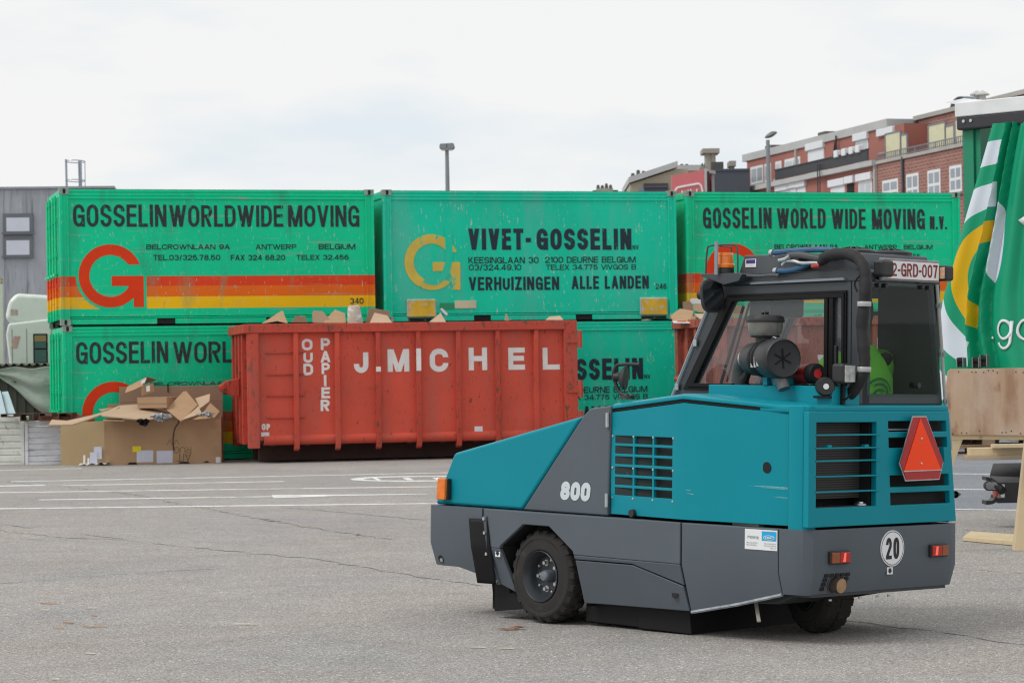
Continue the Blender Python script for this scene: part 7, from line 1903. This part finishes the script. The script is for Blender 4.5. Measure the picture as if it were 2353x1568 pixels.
# trailer running gear so that it stands on the ground
for x in (1.6, 2.9):
    MB().lathe([(0, 0), (.28, 0), (.48, .02), (.5, .06), (.5, .28), (.46, .32), (0, .32)], (x + 1.2, .10, .5), (0, 1, 0), 28).build('wheel', TYRE, tl)
MB().box((.3, .7, .75), (LEN, 1.7, 1.0)).build('chassis', BK2, tl)
MB().box((1.0, .6, .35), (1.15, .75, .98)).build('guard_bracket', BK2, tl)

# ================================================================== plywood trestle
WOOD = pm('raw plywood', (.50, .345, .23), .75, var=.09, vs=1.2, marks=[((.36, .215, .13), 2.2, .50, .14, (2.5, 1, .22)), ((.30, .16, .09), 1.3, .62, .06, (3, 1, .9)), ((.22, .12, .07), 30, .72, .03, (1, 1, .5)), ((.58, .45, .36), 2, .52, .2, (1, 1, .5))])
PINE = pm('pale pine', (.60, .48, .30), .7, var=.08, vs=2, marks=[((.45, .32, .17), 6, .58, .1, (3, 3, .4))])
YW = 20.5
def wpx(x, y, dY=0.0): return at((3439 + x * 400 / 729) * K, (1340 + y * 860 / 1568) * K, YW + dY)
base = gnd(2190, 1150)
tr_ = thing('trestle_board', 'plywood board on a pine trestle behind the sweeper, right edge', 'trestle', Matrix.Translation((4.0, YW, 0)))
MI = Matrix.Translation((-4.0, -YW, 0))
bt = [wpx(182, 290), wpx(222, 528), wpx(1400, 535), wpx(1400, 60), wpx(228, 78), wpx(210, 95)]
loc_(MB().sheet(bt, .018, (0, 1, 0))).build('board', WOOD, tr_, .002)
loc_(MB().bar(wpx(222, 538, .06), wpx(1400, 545, .06), .07, .05)).build('beam', PINE, tr_, .004)
def leg(a, b, wd=.085, dp=.06):
    a, b = Vector(a), Vector(b); n_ = Vector((wd, 0, 0)); dd = Vector((0, dp, 0))
    return loc_(MB().hexa([b, b + n_, b + n_ + dd, b + dd], [a, a + n_, a + n_ + dd, a + dd])).build('leg', PINE, tr_, .004)
p1_ = wpx(240, 530, .03); g1 = at(2176, 1200, YW + .15); g1 = Vector((p1_.x - .36, YW + .12, 0.0))
leg(p1_, g1, .10)
g2 = gnd((3540 + 790 * 299 / 902) * K, (1600 + 1400 * 299 / 902) * K)
leg(Vector((g2.x + .22, g2.y + .25, 1.32)), g2, .12, .09)
g3 = g2 + Vector((2.2, .2, 0)); leg(g3 + Vector((-.1, .1, 1.3)), g3)
NAIL = pm('nail marks', (.08, .05, .035), .8)
for k in range(34):
    x = 250 + 30 * k + random.uniform(-9, 9); y = random.choice((92, 100, 505, 515)) + random.uniform(-6, 6)
    p = wpx(x, y, -.0015)
    loc_(MB().lathe([(0, -.001), (.006, -.001), (.006, .002)], p, (0, 1, 0), 6)).build('nail', NAIL, tr_)
# plank on the ground, planks and pallets further back
zq = lambda x, y: ((3540 + x * 299 / 902) * K, (1600 + y * 299 / 902) * K)
q_ = [gnd(*zq(210, 1290)), gnd(*zq(800, 1345)), gnd(*zq(830, 1262)), gnd(*zq(300, 1222))]
o = MB().sheet([Vector((p.x, p.y, 0.004)) for p in q_], .035, (0, 0, 1)).build('plank', PINE, None, .003); tag(o, 'short pale pine plank lying on the asphalt behind the bumper', 'plank')
YP = gnd(*zq(300, 372)).y
def plank(x0, x1, y, lb, dY, dz, th=.05, wd=.35):
    a = gnd(*zq(x0, y)); b = gnd(*zq(x1, y + 4))
    o = MB().box((a.x, a.y + dY, dz), (b.x, a.y + dY + wd, dz + th)).build('plank', PINE if dz else pm('weathered plank', (.44, .33, .22), .8, var=.12, vs=3), None, .006); tag(o, lb, 'plank')
plank(250, 1400, 372, 'lowest long weathered plank in front of the pallets', 0, .0, .07)
plank(310, 1400, 372, 'pale plank lying on the long weathered plank', .12, .07, .12, .3)
plank(580, 1400, 372, 'shorter plank on top of the plank pile', .1, .19, .06, .3)
PAL = pm('weathered pallet wood', (.30, .20, .125), .85, var=.2, vs=3)
pal0 = None
for k in range(5):
    zk = k * .155
    a = gnd(*zq(60, 330))
    t = thing('pallet', ['bottom', 'second', 'third', 'fourth', 'top'][k] + ' wooden pallet of the stack behind the trestle', 'pallet', Matrix.Translation((a.x - .3 + .12 * (k % 2), a.y + .5, zk)), 'stacked pallets')
    if k == 0:
        for y in (0, .5, .99):
            for x in (0, .85, 1.7, 2.55):
                MB().box((x, y, .022), (x + .22, y + .10, .10)).build('block', PAL, t)
            MB().box((-.0, y, 0), (2.8, y + .1, .022)).build('bottom_board', PAL, t)
        for k2 in range(7):
            MB().box((0, k2 * .165, .122), (2.8, k2 * .165 + .11, .144)).build('top_board', PAL, t)
        for x in (0, .85, 1.7, 2.55):
            MB().box((x, 0, .10), (x + .22, 1.1, .122)).build('stringer', PAL, t)
        pal0 = t
    else:
        for ch in [c2 for c2 in COL.objects if c2.parent == pal0]:
            c2 = ch.copy(); COL.objects.link(c2); c2.parent = t
# grey plastic fitting on the planks
a = gnd(*zq(780, 330))
o = MB().prism([(0, 0), (.0, .25), (.12, .42), (.9, .45), (.9, .0), (.3, .0), (.26, .18), (.16, .18), (.12, 0)], 1, 0, .4).build('plastic_fitting', pm('grey plastic', (.36, .37, .40), .5, var=.08), None, .02); o.location = (a.x, a.y + .1, .25); tag(o, 'grey moulded plastic part on the planks at the right edge', 'plastic part')
# ================================================================== small litter on the asphalt
LEAF = pm('dry brown leaf', (.28, .13, .07), .8, var=.2, vs=20)
CHIP = pm('wood chip', (.44, .28, .18), .8, var=.15, vs=20)
CHW = pm('pale straw', (.55, .52, .42), .8)
zt2 = lambda x, y: gnd((1700 + x * 600 / 1848) * K, (2050 + y * 600 / 1848) * K)
p = zt2(672, 955)
o = MB().add([(-.085, .0, .010), (-.035, -.02, .006), (.015, -.02, .010), (.06, -.014, .022), (.08, .02, .016), (.02, .04, .022), (-.014, .014, .006), (-.055, .024, .012)], [(0, 1, 6, 7), (1, 2, 5, 6), (2, 3, 4, 5)]).build('leaf', LEAF, solid=.002); o.location = (p.x, p.y, 0); tag(o, 'dry brown leaf on the asphalt before the front wheel', 'leaf')
lit = [((0, 1700, .548), 340, 1028, .16, CHIP, 'long reddish wood chip, upper left of the litter'), ((0, 1700, .548), 312, 1073, .08, CHW, 'pale chip below the long reddish chip'), ((0, 1700, .548), 470, 1160, .09, CHIP, 'thick brown chip in the middle of the litter'),
       ((0, 1700, .548), 402, 1197, .09, CHIP, 'reddish chip left of the thick brown chip, nearest the viewer'), ((0, 1700, .548), 606, 1188, .09, CHIP, 'left one of two slim chips right of the thick chip'), ((0, 1700, .548), 685, 1189, .12, CHIP, 'right one of two slim chips right of the thick chip'),
       ((0, 1700, .548), 645, 1112, .06, CHIP, 'small dark chip above the two slim chips'), ((0, 1700, .548), 632, 1060, .09, CHW, 'pale sliver above the small dark chip'), ((0, 1700, .548), 1680, 1170, .20, CHW, 'long pale straw in the centre of the foreground'),
       ((0, 1700, .548), 620, 1372, .08, CHW, 'pale sliver near the bottom left'), ((0, 1700, .548), 380, 1546, .05, CHW, 'tiny pale chip at the bottom edge'), ((1700, 2050, 600 / 1848), 285, 1168, .11, CHW, 'straw left below the front wheel'), ((1700, 2050, 600 / 1848), 605, 1180, .11, CHW, 'straw right below the front wheel'),
       ((900, 1650, .34), 920, 220, .45, PAPER, 'white paper scrap under the red skip'), ((900, 1650, .34), 2210, 188, .25, PAPER, 'white paper scrap right under the red skip')]
for (ox, oy, s_), x, y, ln, mt, lb in lit:
    p = gnd((ox + x * s_) * K, (oy + y * s_) * K)
    o = MB().hexa([(-ln * .4, -.006, .004), (ln * .4, -.012, .004), (ln * .3, .010, .004), (-ln * .3, .008, .004)], [(-ln * .4, -.006, .010), (ln * .4, -.010, .007), (ln * .3, .010, .008), (-ln * .3, .008, .011)]).build('wood_chip' if mt is not PAPER else 'paper_scrap', mt); o.location = (p.x, p.y, 0); o.rotation_euler = (0, 0, random.uniform(-.3, .3)); tag(o, lb, 'litter')
